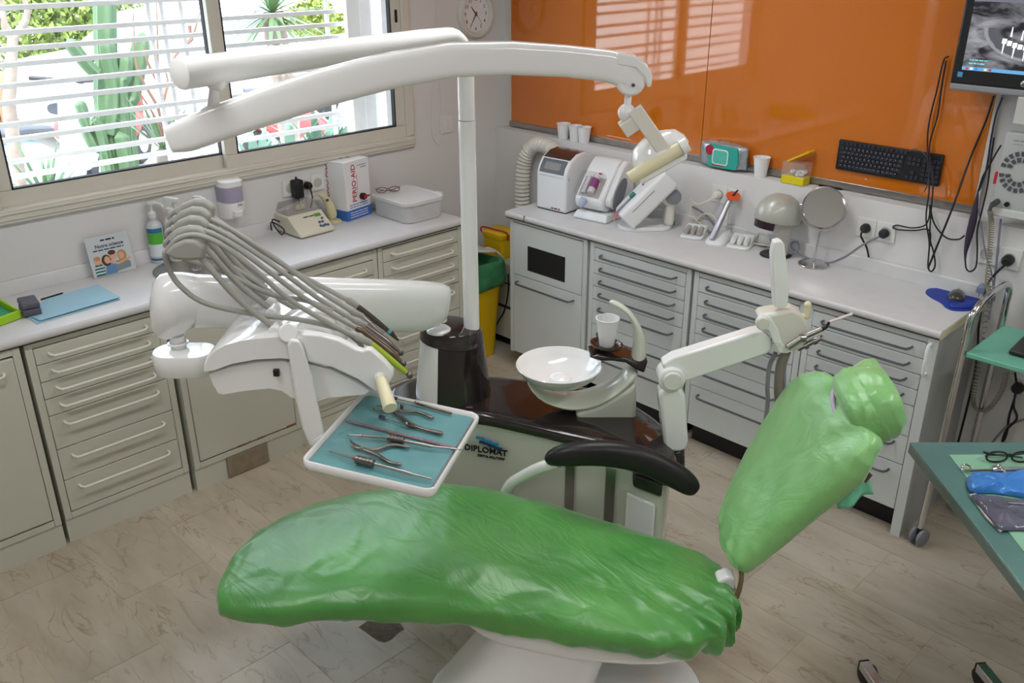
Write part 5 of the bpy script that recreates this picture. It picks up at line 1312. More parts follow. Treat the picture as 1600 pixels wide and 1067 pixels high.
sc_ = Vector((WX, (s0.y + s1.y) / 2 - 0.01, 1.088))
socket_plate('wall_socket', 'row of white sockets on the wall behind the amalgam mixer', sc_, 0.235, 0.078, 3, 'x')
t = thing('plug_adapter', 'black plug-in power adapter in the sockets behind the amalgam mixer', 'adapter', sc_ + Vector((0.012, -0.055, -0.03)))
q = sc_ + Vector((0.0125, -0.055, 0))
g = G(); g.bx(q.x, q.x + 0.045, q.y - 0.024, q.y + 0.024, q.z - 0.045, q.z + 0.042); g.out('adapter_body', M_BLACK, t, bevel=0.006)
g = G(); g.cyl(q + Vector((0.02, 0.0, 0.04)), q + Vector((0.02, 0.0, 0.056)), 0.007, 0.004, 12); g.out('adapter_nub', M_BLACK, t)
g = G(); g.tube(spline([q + Vector((0.02, 0, -0.04)), q + Vector((0.03, -0.005, -0.08)), q + Vector((0.03, -0.03, -0.13)), q + Vector((0.03, -0.06, -0.183))], 5), 0.003, 8); g.out('adapter_cord', M_CABLE, t)
def plug(name, lab, p, d, m, cord, cm, cr=0.0032, group=None, r=0.0185, L=0.035):
    d = Vector(d).normalized()
    t = thing(name, lab, 'plug', p, group=group)
    p = Vector(p)
    g = G(); g.tube([p, p + d * L * 0.6, p + d * L], [r, r, r * 0.62], 22); g.out('plug_body', m, t, bevel=0.002)
    if cord:
        g = G(); g.tube(spline(cord, 8), cr, 8); g.out('cord', cm, t)
    return t
q = sc_ + Vector((0.0125, 0.012, 0))
plug('power_plug', 'black round plug beside the adapter, feeding the amalgam mixer', q, (1, 0, 0), M_BLACK, [q + Vector((0.03, 0.0, -0.012)), q + Vector((0.04, 0, -0.06)), q + Vector((0.035, -0.02, -0.12)), q + Vector((0.03, -0.05, -0.185))], M_CABLE)

# amalgam mixer
am = [at_z(471, 375, CT), at_z(524, 361, CT)]
Fa = frame(Vector((am[0].x, am[0].y, Cz + 0.004)), Vector((am[1].x - am[0].x, am[1].y - am[0].y, 0)))
AW = (am[1] - am[0]).length
ysg = 1 if (Fa.to_3x3() @ Vector((0, 1, 0))).x < 0 else -1
def fa(x, y, z): return (x, ysg * y, z)
t = thing('amalgam_mixer', 'cream amalgam mixer with a sloping keypad and a clear lid', 'dental mixer', Vector((am[0].x, am[0].y, Cz)))
g = G(Fa); side = [fa(0, 0, 0.0), fa(0, 0, 0.012), fa(0, 0.10, 0.085), fa(0, 0.22, 0.085), fa(0, 0.22, 0.0)]
g.prism(side, (AW, 0, 0)); g.out('housing', mat('old_cream_plastic', 'D2CDBB', 0.45), t, bevel=0.006)
g = G(Fa)
lid0 = [fa(0.01, 0.105, 0.086), fa(AW - 0.01, 0.105, 0.086), fa(AW - 0.01, 0.215, 0.086), fa(0.01, 0.215, 0.086)]
lid1 = [fa(0.022, 0.13, 0.135), fa(AW - 0.022, 0.13, 0.135), fa(AW - 0.022, 0.205, 0.135), fa(0.022, 0.205, 0.135)]
g.loft([[Vector(p) for p in lid0], [Vector(p) for p in lid1]]); g.out('clear_lid', clear_mat('smoke_clear_lid', (0.86, 0.86, 0.86), haze=0.18, hazecol=(0.7, 0.7, 0.7)), t, bevel=0.004)
g = G(Fa); g.box(fa(AW * 0.6, 0.16, 0.10), (0.05, 0.016, 0.02)); g.box(fa(AW * 0.6, 0.16, 0.108), (0.016, 0.04, 0.018)); g.out('capsule_fork', M_IVORY, t, bevel=0.003)
slope = Vector((0, 0.10, 0.073)).normalized()
def onface(x, s_): return Vector(fa(x, 0.10 * s_, 0.012 + 0.073 * s_)) + Vector((0, ysg * -0.59, 0.81)) * 0.0008
nf = Vector((0, ysg * -0.59, 0.81))
dark = mat('mixer_button', '4C5A78', 0.4)
for k in range(7):
    x_, s_ = [(0.095, 0.25), (0.115, 0.22), (0.135, 0.25), (0.155, 0.22), (0.105, 0.42), (0.13, 0.42), (0.145, 0.58)][k]
    g = G(Fa); p = onface(AW * (0.35 + x_ * 3.4), s_); g.tube([p, p + nf * 0.003], 0.0068, 12); g.out('button', dark, t)
g = G(Fa); p0, p1, p2, p3 = onface(AW * 0.7, 0.72), onface(AW * 0.88, 0.72), onface(AW * 0.88, 0.86), onface(AW * 0.7, 0.86); g.prism([p0, p1, p2, p3], nf * 0.001); g.out('display', mat('green_display', '3C6B22', 0.3, emit='7FC43C', estr=0.15), t, smooth=False)
g = G(Fa); g.dashes(0, 0.06, 0, 0.006, Matrix.Translation(onface(AW * 0.38, 0.78)) @ Matrix.Rotation(math.atan2(0.073, 0.10), 4, 'X'), 2)
g.out('lettering', M_INK_B, t, smooth=False)
mc = Fa @ Vector(fa(-0.012, 0.12, 0.03))
g = G(); g.tube(spline([Fa @ Vector(fa(0, 0.17, 0.05)), Fa @ Vector(fa(-0.05, 0.15, 0.075)), Fa @ Vector(fa(-0.06, 0.12, 0.05)), Fa @ Vector(fa(-0.04, 0.1, 0.01)), Fa @ Vector(fa(-0.02, 0.11, 0.03)), Fa @ Vector(fa(-0.05, 0.16, 0.06)), Fa @ Vector(fa(-0.03, 0.2, 0.004))], 6), 0.0035, 8); g.out('cable_coil', M_CABLE, t)

# ivory curing gun on its foot
cb = at_z(520, 347, CT); cb = Vector((cb.x, cb.y, Cz))
t = thing('light_gun', 'ivory pistol-shaped light gun on a flat foot beside the carton', 'dental tool', cb)
M_OLDI = mat('aged_ivory_plastic', 'CFC69E', 0.4)
g = G(); g.loft([[cb + Vector((a * s_, b * s_, z_)) for a, b in rrect(0.10, 0.065, 0.025)] for s_, z_ in ((1, 0.001), (1, 0.01), (0.85, 0.016))]); g.out('foot', M_OLDI, t)
rr = []
for (xx, yy, zz, a, b) in ((0.0, 0.005, 0.014, 0.022, 0.026), (0.0, 0.0, 0.05, 0.02, 0.027), (-0.005, -0.008, 0.09, 0.018, 0.024), (-0.012, -0.022, 0.125, 0.015, 0.018), (-0.02, -0.045, 0.15, 0.012, 0.013), (-0.024, -0.068, 0.148, 0.009, 0.01), (-0.026, -0.082, 0.135, 0.006, 0.006)):
    rr.append(sring(cb + Vector((xx, yy, zz)), Vector((1, 0, 0)), Vector((0, 0.9, 0.4)), a, b, 2.2, 18))
g = G(); g.loft(rr); g.out('gun_body', M_OLDI, t, sub=1, ang=80)
g = G(); p = cb + Vector((0.015, -0.03, 0.12)); g.box(p, (0.008, 0.014, 0.012)); g.out('trigger', M_DGREY, t, bevel=0.002)

# mouthwash carton
p0, p1 = at_z(542, 346, CT), at_z(585, 336, CT)
pd = Vector((p1.x - p0.x, p1.y - p0.y, 0)); PW = pd.length * 1.05
pd = Matrix.Rotation(0.24, 3, 'Z') @ pd
Fp = frame(Vector((p0.x + 0.012, p0.y, Cz)), pd)
yq = 1 if (Fp.to_3x3() @ Vector((0, 1, 0))).x < 0 else -1
PH, PD = 0.292, 0.158
t = thing('mouthwash_carton', 'tall white PERIO AID carton with a blue base and a black tap', 'carton', Vector((p0.x, p0.y, Cz)))
g = G(Fp); g.bx(0, PW, 0, yq * PD, 0.0, PH); g.out('box', M_PAPER, t, bevel=0.002)
g = G(Fp); g.bx(-0.0006, PW + 0.0006, -0.0006 * yq, yq * (PD + 0.0006), 0.0, 0.052); g.out('blue_base_print', M_BLUE, t, smooth=False)
# front lettering reads upwards
def up_text(x, z, txt, size, m, nm='lettering'):
    Mx = Matrix(((0, -1, 0, x), (0, 0, -1, -0.0006 * yq), (1, 0, 0, z), (0, 0, 0, 1)))
    g = G(Fp); g.text(txt, size, Mx, 0.0004, offset=0.0004 if size > 0.02 else 0); return g.out(nm, m, t, smooth=False)
up_text(PW * 0.42, 0.087, 'PERIO·AID', 0.041, M_INK_R)
up_text(PW * 0.50, 0.125, 'INTENSIVE CARE', 0.013, mat('rose_ink', 'C98A92', 0.6))
def left_text(y, z, txt, size, m):
    Mx = Matrix(((0, 0, -1, -0.0006), (0, 1, 0, yq * y), (1, 0, 0, z), (0, 0, 0, 1)))
    g = G(Fp); g.text(txt, size, Mx, 0.0004, offset=0.0004 if size > 0.02 else 0); g.out('lettering', m, t, smooth=False)
left_text(PD * 0.72 if True else 0, 0.087, 'PERIO·AID', 0.041, M_INK_R)
g = G(Fp); g.dashes(PW * 0.52, PW * 0.9, PH - 0.03, 0.005, Matrix(((1, 0, 0, 0), (0, 0, -1, -0.0006), (0, 1, 0, 0), (0, 0, 0, 1))), 4); g.dashes(PW * 0.64, PW * 0.9, PH - 0.042, 0.005, Matrix(((1, 0, 0, 0), (0, 0, -1, -0.0006), (0, 1, 0, 0), (0, 0, 0, 1))), 8); g.out('small_print', M_INK_G, t, smooth=False)
g = G(Fp)
for k in range(2): g.dashes(PW * 0.12, PW * 0.85, 0.073 - 0.012 * k, 0.0048, Matrix(((1, 0, 0, 0), (0, 0, -1, -0.0006), (0, 1, 0, 0), (0, 0, 0, 1))), 5 + k)
g.out('small_print', mat('blue_ink', '5878B0', 0.6), t, smooth=False)
g = G(Fp)
for k in range(3): g.dashes(PW * 0.12, PW * 0.85, 0.036 - 0.012 * k, 0.0042, Matrix(((1, 0, 0, 0), (0, 0, -1, -0.0016), (0, 1, 0, 0), (0, 0, 0, 1))), 15 + k)
g.out('small_print', M_PAPER, t, smooth=False)
tp = Fp @ Vector((PW * 0.62, -0.001 * yq, 0.108)); tdv = (Fp.to_3x3() @ Vector((0, -1 * yq, 0))).normalized()
g = G(); g.cyl(tp, tp + tdv * 0.022, 0.017, n=20); g.out('tap', M_BLACK, t, bevel=0.003)
g = G(); g.tube([tp + tdv * 0.023, tp + tdv * 0.03], 0.011, 16); g.box(tp + tdv * 0.028 + Vector((0.0, 0.013, 0.004)), (0.008, 0.024, 0.007)); g.out('tap_lever', M_RED, t, bevel=0.001)
g = G(Fp); g.tube(spline([(PW * 0.35, yq * PD * 0.5, PH + 0.001), (PW * 0.5, yq * PD * 0.55, PH + 0.005), (PW * 0.68, yq * PD * 0.45, PH + 0.001)], 5), 0.0025, 6); g.out('carry_strap', M_CABLEG, t)

# lidded plastic box and spectacles on it
bx0, bx1, by0, by1 = 0.06, 0.335, -0.925, -0.690
t = thing('storage_box', 'translucent lidded plastic box at the corner end of the window worktop', 'box', ((bx0 + bx1) / 2, (by0 + by1) / 2, Cz))
bc = Vector(((bx0 + bx1) / 2, (by0 + by1) / 2, 0)); bw, bh = 0.30, 0.255
BC = Vector((0.19, -0.83, 0)); 
def bring(s_, z_): return [BC + Vector((a * s_, b * s_, z_)) for a, b in rrect(bw, bh, 0.05, 6)]
g = G(); g.loft([bring(0.9, Cz), bring(0.94, Cz + 0.005), bring(0.985, Cz + 0.088)], cap=True); g.out('box_body', M_MILK, t)
M_LID = mat('frosted_lid', 'D3D2D0', 0.4, sss=0.1)
g = G(); g.loft([bring(1.0, Cz + 0.0885), bring(1.03, Cz + 0.09), bring(1.03, Cz + 0.105), bring(1.0, Cz + 0.109), bring(0.93, Cz + 0.108), bring(0.90, Cz + 0.104), bring(0.1, Cz + 0.105)]); g.out('lid', M_LID, t)
g = G(); g.box(BC + Vector((0.06, 0.145, Cz + 0.098)), (0.05, 0.04, 0.006)); g.out('lid_tab', M_LID, t, bevel=0.002)
LT = Cz + 0.1095
def glasses(name, lab, c, ang, w, m, lensm, S=1.0):
    """frame upright on its folded temples"""
    t = thing(name, lab, 'glasses', c, ang)
    L_ = dict(local=True)
    for sx in (-1, 1):
        g = G(); pts = [(sx * w * 0.27 + w * 0.22 * math.cos(2 * PI * k / 20), 0.0, 0.019 * S + 0.016 * S * math.copysign(abs(math.sin(2 * PI * k / 20)) ** 0.8, math.sin(2 * PI * k / 20))) for k in range(20)]
        g.tube([Vector(p) for p in pts], 0.0026 * S, 8, closed=True); rim = g.out('rim', m, t, **L_)
        g = G(); g.prism([(p[0] * 1.0, 0.0005, p[2]) for p in pts], (0, -0.001, 0)); g.out('lens', lensm, rim, **L_)
        g = G(); g.tube(spline([(sx * w * 0.49, 0, 0.028 * S), (sx * w * 0.51, 0.012 * S, 0.027 * S), (sx * w * 0.2, 0.022 * S, 0.012 * S), (-sx * w * 0.25, 0.026 * S + 0.005 * sx, 0.006 * S), (-sx * w * 0.38, 0.026 * S + 0.005 * sx, 0.0035)], 5), 0.0026 * S, 6); g.out('temple', m, t, **L_)
    g = G(); g.tube(spline([(-w * 0.06, 0, 0.022 * S), (0, 0, 0.027 * S), (w * 0.06, 0, 0.022 * S)], 4), 0.0028 * S, 6); g.out('bridge', m, t, **L_)
    return t
gc = BC + Vector((-0.09, -0.055, LT)); gc.z = LT
glasses('spectacles', 'brown and clear spectacles lying on the lid of the plastic box', gc, 1.1, 0.12, mat('tortoise', '6A3B32', 0.3, var=0.4, scale=80), M_CLEAR, 0.8)

# ------------------------------------------------------------------ the corner between the two worktops
t = thing('pedal_bin', 'yellow waste bin lined with a green bag between the two worktops', 'bin', (0.215, -0.465, 0))
def bnr(w, h, z, ox=0.0): return [Vector((0.215 + a, -0.465 + b, z)) for a, b in rrect(w, h, 0.04)]
g = G(); g.loft([bnr(0.19, 0.24, 0.0), bnr(0.20, 0.25, 0.02), bnr(0.26, 0.32, 0.53), bnr(0.27, 0.33, 0.54), bnr(0.27, 0.33, 0.55), bnr(0.255, 0.315, 0.55), bnr(0.25, 0.31, 0.45)]); g.out('bin_body', M_YELLOW, t)
M_BAG = mat('green_bag', '3E7F55', 0.3, var=0.25, scale=14, bump=0.5, bscale=22)
def bagr(w, h, z, s_): return [Vector((0.215 + a * (1 + 0.03 * math.sin(i * 1.7 + s_)), -0.465 + b * (1 + 0.03 * math.sin(i * 2.3 + s_)), z + 0.012 * math.sin(i * 1.3 + s_))) for i, (a, b) in enumerate(rrect(w, h, 0.04))]
g = G(); g.loft([bagr(0.285, 0.345, 0.40, 0), bagr(0.30, 0.36, 0.45, 1), bagr(0.295, 0.35, 0.52, 2), bagr(0.285, 0.34, 0.575, 3), bagr(0.24, 0.30, 0.575, 4), bagr(0.20, 0.25, 0.50, 5)]); g.out('bag', M_BAG, t, sub=1, ang=80)
g = G(); g.bx(0.12, 0.30, -0.64, -0.44, 0.63, 0.645)
g.one('flat_lid', M_CREAM, 'pale flat lid propped above the yellow bin', 'lid', (0.21, -0.54, 0.63), bevel=0.006) if False else g.bm.free()
t = thing('low_cabinet', 'low cream cabinet in the corner under the corrugated hose', 'cabinet', (0.22, -0.12, 0))
g = G(); g.bx(WX + 0.004, 0.482, -0.24, WY - 0.004, 0.06, 0.515); g.out('carcass', M_CAB_L, t, bevel=0.004)
g = G(); g.bx(WX + 0.01, 0.478, -0.2425, -0.2405, 0.245, 0.262); g.out('front_groove', M_CABIN, t, smooth=False)
g = G(); g.bx(WX + 0.01, 0.478, -0.2425, -0.2405, 0.395, 0.402); g.out('front_groove', M_CABIN, t, smooth=False)
g = G(); g.bx(WX + 0.02, 0.482, -0.20, WY - 0.01, 0.0, 0.06); g.out('plinth', M_BLACK, t, smooth=False)
t = thing('sharps_container', 'yellow sharps container with a red handle in the corner', 'container', (0.155, -0.15, 0.516))
sc0 = Vector((0.155, -0.15, 0.516))
def scr(s_, z_): return [sc0 + Vector((a * s_, b * s_, z_)) for a, b in rrect(0.17, 0.14, 0.02)]
g = G(); g.loft([scr(0.9, 0.0), scr(0.98, 0.11)]); g.out('container_body', M_YELLOW, t)
g = G(); g.loft([scr(1.02, 0.111), scr(1.05, 0.116), scr(1.05, 0.14), scr(0.9, 0.15)]); g.out('container_lid', M_YELLOW, t)
g = G(); g.tube(spline([sc0 + Vector((-0.082, -0.03, 0.09)), sc0 + Vector((-0.10, -0.06, 0.135)), sc0 + Vector((-0.095, -0.05, 0.155)), sc0 + Vector((0.0, -0.045, 0.158)), sc0 + Vector((0.092, -0.04, 0.155)), sc0 + Vector((0.088, -0.03, 0.11))], 5), 0.0045, 8); g.out('handle', M_RED, t)
t = thing('bin_lid', 'cream swing lid tilted up at the back of the yellow bin', 'lid', (0.16, -0.40, 0.58))
g = G(); Rl = Matrix.Rotation(-0.25, 3, 'X'); g.box((0.165, -0.42, 0.625), (0.25, 0.22, 0.012), Rl); g.out('flap', M_CREAM, t, bevel=0.005)
g = G(); g.tube(spline([(0.20, -0.33, 0.60), (0.215, -0.30, 0.60), (0.235, -0.26, 0.575), (0.25, -0.235, 0.545), (0.255, -0.22, 0.522)], 5), 0.006, 8); g.out('hinge_wire', M_WHITE2, t)
g = G(); g.tube(spline([at_y(794, 428, -0.25), at_y(794, 455, -0.25), at_y(788, 485, -0.25), at_y(777, 505, -0.25), at_y(768, 530, -0.26)], 6), 0.004, 8); g.one('power_lead', M_CABLE, 'black lead hanging down the low corner cabinet', 'cable', at_y(768, 530, -0.26))
# corrugated hose rising in the corner and arching over to the wall
hs = spline([(0.235, -0.05, 0.535), (0.235, -0.055, 0.75), (0.235, -0.055, 0.95), (0.245, -0.045, 1.06), (0.285, -0.04, 1.13), (0.345, -0.04, 1.16), (0.41, -0.04, 1.155), (0.47, -0.04, 1.135), (0.53, -0.045, 1.11)], 14)
def resample(pts, step):
    out = [pts[0]]; acc = 0.0
    for a_, b_ in zip(pts[:-1], pts[1:]):
        L_seg = (b_ - a_).length; d0 = step - acc
        while d0 <= L_seg: out.append(a_.lerp(b_, d0 / L_seg)); d0 += step
        acc = (acc + L_seg) % step
    return out
hs = resample(hs, 0.0055)
rr_ = [0.038 + 0.005 * math.cos(2 * PI * i / 4) for i in range(len(hs))]
g = G(); g.tube(hs, rr_, 22); g.one('corrugated_hose', M_CREAM, 'ivory corrugated hose arching behind the white machines in the corner', 'hose', (0.235, -0.05, 0.517))

# ------------------------------------------------------------------ things on the long worktop
def fr_z(a, b, z=Cz):
    """frame on the worktop: origin at survey point a, x axis towards b, y away from the room"""
    a = at_z(a[0], a[1], CT); b = at_z(b[0], b[1], CT)
    return frame(Vector((a.x, a.y, z)), Vector((b.x - a.x, b.y - a.y, 0))), (b - a).length
M_MACH = mat('machine_white', 'E6E7E8', 0.35, var=0.01, coat=0.2)
M_MGREY = mat('machine_grey', '7F8389', 0.5, var=0.04)
M_MDARK = mat('machine_smoked_lid', '4A2F2A', 0.12, var=0.1, coat=0.5)
# 1: upright machine with a smoked lid
F1, W1 = fr_z((838, 326), (882, 335))
F1 = frame(Vector((0.555, -0.275, Cz)), Vector((1, 0.06, 0))) @ Matrix.Diagonal((1.06, 1.0, 1.1, 1)); W1 = 0.185; D1 = 0.235
t = thing('milling_machine', 'upright white machine with a smoked lid, first in the row of machines', 'machine', F1.translation)
prof = [(0, 0.003), (0, 0.175), (0.012, 0.205), (0.04, 0.238), (0.09, 0.262), (0.15, 0.268), (0.20, 0.25), (D1, 0.205), (D1, 0.003)]
g = G(F1); g.prism([(0, a, b) for a, b in prof], (W1, 0, 0)); g.out('housing', M_MACH, t, bevel=0.010, bseg=3)
g = G(F1); g.bx(0.004, W1 - 0.004, 0.004, D1 - 0.004, 0, 0.003); g.out('feet', M_BLACK, t, smooth=False)
g = G(F1); g.prism([(0.018, -0.0008, 0.178), (0.018, 0.0095, 0.204), (0.018, 0.036, 0.2365), (0.018, 0.036, 0.2335), (0.018, 0.012, 0.20), (0.018, 0.002, 0.178)], (W1 - 0.036, 0, 0)); g.out('control_strip', mat('strip_grey', '54565C', 0.4), t)
g = G(F1); g.prism([(0.045, 0.0035, 0.193), (0.045, 0.0235, 0.224), (0.045, 0.0225, 0.225), (0.045, 0.0025, 0.194)], (W1 - 0.09, 0, 0)); g.out('screen', mat('dim_screen', '6F6660', 0.2), t)
g = G(F1); g.prism([(0.012, 0.042, 0.2405), (0.012, 0.09, 0.2635), (0.012, 0.15, 0.2695), (0.012, 0.16, 0.2685), (0.012, 0.15, 0.266), (0.012, 0.09, 0.260), (0.012, 0.045, 0.238)], (W1 - 0.024, 0, 0)); g.out('smoked_lid', M_MDARK, t)
g = G(F1); g.bx(0.02, W1 - 0.02, -0.0012, 0.0, 0.163, 0.1645); g.bx(W1 + 0.0, W1 + 0.001, 0.02, 0.024, 0.15, 0.165); g.out('seam', M_GREY, t, smooth=False)
g = G(F1); g.dashes(0.095, 0.135, 0.013, 0.006, Matrix(((1, 0, 0, 0), (0, 0, -1, -0.0006), (0, 1, 0, 0), (0, 0, 0, 1))), 3); g.out('maker_mark', M_INK_B, t, smooth=False)
g = G(F1); g.prism([(0.14, -0.0004, 0.011), (0.148, -0.0004, 0.011), (0.148, -0.0004, 0.02), (0.14, -0.0004, 0.02)], (0, -0.0006, 0)); g.out('maker_dot', M_INK_R, t, smooth=False)
# 2: reclining dispenser with a clear cartridge window
F2 = frame(Vector((0.815, -0.27, Cz)), Vector((1, 0.12, 0))) @ Matrix.Diagonal((1.12, 1.0, 1.18, 1)); W2 = 0.175
t = thing('cartridge_mixer', 'white reclining mixer with a purple cartridge behind its clear window', 'machine', F2.translation)
g = G(F2)
def b2(w0, w1, y0, y1, z): return [Vector((a, b, z)) for a, b in ((w0, y0), (w1, y0), (w1, y1), (w0, y1))]
g.loft([b2(0, W2, -0.01, 0.21, 0.001), b2(0, W2, -0.01, 0.21, 0.012), b2(0.008, W2 - 0.008, 0.01, 0.2, 0.035)]); g.out('base', M_MACH, t, bevel=0.008, bseg=3)
body = [(0.045, 0.036), (0.005, 0.05), (-0.01, 0.075), (-0.005, 0.095), (0.10, 0.20), (0.13, 0.225), (0.16, 0.24), (0.20, 0.235), (0.235, 0.21), (0.235, 0.05), (0.20, 0.036)]
g = G(F2); g.prism([(0.004, a, b) for a, b in body], (W2 - 0.03, 0, 0)); g.out('housing', M_MACH, t, bevel=0.012, bseg=3)
side = [(0.06, 0.05), (0.02, 0.07), (0.015, 0.095), (0.06, 0.145), (0.13, 0.215), (0.17, 0.235), (0.215, 0.23), (0.24, 0.2), (0.24, 0.06), (0.2, 0.04)]
g = G(F2); g.prism([(W2 - 0.027, a, b) for a, b in side], (0.03, 0, 0)); g.out('side_wing', M_MACH, t, bevel=0.008, bseg=3)
g = G(F2); el = [(W2 + 0.0035, 0.10 + 0.075 * math.cos(a) * 0.72 + 0.028 * math.sin(a), 0.112 + 0.075 * math.cos(a) * 0.72 - 0.028 * math.sin(a)) for a in [2 * PI * k / 28 for k in range(28)]]; g.prism(el, (0.004, 0, 0)); g.out('grey_oval', M_MGREY, t, bevel=0.0015)
sl = Vector((0, 0.105, 0.105)).normalized(); sn_ = Vector((0, -sl.z, sl.y))
def on2(x, s_, h): return Vector((x, -0.004, 0.096)) + sl * s_ + sn_ * h
g = G(F2); g.prism([on2(0.018, 0.005, 0.0), on2(W2 - 0.05, 0.005, 0.0), on2(W2 - 0.05, 0.105, 0.0), on2(0.018, 0.105, 0.0)], sn_ * 0.002); g.out('cartridge_bay', mat('bay_grey', 'BDB7B4', 0.4), t, smooth=False)
g = G(F2); g.tube([on2(0.085, 0.015, 0.016), on2(0.085, 0.10, 0.016)], 0.0165, 18); g.tube([on2(0.045, 0.015, 0.010), on2(0.045, 0.10, 0.010)], 0.009, 14); g.out('cartridge', mat('cartridge_white', 'D5CFD3', 0.3), t)
g = G(F2); g.tube([on2(0.085, 0.04, 0.016), on2(0.085, 0.085, 0.016)], 0.0172, 18); g.out('cartridge_label', mat('magenta_label', '8E3A7C', 0.5), t)
g = G(F2); g.prism([on2(0.012, 0.0, 0.004), on2(W2 - 0.045, 0.0, 0.004), on2(W2 - 0.045, 0.11, 0.004), on2(0.012, 0.11, 0.004)], sn_ * 0.034); g.out('clear_window', M_CLEAR, t, bevel=0.006)
g = G(F2); p = on2(0.06, -0.012, 0.004); g.tube([p, p + Vector((0.0, -0.02, -0.018)), p + Vector((0, -0.03, -0.03))], [0.018, 0.014, 0.006], 14); g.out('mixing_nozzle', mat('pale_blue_plastic', 'A9B4CC', 0.3), t)
g = G(F2); p = on2(0.085, 0.125, 0.003); g.box(p, (0.012, 0.010, 0.004)); g.out('maker_dot', M_INK_R, t)
# 3: tilted mixer on a curved stand
F3 = frame(Vector((1.125, -0.285, Cz)), Vector((0.66, 0.75, 0)))
t = thing('impression_mixer', 'white tilting mixer with a teal knob and grey pivot, third in the row of machines', 'machine', F3.translation)
g = G(F3); g.loft([[Vector((a + 0.13, b + 0.06, z)) for a, b in rrect(0.26, 0.17, 0.07, 6)] for z in (0.001, 0.006)] + [[Vector((a * 0.97 + 0.13, b * 0.97 + 0.06, 0.018)) for a, b in rrect(0.26, 0.17, 0.07, 6)]]); g.out('foot_plate', M_MACH, t)
g = G(F3); g.bx(0.215, 0.262, -0.005, 0.085, 0.015, 0.19); g.out('stand', M_CREAM, t, bevel=0.018, bseg=3)
g = G(F3); g.cyl((0.235, -0.012, 0.165), (0.235, 0.04, 0.165), 0.047, n=30); g.out('stand_head', M_CREAM, t, bevel=0.006)
g = G(F3); g.cyl((0.245, -0.026, 0.165), (0.245, -0.0122, 0.165), 0.036, n=30); g.out('pivot_knob', M_MGREY, t, bevel=0.004)
Rt = Matrix.Rotation(-math.radians(46), 3, 'Y')
def b3(x, y, z): return Vector((0.125, 0.03, 0.155)) + Rt @ Vector((x, y, z))
g = G(F3); g.loft([[b3(x_, a, b) for a, b in [(q[0] * s_, q[1] * s_ + 0.0) for q in rrect(0.15, 0.105, 0.02)]] for x_, s_ in ((-0.15, 0.82), (-0.142, 0.95), (-0.10, 1.0), (0.13, 1.0), (0.142, 0.95))]); g.out('mixer_body', M_MACH, t)
g = G(F3); g.box(b3(-0.085, -0.012, 0.053), (0.12, 0.022, 0.01), Rt); g.out('slide_rail', M_MGREY, t, bevel=0.004)
g = G(F3); g.box(b3(-0.04, -0.012, 0.062), (0.03, 0.03, 0.014), Rt); g.out('teal_knob', mat('teal_plastic', '1F7A6C', 0.4), t, bevel=0.004)
g = G(F3); g.tube([b3(-0.145, -0.012, 0.05), b3(-0.165, -0.012, 0.046), b3(-0.185, -0.012, 0.03)], [0.009, 0.006, 0.003], 12); g.out('mixing_tip', mat('pink_tip', 'D77A86', 0.4), t)
g = G(F3); g.box(b3(-0.02, -0.076, 0.02), (0.14, 0.001, 0.002), Rt); g.box(b3(0.03, 0.012, 0.0533), (0.012, 0.02, 0.001), Rt); g.out('panel_slot', M_DGREY, t, smooth=False)
g = G(F3); g.bx(0.258, 0.2635, 0.0, 0.02, 0.02, 0.04); g.out('rocker_switch', mat('dark_green_switch', '1F6B3A', 0.4), t, bevel=0.001)
# tip trays
def tip_tray(lab, a, ang, mt):
    t = thing('tip_tray', lab, 'tray', a, ang)
    L_ = dict(local=True)
    g = G(); g.loft([[Vector((p[0] * s_, p[1] * s_, z)) for p in rrect(0.105, 0.13, 0.022)] for s_, z in ((0.97, 0.0), (1.0, 0.003), (1.0, 0.010), (0.96, 0.013))]); g.out('tray_base', M_MACH, t, **L_)
    g = G(); g.prism([(-0.05, -0.005, 0.012), (-0.05, 0.005, 0.028), (-0.05, 0.03, 0.042), (-0.05, 0.06, 0.044), (-0.05, 0.06, 0.012)], (0.10, 0, 0)); g.out('raised_block', M_MACH, t, bevel=0.007, bseg=3, **L_)
    for k in (-1, 0, 1):
        g = G(); g.tube([(k * 0.03, -0.036, 0.024), (k * 0.03, -0.03, 0.024), (k * 0.03, 0.004, 0.030), (k * 0.03, 0.02, 0.034)], [0.009, 0.0125, 0.0125, 0.0125], 16); g.out('tip_cover', mt, t, **L_)
    return t
p = Vector((1.425, -0.105, Cz)); tip_tray('white tray with three grey covers beside the tilting mixer', p, 0.30, mat('warm_grey_cover', 'A39F99', 0.5))
p = Vector((1.665, -0.085, Cz)); tip_tray('white tray with three white covers beside the helmet-shaped lamp', p, 0.30, M_WHITE2)
# curing light in its cradle with an orange shield
cb = Vector((1.552, -0.085, Cz))
t = thing('curing_light', 'silver curing light with an orange shield standing in its cradle', 'curing light', cb, 0.22)
L_ = dict(local=True)
g = G(); g.loft([[Vector((p[0] * sx + ox, p[1] * s_ + oy, z)) for p in rrect(0.095, 0.17, 0.035, 6)] for sx, s_, z, ox, oy in ((1, 1, 0.0, 0, 0), (1, 1, 0.006, 0, 0), (0.9, 0.9, 0.018, 0, 0.005), (0.6, 0.5, 0.04, 0, 0.03), (0.3, 0.2, 0.045, 0, 0.04))]); g.out('cradle', M_MACH, t, **L_)
q0 = Vector((-0.012, -0.07, 0.022)); q1 = Vector((0.012, 0.03, 0.17)); q2 = Vector((0.024, 0.045, 0.20))
g = G(); g.tube([q0, q0.lerp(q1, 0.1), q0.lerp(q1, 0.6), q1, q2], [0.012, 0.0155, 0.0155, 0.0135, 0.009], 18); g.out('wand', mat('brushed_silver', 'B4B4BC', 0.28, metal=0.85), t, **L_)
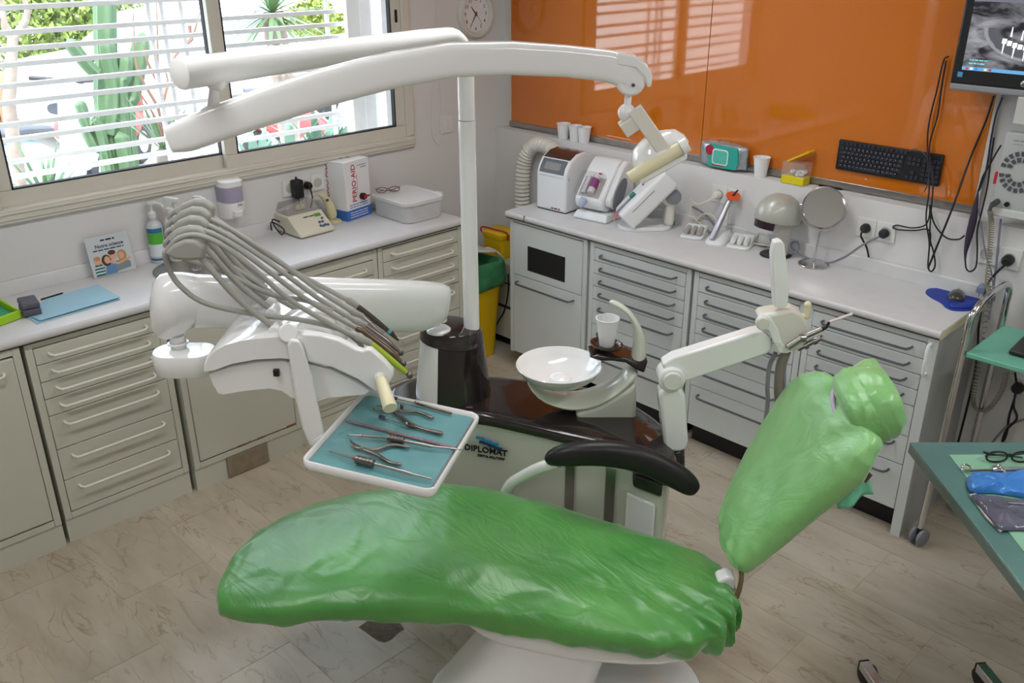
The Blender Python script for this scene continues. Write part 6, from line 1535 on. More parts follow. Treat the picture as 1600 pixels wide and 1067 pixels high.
g = G(); g.lathe([(0.0, 0.0), (0.033, 0.001), (0.0335, 0.003), (0.0, 0.004)], q2 + Vector((0.006, 0.0, 0.004)), 28, ax=Matrix.Rotation(0.35, 3, 'X') @ Matrix.Rotation(0.25, 3, 'Y')); g.out('orange_shield', mat('orange_shield', 'E2551A', 0.15, coat=0.4), t, **L_)
g = G(); g.tube([q2, q2 + Vector((0.012, 0.004, 0.02)), q2 + Vector((0.024, 0.004, 0.035))], [0.006, 0.005, 0.004], 10); g.out('light_guide', mat('dark_guide', '2A2C44', 0.2), t, **L_)
# helmet-shaped lamp
hbx = Vector((1.845, -0.085, Cz))
t = thing('curing_unit', 'grey helmet-shaped unit with a smoked visor on a black foot', 'lamp', hbx, -0.7)
g = G(); g.lathe([(0, 0.0), (0.062, 0.0), (0.064, 0.004), (0.06, 0.008), (0, 0.008)], (0, 0, 0), 30, sx=1.0, sy=1.1); g.out('foot', M_BLACK, t, **L_)
M_HELM = mat('helmet_grey', 'B7B8AE', 0.35, metal=0.15, coat=0.3)
g = G(); g.loft([[Vector((p[0] + 0.0, p[1] + 0.016, z)) for p in rrect(w_, d_, 0.012)] for w_, d_, z in ((0.062, 0.062, 0.008), (0.06, 0.06, 0.06), (0.064, 0.07, 0.13), (0.07, 0.085, 0.17))]); g.out('stem', M_HELM, t, **L_)
hm = Matrix.Translation((0, -0.012, 0.165)) @ Matrix.Rotation(math.radians(-8), 4, 'X')
rows = [(0.0, 0.112), (0.035, 0.107), (0.062, 0.09), (0.082, 0.062), (0.091, 0.028), (0.092, 0.0), (0.088, -0.006), (0.0, -0.006)]
g = G(hm); g.lathe(rows, (0, 0, 0), 36, sx=0.88, sy=1.12); g.out('helmet', M_HELM, t, ang=50, **L_)
g = G(hm)
vis = [[Vector(((0.086 - e) * 0.88 * math.cos(a) , (0.086 - e) * 1.12 * math.sin(a), z)) for a in [PI + 0.35 + (PI - 0.7) * k / 18 for k in range(19)]] for e, z in ((0, -0.007), (0.002, -0.04))]
inn = [[p * 0.93 + Vector((0, 0, p.z * 0.07)) for p in reversed(r_)] for r_ in vis]
g.loft([vis[0] + inn[0], vis[1] + inn[1]]); g.out('visor', mat('smoked_visor', '33232F', 0.12, coat=0.5), t, **L_)
# cosmetic mirror
mb = at_z(1271, 414, CT); mb = Vector((mb.x, mb.y, Cz))
t = thing('table_mirror', 'round chrome table mirror on a thin stem', 'mirror', mb)
g = G(); g.lathe([(0, 0.012), (0.058, 0.010), (0.064, 0.007), (0.066, 0.002), (0.066, 0.0), (0, 0.0)], mb, 40); g.out('base', M_CHROME, t)
top = Vector(mb) + Vector((0.005, 0.0, 0.255)); mcn = Vector((0.03, 0.0, 0))
mc = mb + Vector((0.004, 0.012, 0.250))
g = G(); g.cyl(mb + ZH * 0.01, mc - ZH * 0.098, 0.0042, n=12); g.out('stem', M_CHROME, t)
# mirror disc faces the room, tilted a little up
fd = Vector((0.27, -1.0, 0.24)).normalized()
Xm = Vector((0, 0, 1)).cross(fd).normalized(); Ym = fd.cross(Xm)
Am = Matrix((Xm, Ym, fd)).transposed()
g = G(); g.lathe([(0.083, -0.004), (0.088, -0.003), (0.0895, 0.001), (0.088, 0.005), (0.083, 0.006), (0.0825, 0.001)], mc, 44, ax=Am); g.lathe([(0, -0.005), (0.083, -0.005), (0.083, -0.002), (0, -0.002)], mc, 44, ax=Am); g.out('mirror_rim', M_CHROME, t)
g = G(); g.lathe([(0.0, 0.003), (0.0825, 0.003), (0.0825, 0.001), (0.0, 0.001)], mc, 44, ax=Am); g.out('mirror_glass', mat('mirror_silver', 'DADAD8', 0.03, metal=1.0, var=0.01), t, smooth=False)
g = G(); g.tube([mc + Am @ Vector((0.0945 * math.cos(a), 0.0945 * math.sin(a), 0)) for a in [PI + PI * k / 24 for k in range(25)]], 0.0026, 8)
for s_ in (-1, 1): g.cyl(mc + Am @ Vector((s_ * 0.086, 0, 0)), mc + Am @ Vector((s_ * 0.098, 0, 0)), 0.0045, n=10)
g.out('yoke', M_CHROME, t)
# mouse mat and mouse
mp = [(1446, 458), (1452, 452), (1475, 452), (1500, 455), (1520, 461), (1533, 470), (1530, 479), (1515, 486), (1490, 486), (1477, 481), (1470, 474), (1455, 466)]
mpts = [at_z(a, b, CT) for a, b in mp]; mpts = [Vector((p.x, p.y, Cz)) for p in spline(mpts, 4, closed=True)]
M_MAT = mat('royal_blue_foam', '243C9A', 0.6, var=0.06, bump=0.1, bscale=300)
mcx = sum(mpts, Vector()) / len(mpts)
t = thing('mouse_mat', 'royal blue mouse mat with a wrist cushion on the cart end of the worktop', 'mouse mat', mcx)
g = G(); g.prism(mpts, (0, 0, 0.004)); g.out('mat', M_MAT, t, bevel=0.0015)
wr = [at_z(a, b, CT) for a, b in ((1483, 481), (1500, 482.5), (1517, 480.5), (1526, 477))]; wr = [Vector((p.x, p.y, Cz + 0.008)) for p in spline(wr, 5)]
g = G(); g.tube(wr, [0.006] + [0.013] * (len(wr) - 2) + [0.006], 14, flat=0.8); g.out('wrist_cushion', M_MAT, t)
mo = at_z(1494, 466, CT); mo = Vector((mo.x, mo.y, Cz + 0.0045))
t = thing('computer_mouse', 'dark computer mouse on the blue mouse mat', 'mouse', mo)
Fm = Matrix.Rotation(0.25, 3, 'Z')
rr = []
for y_, w_, h_ in ((-0.05, 0.012, 0.010), (-0.045, 0.024, 0.017), (-0.02, 0.031, 0.026), (0.01, 0.030, 0.028), (0.035, 0.027, 0.022), (0.05, 0.02, 0.014), (0.055, 0.010, 0.008)):
    rr.append([mo + Fm @ Vector((w_ * math.cos(a), y_, max(0, h_ * math.sin(a)) + 0.0005)) for a in [PI * k / 12 for k in range(13)]])
g = G(); g.loft(rr); g.out('mouse_shell', mat('dark_mouse', '3C3C38', 0.25, coat=0.4), t, ang=60)
g = G(); c_ = mo + Fm @ Vector((0, 0.028, 0.0235)); g.lathe([(0.003, -0.003), (0.006, -0.003), (0.006, 0.003), (0.003, 0.003)], c_, 14, ax=Fm @ Matrix.Rotation(PI / 2, 3, 'Y')); g.out('scroll_wheel', M_GREY, t)

# ------------------------------------------------------------------ sockets, plugs and cables on the back wall
def by(px, py, d=0.006): return at_y(px, py, WY - d)
sA = at_y(1136, 305, WY); socket_plate('wall_socket', 'double white socket behind the curing light', (1.515, WY, 1.085), 0.165, 0.08, 2, 'y')
socket_plate('wall_socket', 'double white socket beside the table mirror', (2.235, WY, 1.075), 0.165, 0.08, 2, 'y')
socket_plate('wall_socket', 'double white socket under the wall phone panel', (2.715, WY, 1.075), 0.165, 0.08, 2, 'y')
dn = (0, -1, 0)
q = Vector((1.475, WY - 0.0125, 1.085)); plug('power_plug', 'ivory plug with a looping lead feeding the tilting mixer', q, dn, M_CREAM, [q + Vector((0, -0.03, -0.004)), q + Vector((-0.03, -0.05, -0.03)), q + Vector((-0.08, -0.045, -0.055)), q + Vector((-0.14, -0.02, -0.05))], M_CABLEW, 0.0045)
q = Vector((1.556, WY - 0.0125, 1.082)); plug('power_plug', 'white plug with a downward lead behind the curing light', q, (0.1, -1, -0.3), M_WHITE2, [q + Vector((0.002, -0.03, -0.012)), q + Vector((0.0, -0.03, -0.06)), q + Vector((-0.01, -0.02, -0.13)), q + Vector((-0.02, -0.025, -0.182))], M_CABLEW, 0.004)
q = Vector((2.197, WY - 0.0125, 1.078)); plug('power_plug', 'dark plug left of the pair beside the table mirror', q, dn, M_RUBBER, [q + Vector((0, -0.028, -0.006)), q + Vector((-0.005, -0.03, -0.03)), q + Vector((0.02, -0.018, -0.075)), q + Vector((0.035, -0.012, -0.118))], M_CABLE, 0.004)
q = Vector((2.277, WY - 0.0125, 1.072)); plug('power_plug', 'dark plug with a grey lead running to the helmet-shaped unit', q, dn, M_RUBBER, [q + Vector((0, -0.028, -0.004)), q + Vector((-0.06, -0.05, -0.05)), q + Vector((-0.13, -0.06, -0.12)), q + Vector((-0.21, -0.05, -0.168)), q + Vector((-0.30, -0.04, -0.170)), q + Vector((-0.37, -0.05, -0.14)), q + Vector((-0.385, -0.04, -0.12)), q + Vector((-0.36, -0.035, -0.112)), q + Vector((-0.345, -0.045, -0.135)), q + Vector((-0.365, -0.06, -0.16)), q + Vector((-0.40, -0.075, -0.15))], M_CABLEG, 0.0045)
q = Vector((2.757, WY - 0.0125, 1.072)); plug('power_plug', 'dark round plug under the wall phone panel with its lead dropping behind the cart', q, dn, M_BLACK, [q + Vector((0, -0.028, -0.01)), q + Vector((-0.03, -0.03, -0.06)), q + Vector((-0.05, -0.02, -0.12)), q + Vector((-0.05, -0.02, -0.25)), q + Vector((-0.02, -0.03, -0.5)), q + Vector((-0.03, -0.04, -1.05))], M_CABLE, 0.0045, r=0.021)
# tangle of leads behind the machines
def cable(name, lab, pts, m, r=0.0035, n=7):
    pts = [Vector(p) for p in pts]
    g = G(); g.tube(spline(pts, n), r, 8)
    lo = min(pts, key=lambda p: p.z)
    return g.one(name, m, lab, 'cable', lo)
z_ = Cz + 0.006
cable('power_lead', 'ivory lead looping up behind the tilting mixer', [(1.36, -0.02, z_), (1.39, -0.018, z_ + 0.06), (1.43, -0.02, z_ + 0.085), (1.475, -0.022, z_ + 0.075), (1.49, -0.022, z_ + 0.04), (1.485, -0.03, z_ + 0.002)], M_CABLEW, 0.005)
cable('power_lead', 'dark lead slanting behind the tip tray with grey covers', [(1.34, -0.012, z_ + 0.10), (1.40, -0.014, z_ + 0.085), (1.46, -0.016, z_ + 0.05), (1.50, -0.018, z_ + 0.012), (1.56, -0.02, z_), (1.66, -0.018, z_), (1.76, -0.02, z_)], M_CABLEG, 0.005)
cable('power_lead', 'thin ivory lead lying along the upstand behind the curing light', [(1.35, -0.014, z_ + 0.05), (1.42, -0.02, z_ + 0.02), (1.50, -0.026, z_ + 0.006), (1.60, -0.026, z_ + 0.002), (1.70, -0.03, z_ + 0.002), (1.79, -0.03, z_ + 0.01)], M_CABLEW, 0.004)
cable('power_lead', 'thin white wire curling up left of the helmet-shaped unit', [(1.70, -0.016, z_), (1.705, -0.016, z_ + 0.05), (1.73, -0.018, z_ + 0.065), (1.76, -0.018, z_ + 0.05), (1.775, -0.022, z_ + 0.02)], M_WHITE2, 0.0025)
# monitor, keyboard leads (hang in front of the back wall)
cable('monitor_lead', 'black lead looping down the orange glass from the monitor to the upstand', [at_y(1482, 88, UY - 0.03), at_y(1474, 96, UY - 0.03), at_y(1464, 140, UY - 0.03), at_y(1452, 190, UY - 0.03), at_y(1449, 230, UY - 0.04), at_y(1452, 290, 0.0), at_y(1447, 340, -0.02), at_y(1452, 380, -0.02), at_y(1450, 415, -0.02), at_y(1455, 424, -0.02), at_y(1461, 415, -0.02), at_y(1459, 395, -0.02), at_y(1453, 372, -0.02), at_y(1454, 340, -0.02), at_y(1458, 280, 0.0), at_y(1452, 230, UY - 0.035), at_y(1465, 180, UY - 0.03), at_y(1472, 130, UY - 0.03), at_y(1478, 95, UY - 0.035)], M_CABLE, 0.0032)
cable('monitor_lead', 'black lead running straight down from under the monitor across the orange glass', [at_y(1553, 150, UY - 0.03), at_y(1540, 190, UY - 0.03), at_y(1515, 250, UY - 0.03), at_y(1490, 320, -0.01), at_y(1470, 370, -0.02), at_y(1450, 419, -0.02)], M_CABLE, 0.0042)
cable('socket_lead', 'black lead leaving the sockets beside the mirror towards the hanging cables', [by(1395, 354, 0.012), by(1402, 352, 0.02), by(1425, 356, 0.02), by(1445, 352, 0.02), by(1452, 338, 0.02), by(1453, 320, 0.02)], M_CABLE, 0.003)
cable('socket_lead', 'lower black lead beside the mirror sockets joining the hanging cables', [by(1395, 356, 0.014), by(1405, 359, 0.024), by(1430, 360, 0.024), by(1448, 358, 0.024), by(1454, 366, 0.024), by(1453, 385, 0.024)], M_CABLE, 0.003)
lk = thing('inline_switch', 'long slim dark foot-switch body hanging on its lead beside the wall phone panel', 'switch', at_y(1510, 403, -0.02))
rr_p = [at_y(1528, 300, -0.02), at_y(1524, 325, -0.02), at_y(1520, 345, -0.02), at_y(1514, 370, -0.02), at_y(1509, 392, -0.02), at_y(1508, 405, -0.02)]
g = G(); g.tube(spline(rr_p, 4), [0.003, 0.005, 0.007, 0.009, 0.0105, 0.012, 0.013, 0.0138, 0.014, 0.014, 0.014, 0.0135, 0.013, 0.0115, 0.010, 0.0085, 0.007, 0.006, 0.005, 0.0045, 0.004], 14); g.out('switch_body', mat('dark_plum_plastic', '3A2E40', 0.35, var=0.1), lk)
g = G(); g.tube(spline([at_y(1508, 405, -0.02), at_y(1510, 420, -0.02), at_y(1517, 424, -0.02), at_y(1525, 416, -0.02), at_y(1527, 390, -0.02), at_y(1527, 360, -0.02), at_y(1534, 330, -0.02), at_y(1543, 290, -0.02), at_y(1548, 250, -0.02), at_y(1553, 215, -0.02)], 6), 0.0032, 8); g.out('cord_down', M_CABLE, lk)
g = G(); g.tube(spline([at_y(1528, 300, -0.02), at_y(1536, 275, -0.02), at_y(1545, 260, -0.01), at_y(1556, 240, 0.0), at_y(1564, 227, 0.0)], 6), 0.0032, 8); g.out('cord_up', M_CABLE, lk)
g = G(); g.tube(spline([at_y(1453, 322, -0.022), at_y(1460, 350, -0.022), at_y(1478, 371, -0.022), at_y(1497, 374, -0.022), at_y(1507, 368, -0.022)], 6), 0.0032, 8); g.out('cord_loop', M_CABLE, lk)
cable('phone_lead', 'navy lead dropping down the white strip beside the orange glass', [at_y(1566, 152, 0.0), at_y(1556, 180, 0.0), at_y(1548, 220, 0.0), at_y(1542, 260, 0.0), at_y(1533, 290, 0.0), at_y(1528, 300, -0.012)], mat('navy_cable', '22244A', 0.5), 0.0035)

# keyboard fixed on the orange glass
kb = [at_y(a, b, UY - 0.03) for a, b in ((1309, 265), (1470, 292), (1478, 243), (1313, 218))]
kx = 2.0; kw = 0.435; kz = 1.282; kh = 0.125
KM = Matrix(((1, 0, 0, 1.992), (0, 0, -1, UY - 0.0245), (0, 1, 0, 1.280), (0, 0, 0, 1)))
t = thing('keyboard', 'black computer keyboard fixed upright on the orange glass', 'keyboard', KM.translation)
g = G(KM); g.bx(0, kw, 0, kh, -0.010, 0.004); g.out('case', M_BLACK, t, bevel=0.004)
M_KEY = mat('key_black', '303038', 0.35, var=0.15, scale=40)
key_me = {}
def key(x, y, w, h):
    kk = (round(w, 4), round(h, 4))
    if kk not in key_me:
        bm = bmesh.new()
        a = [bm.verts.new((sx * w / 2, 0, sy * h / 2)) for sx, sy in ((-1, -1), (1, -1), (1, 1), (-1, 1))]
        b = [bm.verts.new((sx * w / 2 * 0.82, -0.0045, sy * h / 2 * 0.82)) for sx, sy in ((-1, -1), (1, -1), (1, 1), (-1, 1))]
        bm.faces.new(b)
        for i in range(4): bm.faces.new([a[i], a[(i + 1) % 4], b[(i + 1) % 4], b[i]])
        bmesh.ops.recalc_face_normals(bm, faces=bm.faces)
        me = bpy.data.meshes.new('key'); bm.to_mesh(me); bm.free(); me.materials.append(M_KEY); key_me[kk] = me
    o = bpy.data.objects.new('key', key_me[kk]); COL.objects.link(o); o.parent = t
    o.location = Vector((x + w / 2, -0.0041, y + h / 2))
P = 0.0182; ks = 0.0166
for r in range(5):
    y_ = 0.012 + r * P
    offs = [0.012, 0.012 + 0.022, 0.012 + 0.031, 0.012 + 0.026, 0.012 + 0.018][r]
    if r == 0:
        x_ = 0.012
        for w_ in (0.024, 0.020, 0.020, 0.105, 0.020, 0.020, 0.020, 0.024): key(x_, y_, w_ - 0.0016, ks); x_ += w_
    else:
        key(0.012, y_, offs - 0.012 + 0.0 + 0.0005 if offs > 0.0135 else ks, ks)
        x_ = offs + 0.002
        n = [0, 11, 11, 12, 13][r]
        for k in range(n): key(x_, y_, ks, ks); x_ += P
        key(x_, y_, 0.012 + 15 * P - x_ - 0.0, ks)
    for k in range(3):
        if r >= 3 or r == 0 or (r == 1 and k == 1): key(0.300 + k * P, y_, ks, ks)
    for k in range(4):
        key(0.360 + k * P, y_, ks, ks)
for k in range(15):
    key(0.012 + k * P * 0.98 + 0.006 * (k // 4), 0.107, ks, 0.0125)
M_LEGEND = mat('key_legend', '93939A', 0.5)
g = G(KM)
for r in range(5):
    for k in range(14): g.box((0.024 + k * P + 0.004 * r, 0.0225 + r * P, 0.0087), (0.0034, 0.0042, 0.0003))
g.out('key_legends', M_LEGEND, t, smooth=False)
g = G(); g.tube(spline([at_y(1419, 236, UY - 0.035), at_y(1432, 233, UY - 0.045), at_y(1446, 243, UY - 0.045), at_y(1453, 262, UY - 0.045), at_y(1450, 285, UY - 0.045), at_y(1444, 300, 0.0)], 6), 0.002, 6); g.out('keyboard_cord', mat('slate_cord', '4A4A55', 0.5), t)

# ------------------------------------------------------------------ things on the ledge
LZ = LEDGE + 0.0006
for i, (px, lab) in enumerate(((879, 'white cup at the corner end of the ledge, left of three'), (902, 'white cup on the ledge, middle of the three by the corner'), (917, 'white cup on the ledge, right of the three by the corner'))):
    p = at_z(px, 217 + i * 2.5, LEDGE); cup('plastic_cup', lab, Vector((p.x, 0.040, LZ)), 0.0255, 0.0365, 0.082, M_CUP, 'cups on the ledge')
p = at_z(1190, 275, LEDGE); cup('plastic_cup', 'white cup on the ledge between the wipes pack and the yellow box', Vector((p.x, 0.040, LZ)), 0.0255, 0.0375, 0.088, M_CUP, 'cups on the ledge')
# wipes pack
wp = Vector((1.455, 0.040, LZ))
t = thing('wipes_pack', 'silver and teal pack of wet wipes standing on the ledge', 'wipes pack', wp)
M_FOIL = mat('silver_foil', 'B4BCC4', 0.28, metal=0.6, var=0.15, scale=30, bump=0.5, bscale=35)
rr = []
for k in range(13):
    x_ = -0.125 + 0.25 * k / 12; e = math.sin(PI * k / 12) ** 0.35 if 0 < k < 12 else 0.0
    d_ = 0.004 + 0.03 * e; h_ = 0.038 + 0.022 * e + (0.012 if k in (0, 12) else 0)
    rr.append([wp + Vector((x_, 0, 0.066)) + Vector((0, a * d_ / 0.03, b * h_ / 0.06 + 0.003 * math.sin(k * 2.1 + j))) for j, (a, b) in enumerate(rrect(0.06, 0.12, 0.02, 3))])
    for p in rr[-1]: p.z = max(p.z, LZ + 0.0005)
g = G(); g.loft(rr); g.out('foil_pouch', M_FOIL, t, ang=60)
fy = wp.y - 0.0345
def wlab(pts, d, m, nm='label_patch'):
    g = G(); g.prism([Vector((wp.x + a, fy - d, wp.z + b)) for a, b in pts], (0, 0.004, 0)); g.out(nm, m, t, smooth=False)
wlab([(-0.06, 0.012), (0.09, 0.014), (0.10, 0.05), (0.09, 0.114), (-0.055, 0.118), (-0.065, 0.06)], 0.0005, mat('wipes_teal', '2FA596', 0.35))
wlab(rrect(0.085, 0.072, 0.015) and [(a + 0.004, b + 0.062) for a, b in rrect(0.085, 0.072, 0.015)], 0.003, M_PAPER, 'lid_frame')
wlab([(a + 0.004, b + 0.062) for a, b in rrect(0.074, 0.061, 0.012)], 0.0045, mat('wipes_lid_teal', '58BCA8', 0.35), 'lid')
wlab(disc(-0.055, 0.088, 0.024), 0.0015, M_INK_R); wlab([(-0.035, 0.02), (0.03, 0.02), (0.025, 0.030), (-0.035, 0.030)], 0.0015, mat('wipes_crimson', 'B02A3C', 0.4))
# yellow cotton box with open lid
cbx = Vector((1.830, 0.036, LZ))
t = thing('cotton_box', 'yellow box with a raised lid and cotton rolls on the ledge', 'box', cbx)
g = G(); g.bx(cbx.x - 0.054, cbx.x + 0.054, 0.004 + 0.002, 0.066, LZ, LZ + 0.036); g.out('yellow_base', mat('acid_yellow', 'E0CE1E', 0.35), t, bevel=0.003)
g = G(); g.bx(cbx.x - 0.054, cbx.x + 0.054, 0.006, 0.066, LZ + 0.0365, LZ + 0.095); o = g.out('clear_walls', clear_mat('clear_box', (0.97, 0.97, 0.97), haze=0.16, hazecol=(0.85, 0.8, 0.8)), t, smooth=False)
g = G(); Rl = Matrix.Rotation(-0.52, 3, 'Y'); g.box(cbx + Vector((0.012, 0.0, 0.122)), (0.112, 0.058, 0.010), Rl); g.out('lid', M_YELLOW, t, bevel=0.003)
rnd = random.Random(3)
for k in range(18):
    p = cbx + Vector((rnd.uniform(-0.028, 0.042), rnd.uniform(-0.02, 0.02), 0.043 + rnd.uniform(0, 0.014))); a = rnd.uniform(0, PI)
    g = G(); g.cyl(p - Vector((math.cos(a), math.sin(a), 0)) * 0.009, p + Vector((math.cos(a), math.sin(a), 0)) * 0.009, 0.0055, n=8); g.out('cotton_roll', M_PAPER, t)
# folded blue mask
mk = [at_z(a, b, LEDGE) for a, b in ((1280, 290), (1296, 287), (1330, 293), (1318, 297))]; mk = [Vector((p.x, max(0.014, min(0.066, p.y)), LZ)) for p in mk]
g = G(); g.prism(mk, (0, 0, 0.006)); g.one('face_mask', mat('pale_blue_mask', 'A9C9DE', 0.7, bump=0.3, bscale=80), 'folded pale blue face mask lying on the ledge', 'mask', sum(mk, Vector()) / 4, bevel=0.002)

# ------------------------------------------------------------------ monitor, wall panel, carts at the right
MY = -0.06
m0 = at_y(1484, 128, MY); m1 = at_y(1502, 10, MY)
mx0 = m0.x; mz0 = m0.z - 0.005
t = thing('monitor', 'wall monitor showing a panoramic dental x-ray', 'monitor', (mx0 + 0.24, MY + 0.03, mz0))
MWd, MHt = 0.50, 0.34
MMx = Matrix(((1, 0, 0, mx0), (0, 0, -1, MY), (0, 1, 0, mz0), (0, 0, 0, 1)))
MMx = MMx @ Matrix.Rotation(math.radians(0), 4, 'X')
g = G(MMx); g.bx(0, MWd, 0, MHt, -0.045, 0.0); g.out('casing', mat('monitor_black', '1F1F23', 0.3), t, bevel=0.008, bseg=3)
g = G(MMx); g.bx(0.0, MWd, -0.022, 0.004, -0.05, -0.001); g.out('lower_lip', M_GREY, t, bevel=0.008, bseg=3)
def xray_mat():
    m = bpy.data.materials.new('xray_screen'); m.use_nodes = True; nt = m.node_tree; b = nt.nodes['Principled BSDF']
    b.inputs['Base Color'].default_value = (0.02, 0.02, 0.025, 1); b.inputs['Roughness'].default_value = 0.25
    tc = nt.nodes.new('ShaderNodeTexCoord')
    n = nt.nodes.new('ShaderNodeTexNoise'); n.inputs['Scale'].default_value = 9; n.inputs['Detail'].default_value = 5; n.inputs['Distortion'].default_value = 0.7
    mp = nt.nodes.new('ShaderNodeMapping'); mp.inputs['Scale'].default_value = (1, 1, 2.2)
    nt.links.new(tc.outputs['Object'], mp.inputs['Vector']); nt.links.new(mp.outputs[0], n.inputs['Vector'])
    r = nt.nodes.new('ShaderNodeValToRGB'); r.color_ramp.elements[0].position = 0.44; r.color_ramp.elements[0].color = (0.004, 0.004, 0.008, 1)
    r.color_ramp.elements[1].position = 0.72; r.color_ramp.elements[1].color = (0.40, 0.40, 0.44, 1)
    nt.links.new(n.outputs['Fac'], r.inputs['Fac']); nt.links.new(r.outputs['Color'], b.inputs['Emission Color']); b.inputs['Emission Strength'].default_value = 0.9
    return m
BZL = 0.034
g = G(MMx); g.bx(BZL, MWd - BZL, 0.052, MHt - 0.02, 0.0, 0.0012); scr = g.out('screen', xray_mat(), t, smooth=False)
def sc(pts, z, col, e, nm='screen_print'):
    g = G(MMx); g.prism([(a, b, z) for a, b in pts], (0, 0, 0.0002)); return g.out(nm, mat('screen_' + col, col, 0.3, emit=col, estr=e), t, smooth=False)
x0_, x1_ = BZL, MWd - BZL
sc([(x0_, 0.052), (x1_, 0.052), (x1_, 0.064), (x0_, 0.064)], 0.0014, '5E9AC6', 0.7)
for k, c in enumerate(('C23B2E', 'D8D8D8', '3E77C0', '6A8CC8', 'D9C89A', '9A3D50')): sc([(x0_ + 0.012 + 0.016 * k, 0.054), (x0_ + 0.022 + 0.016 * k, 0.054), (x0_ + 0.022 + 0.016 * k, 0.062), (x0_ + 0.012 + 0.016 * k, 0.062)], 0.0018, c, 0.7)
zt_ = MHt - 0.02
sc([(x0_, zt_ - 0.014), (x1_, zt_ - 0.014), (x1_, zt_), (x0_, zt_)], 0.0014, 'C9CFB8', 0.8); sc([(x0_, zt_ - 0.036), (x1_, zt_ - 0.036), (x1_, zt_ - 0.014), (x0_, zt_ - 0.014)], 0.0014, '6E6E7C', 0.5)
for k in range(7): sc([(x0_ + 0.01 + 0.02 * k, zt_ - 0.012), (x0_ + 0.02 + 0.02 * k, zt_ - 0.012), (x0_ + 0.02 + 0.02 * k, zt_ - 0.003), (x0_ + 0.01 + 0.02 * k, zt_ - 0.003)], 0.0018, ('4E7AA0', '2A2A30', '7AA66A')[k % 3], 0.6)
# jaw bone, teeth and implants of the x-ray
cxm = x0_ + 0.215
def jaw(a, b, w): 
    pts = [(cxm + a * math.cos(t_), 0.20 + b * math.sin(t_)) for t_ in [PI + PI * k / 24 for k in range(25)]]
    pin = [(cxm + (a - w) * math.cos(t_), 0.20 + (b - w * 0.7) * math.sin(t_)) for t_ in [PI + PI * k / 24 for k in range(25)]]
    return pts + list(reversed(pin))
sc(jaw(0.165, 0.105, 0.012), 0.0015, '8C8C94', 0.55); sc(jaw(0.15, 0.095, 0.035), 0.0014, '5C5C66', 0.35)
for k in range(10):
    x_ = cxm - 0.09 + 0.018 * k; yb = 0.150 - 0.018 * math.sin(PI * k / 9)
    sc([(x_ - 0.008, yb), (x_ + 0.007, yb), (x_ + 0.008, yb + 0.016), (x_ - 0.007, yb + 0.017)], 0.0019, 'E4E4E6', 0.9, 'tooth_print')
    if k % 2 == 0: sc([(x_ - 0.002, yb - 0.034), (x_ + 0.001, yb - 0.034), (x_ + 0.003, yb), (x_ - 0.003, yb)], 0.0019, 'D8D8DC', 0.9, 'implant_print')
    if k % 2 == 1 or k > 5: sc([(x_ - 0.003, yb + 0.03), (x_ + 0.004, yb + 0.03), (x_ + 0.002, yb + 0.062), (x_ - 0.001, yb + 0.062)], 0.0019, 'D8D8DC', 0.9, 'implant_print')
for k in range(2):
    g = G(MMx); g.dashes(x0_ + 0.02, x0_ + 0.075 + 0.01 * k, 0.074 + 0.012 * k, 0.004, Matrix.Translation((0, 0, 0.0016)), 30 + k); g.out('screen_caption', mat('screen_cyan', '6FC6CE', 0.4, emit='6FC6CE', estr=0.7), t, smooth=False)
g = G(MMx); g.prism([(0.022, 0.026, 0.0004), (0.04, 0.026, 0.0004), (0.04, 0.044, 0.0004), (0.022, 0.044, 0.0004)], (0, 0, 0.0005)); g.out('sticker', mat('sticker_blue', '4E9AD0', 0.4), t, smooth=False)
g = G(MMx); g.lathe([(0.0, 0.0012), (0.010, 0.001), (0.011, 0.0002)], (MWd / 2, 0.022, 0.0), 20); g.out('maker_badge', M_STEEL, t)
g = G(MMx); g.text('hp', 0.012, Matrix.Translation((MWd / 2 - 0.006, 0.018, 0.0014)), 0.0002, shear=0.2); g.out('badge_lettering', M_INK_B, t, smooth=False)
g = G(MMx); g.cyl((MWd * 0.5, 0.16, -0.045), (MWd * 0.5, 0.16, -(UY - MY) + 0.012), 0.03, n=20); g.out('wall_arm', M_DGREY, t)
# intercom panel on the wall with its handset
w0 = at_y(1546, 333, WY - 0.04); w1 = at_y(1572, 205, WY - 0.04)
t = thing('wall_phone_panel', 'grey wall panel with ring-shaped button rows beside the orange glass', 'wall panel', (w0.x + 0.11, WY, w0.z))
PHt = w1.z - w0.z; PWx = 0.24
PM = Matrix(((1, 0, 0, w0.x), (0, 0, -1, WY - 0.045), (0, 1, 0, w0.z), (0, 0, 0, 1)))
g = G(PM); g.bx(0, PWx, 0, PHt, -0.042, 0.0); g.out('panel_box', mat('panel_grey', 'B3B4B2', 0.5), t, bevel=0.006)
g = G(PM); g.bx(0.0, PWx, 0.0, 0.03, 0.0005, 0.016); g.out('cradle_lip', mat('panel_pale', 'C9CAC6', 0.5), t, bevel=0.004)
cx_, cy_ = 0.072, PHt * 0.55
for rr_, n_ in ((0.058, 9), (0.036, 6)):
    for half in (0, 1):
        for k in range(n_):
            a = (PI * (k + 0.5) / n_) + half * PI
            g = G(PM); rad_ = Vector((math.cos(a), math.sin(a), 0)); tg = Vector((-rad_.y, rad_.x, 0)); oy = 0.008 if half == 0 else -0.008
            c_ = Vector((cx_, cy_ + oy, 0.001)) + rad_ * rr_
            g.prism([c_ + rad_ * 0.008 + tg * 0.0065, c_ + rad_ * 0.008 - tg * 0.0065, c_ - rad_ * 0.008 - tg * 0.005, c_ - rad_ * 0.008 + tg * 0.005], (0, 0, 0.003)); g.out('button', mat('panel_button', '4E5058', 0.4), t, smooth=False)
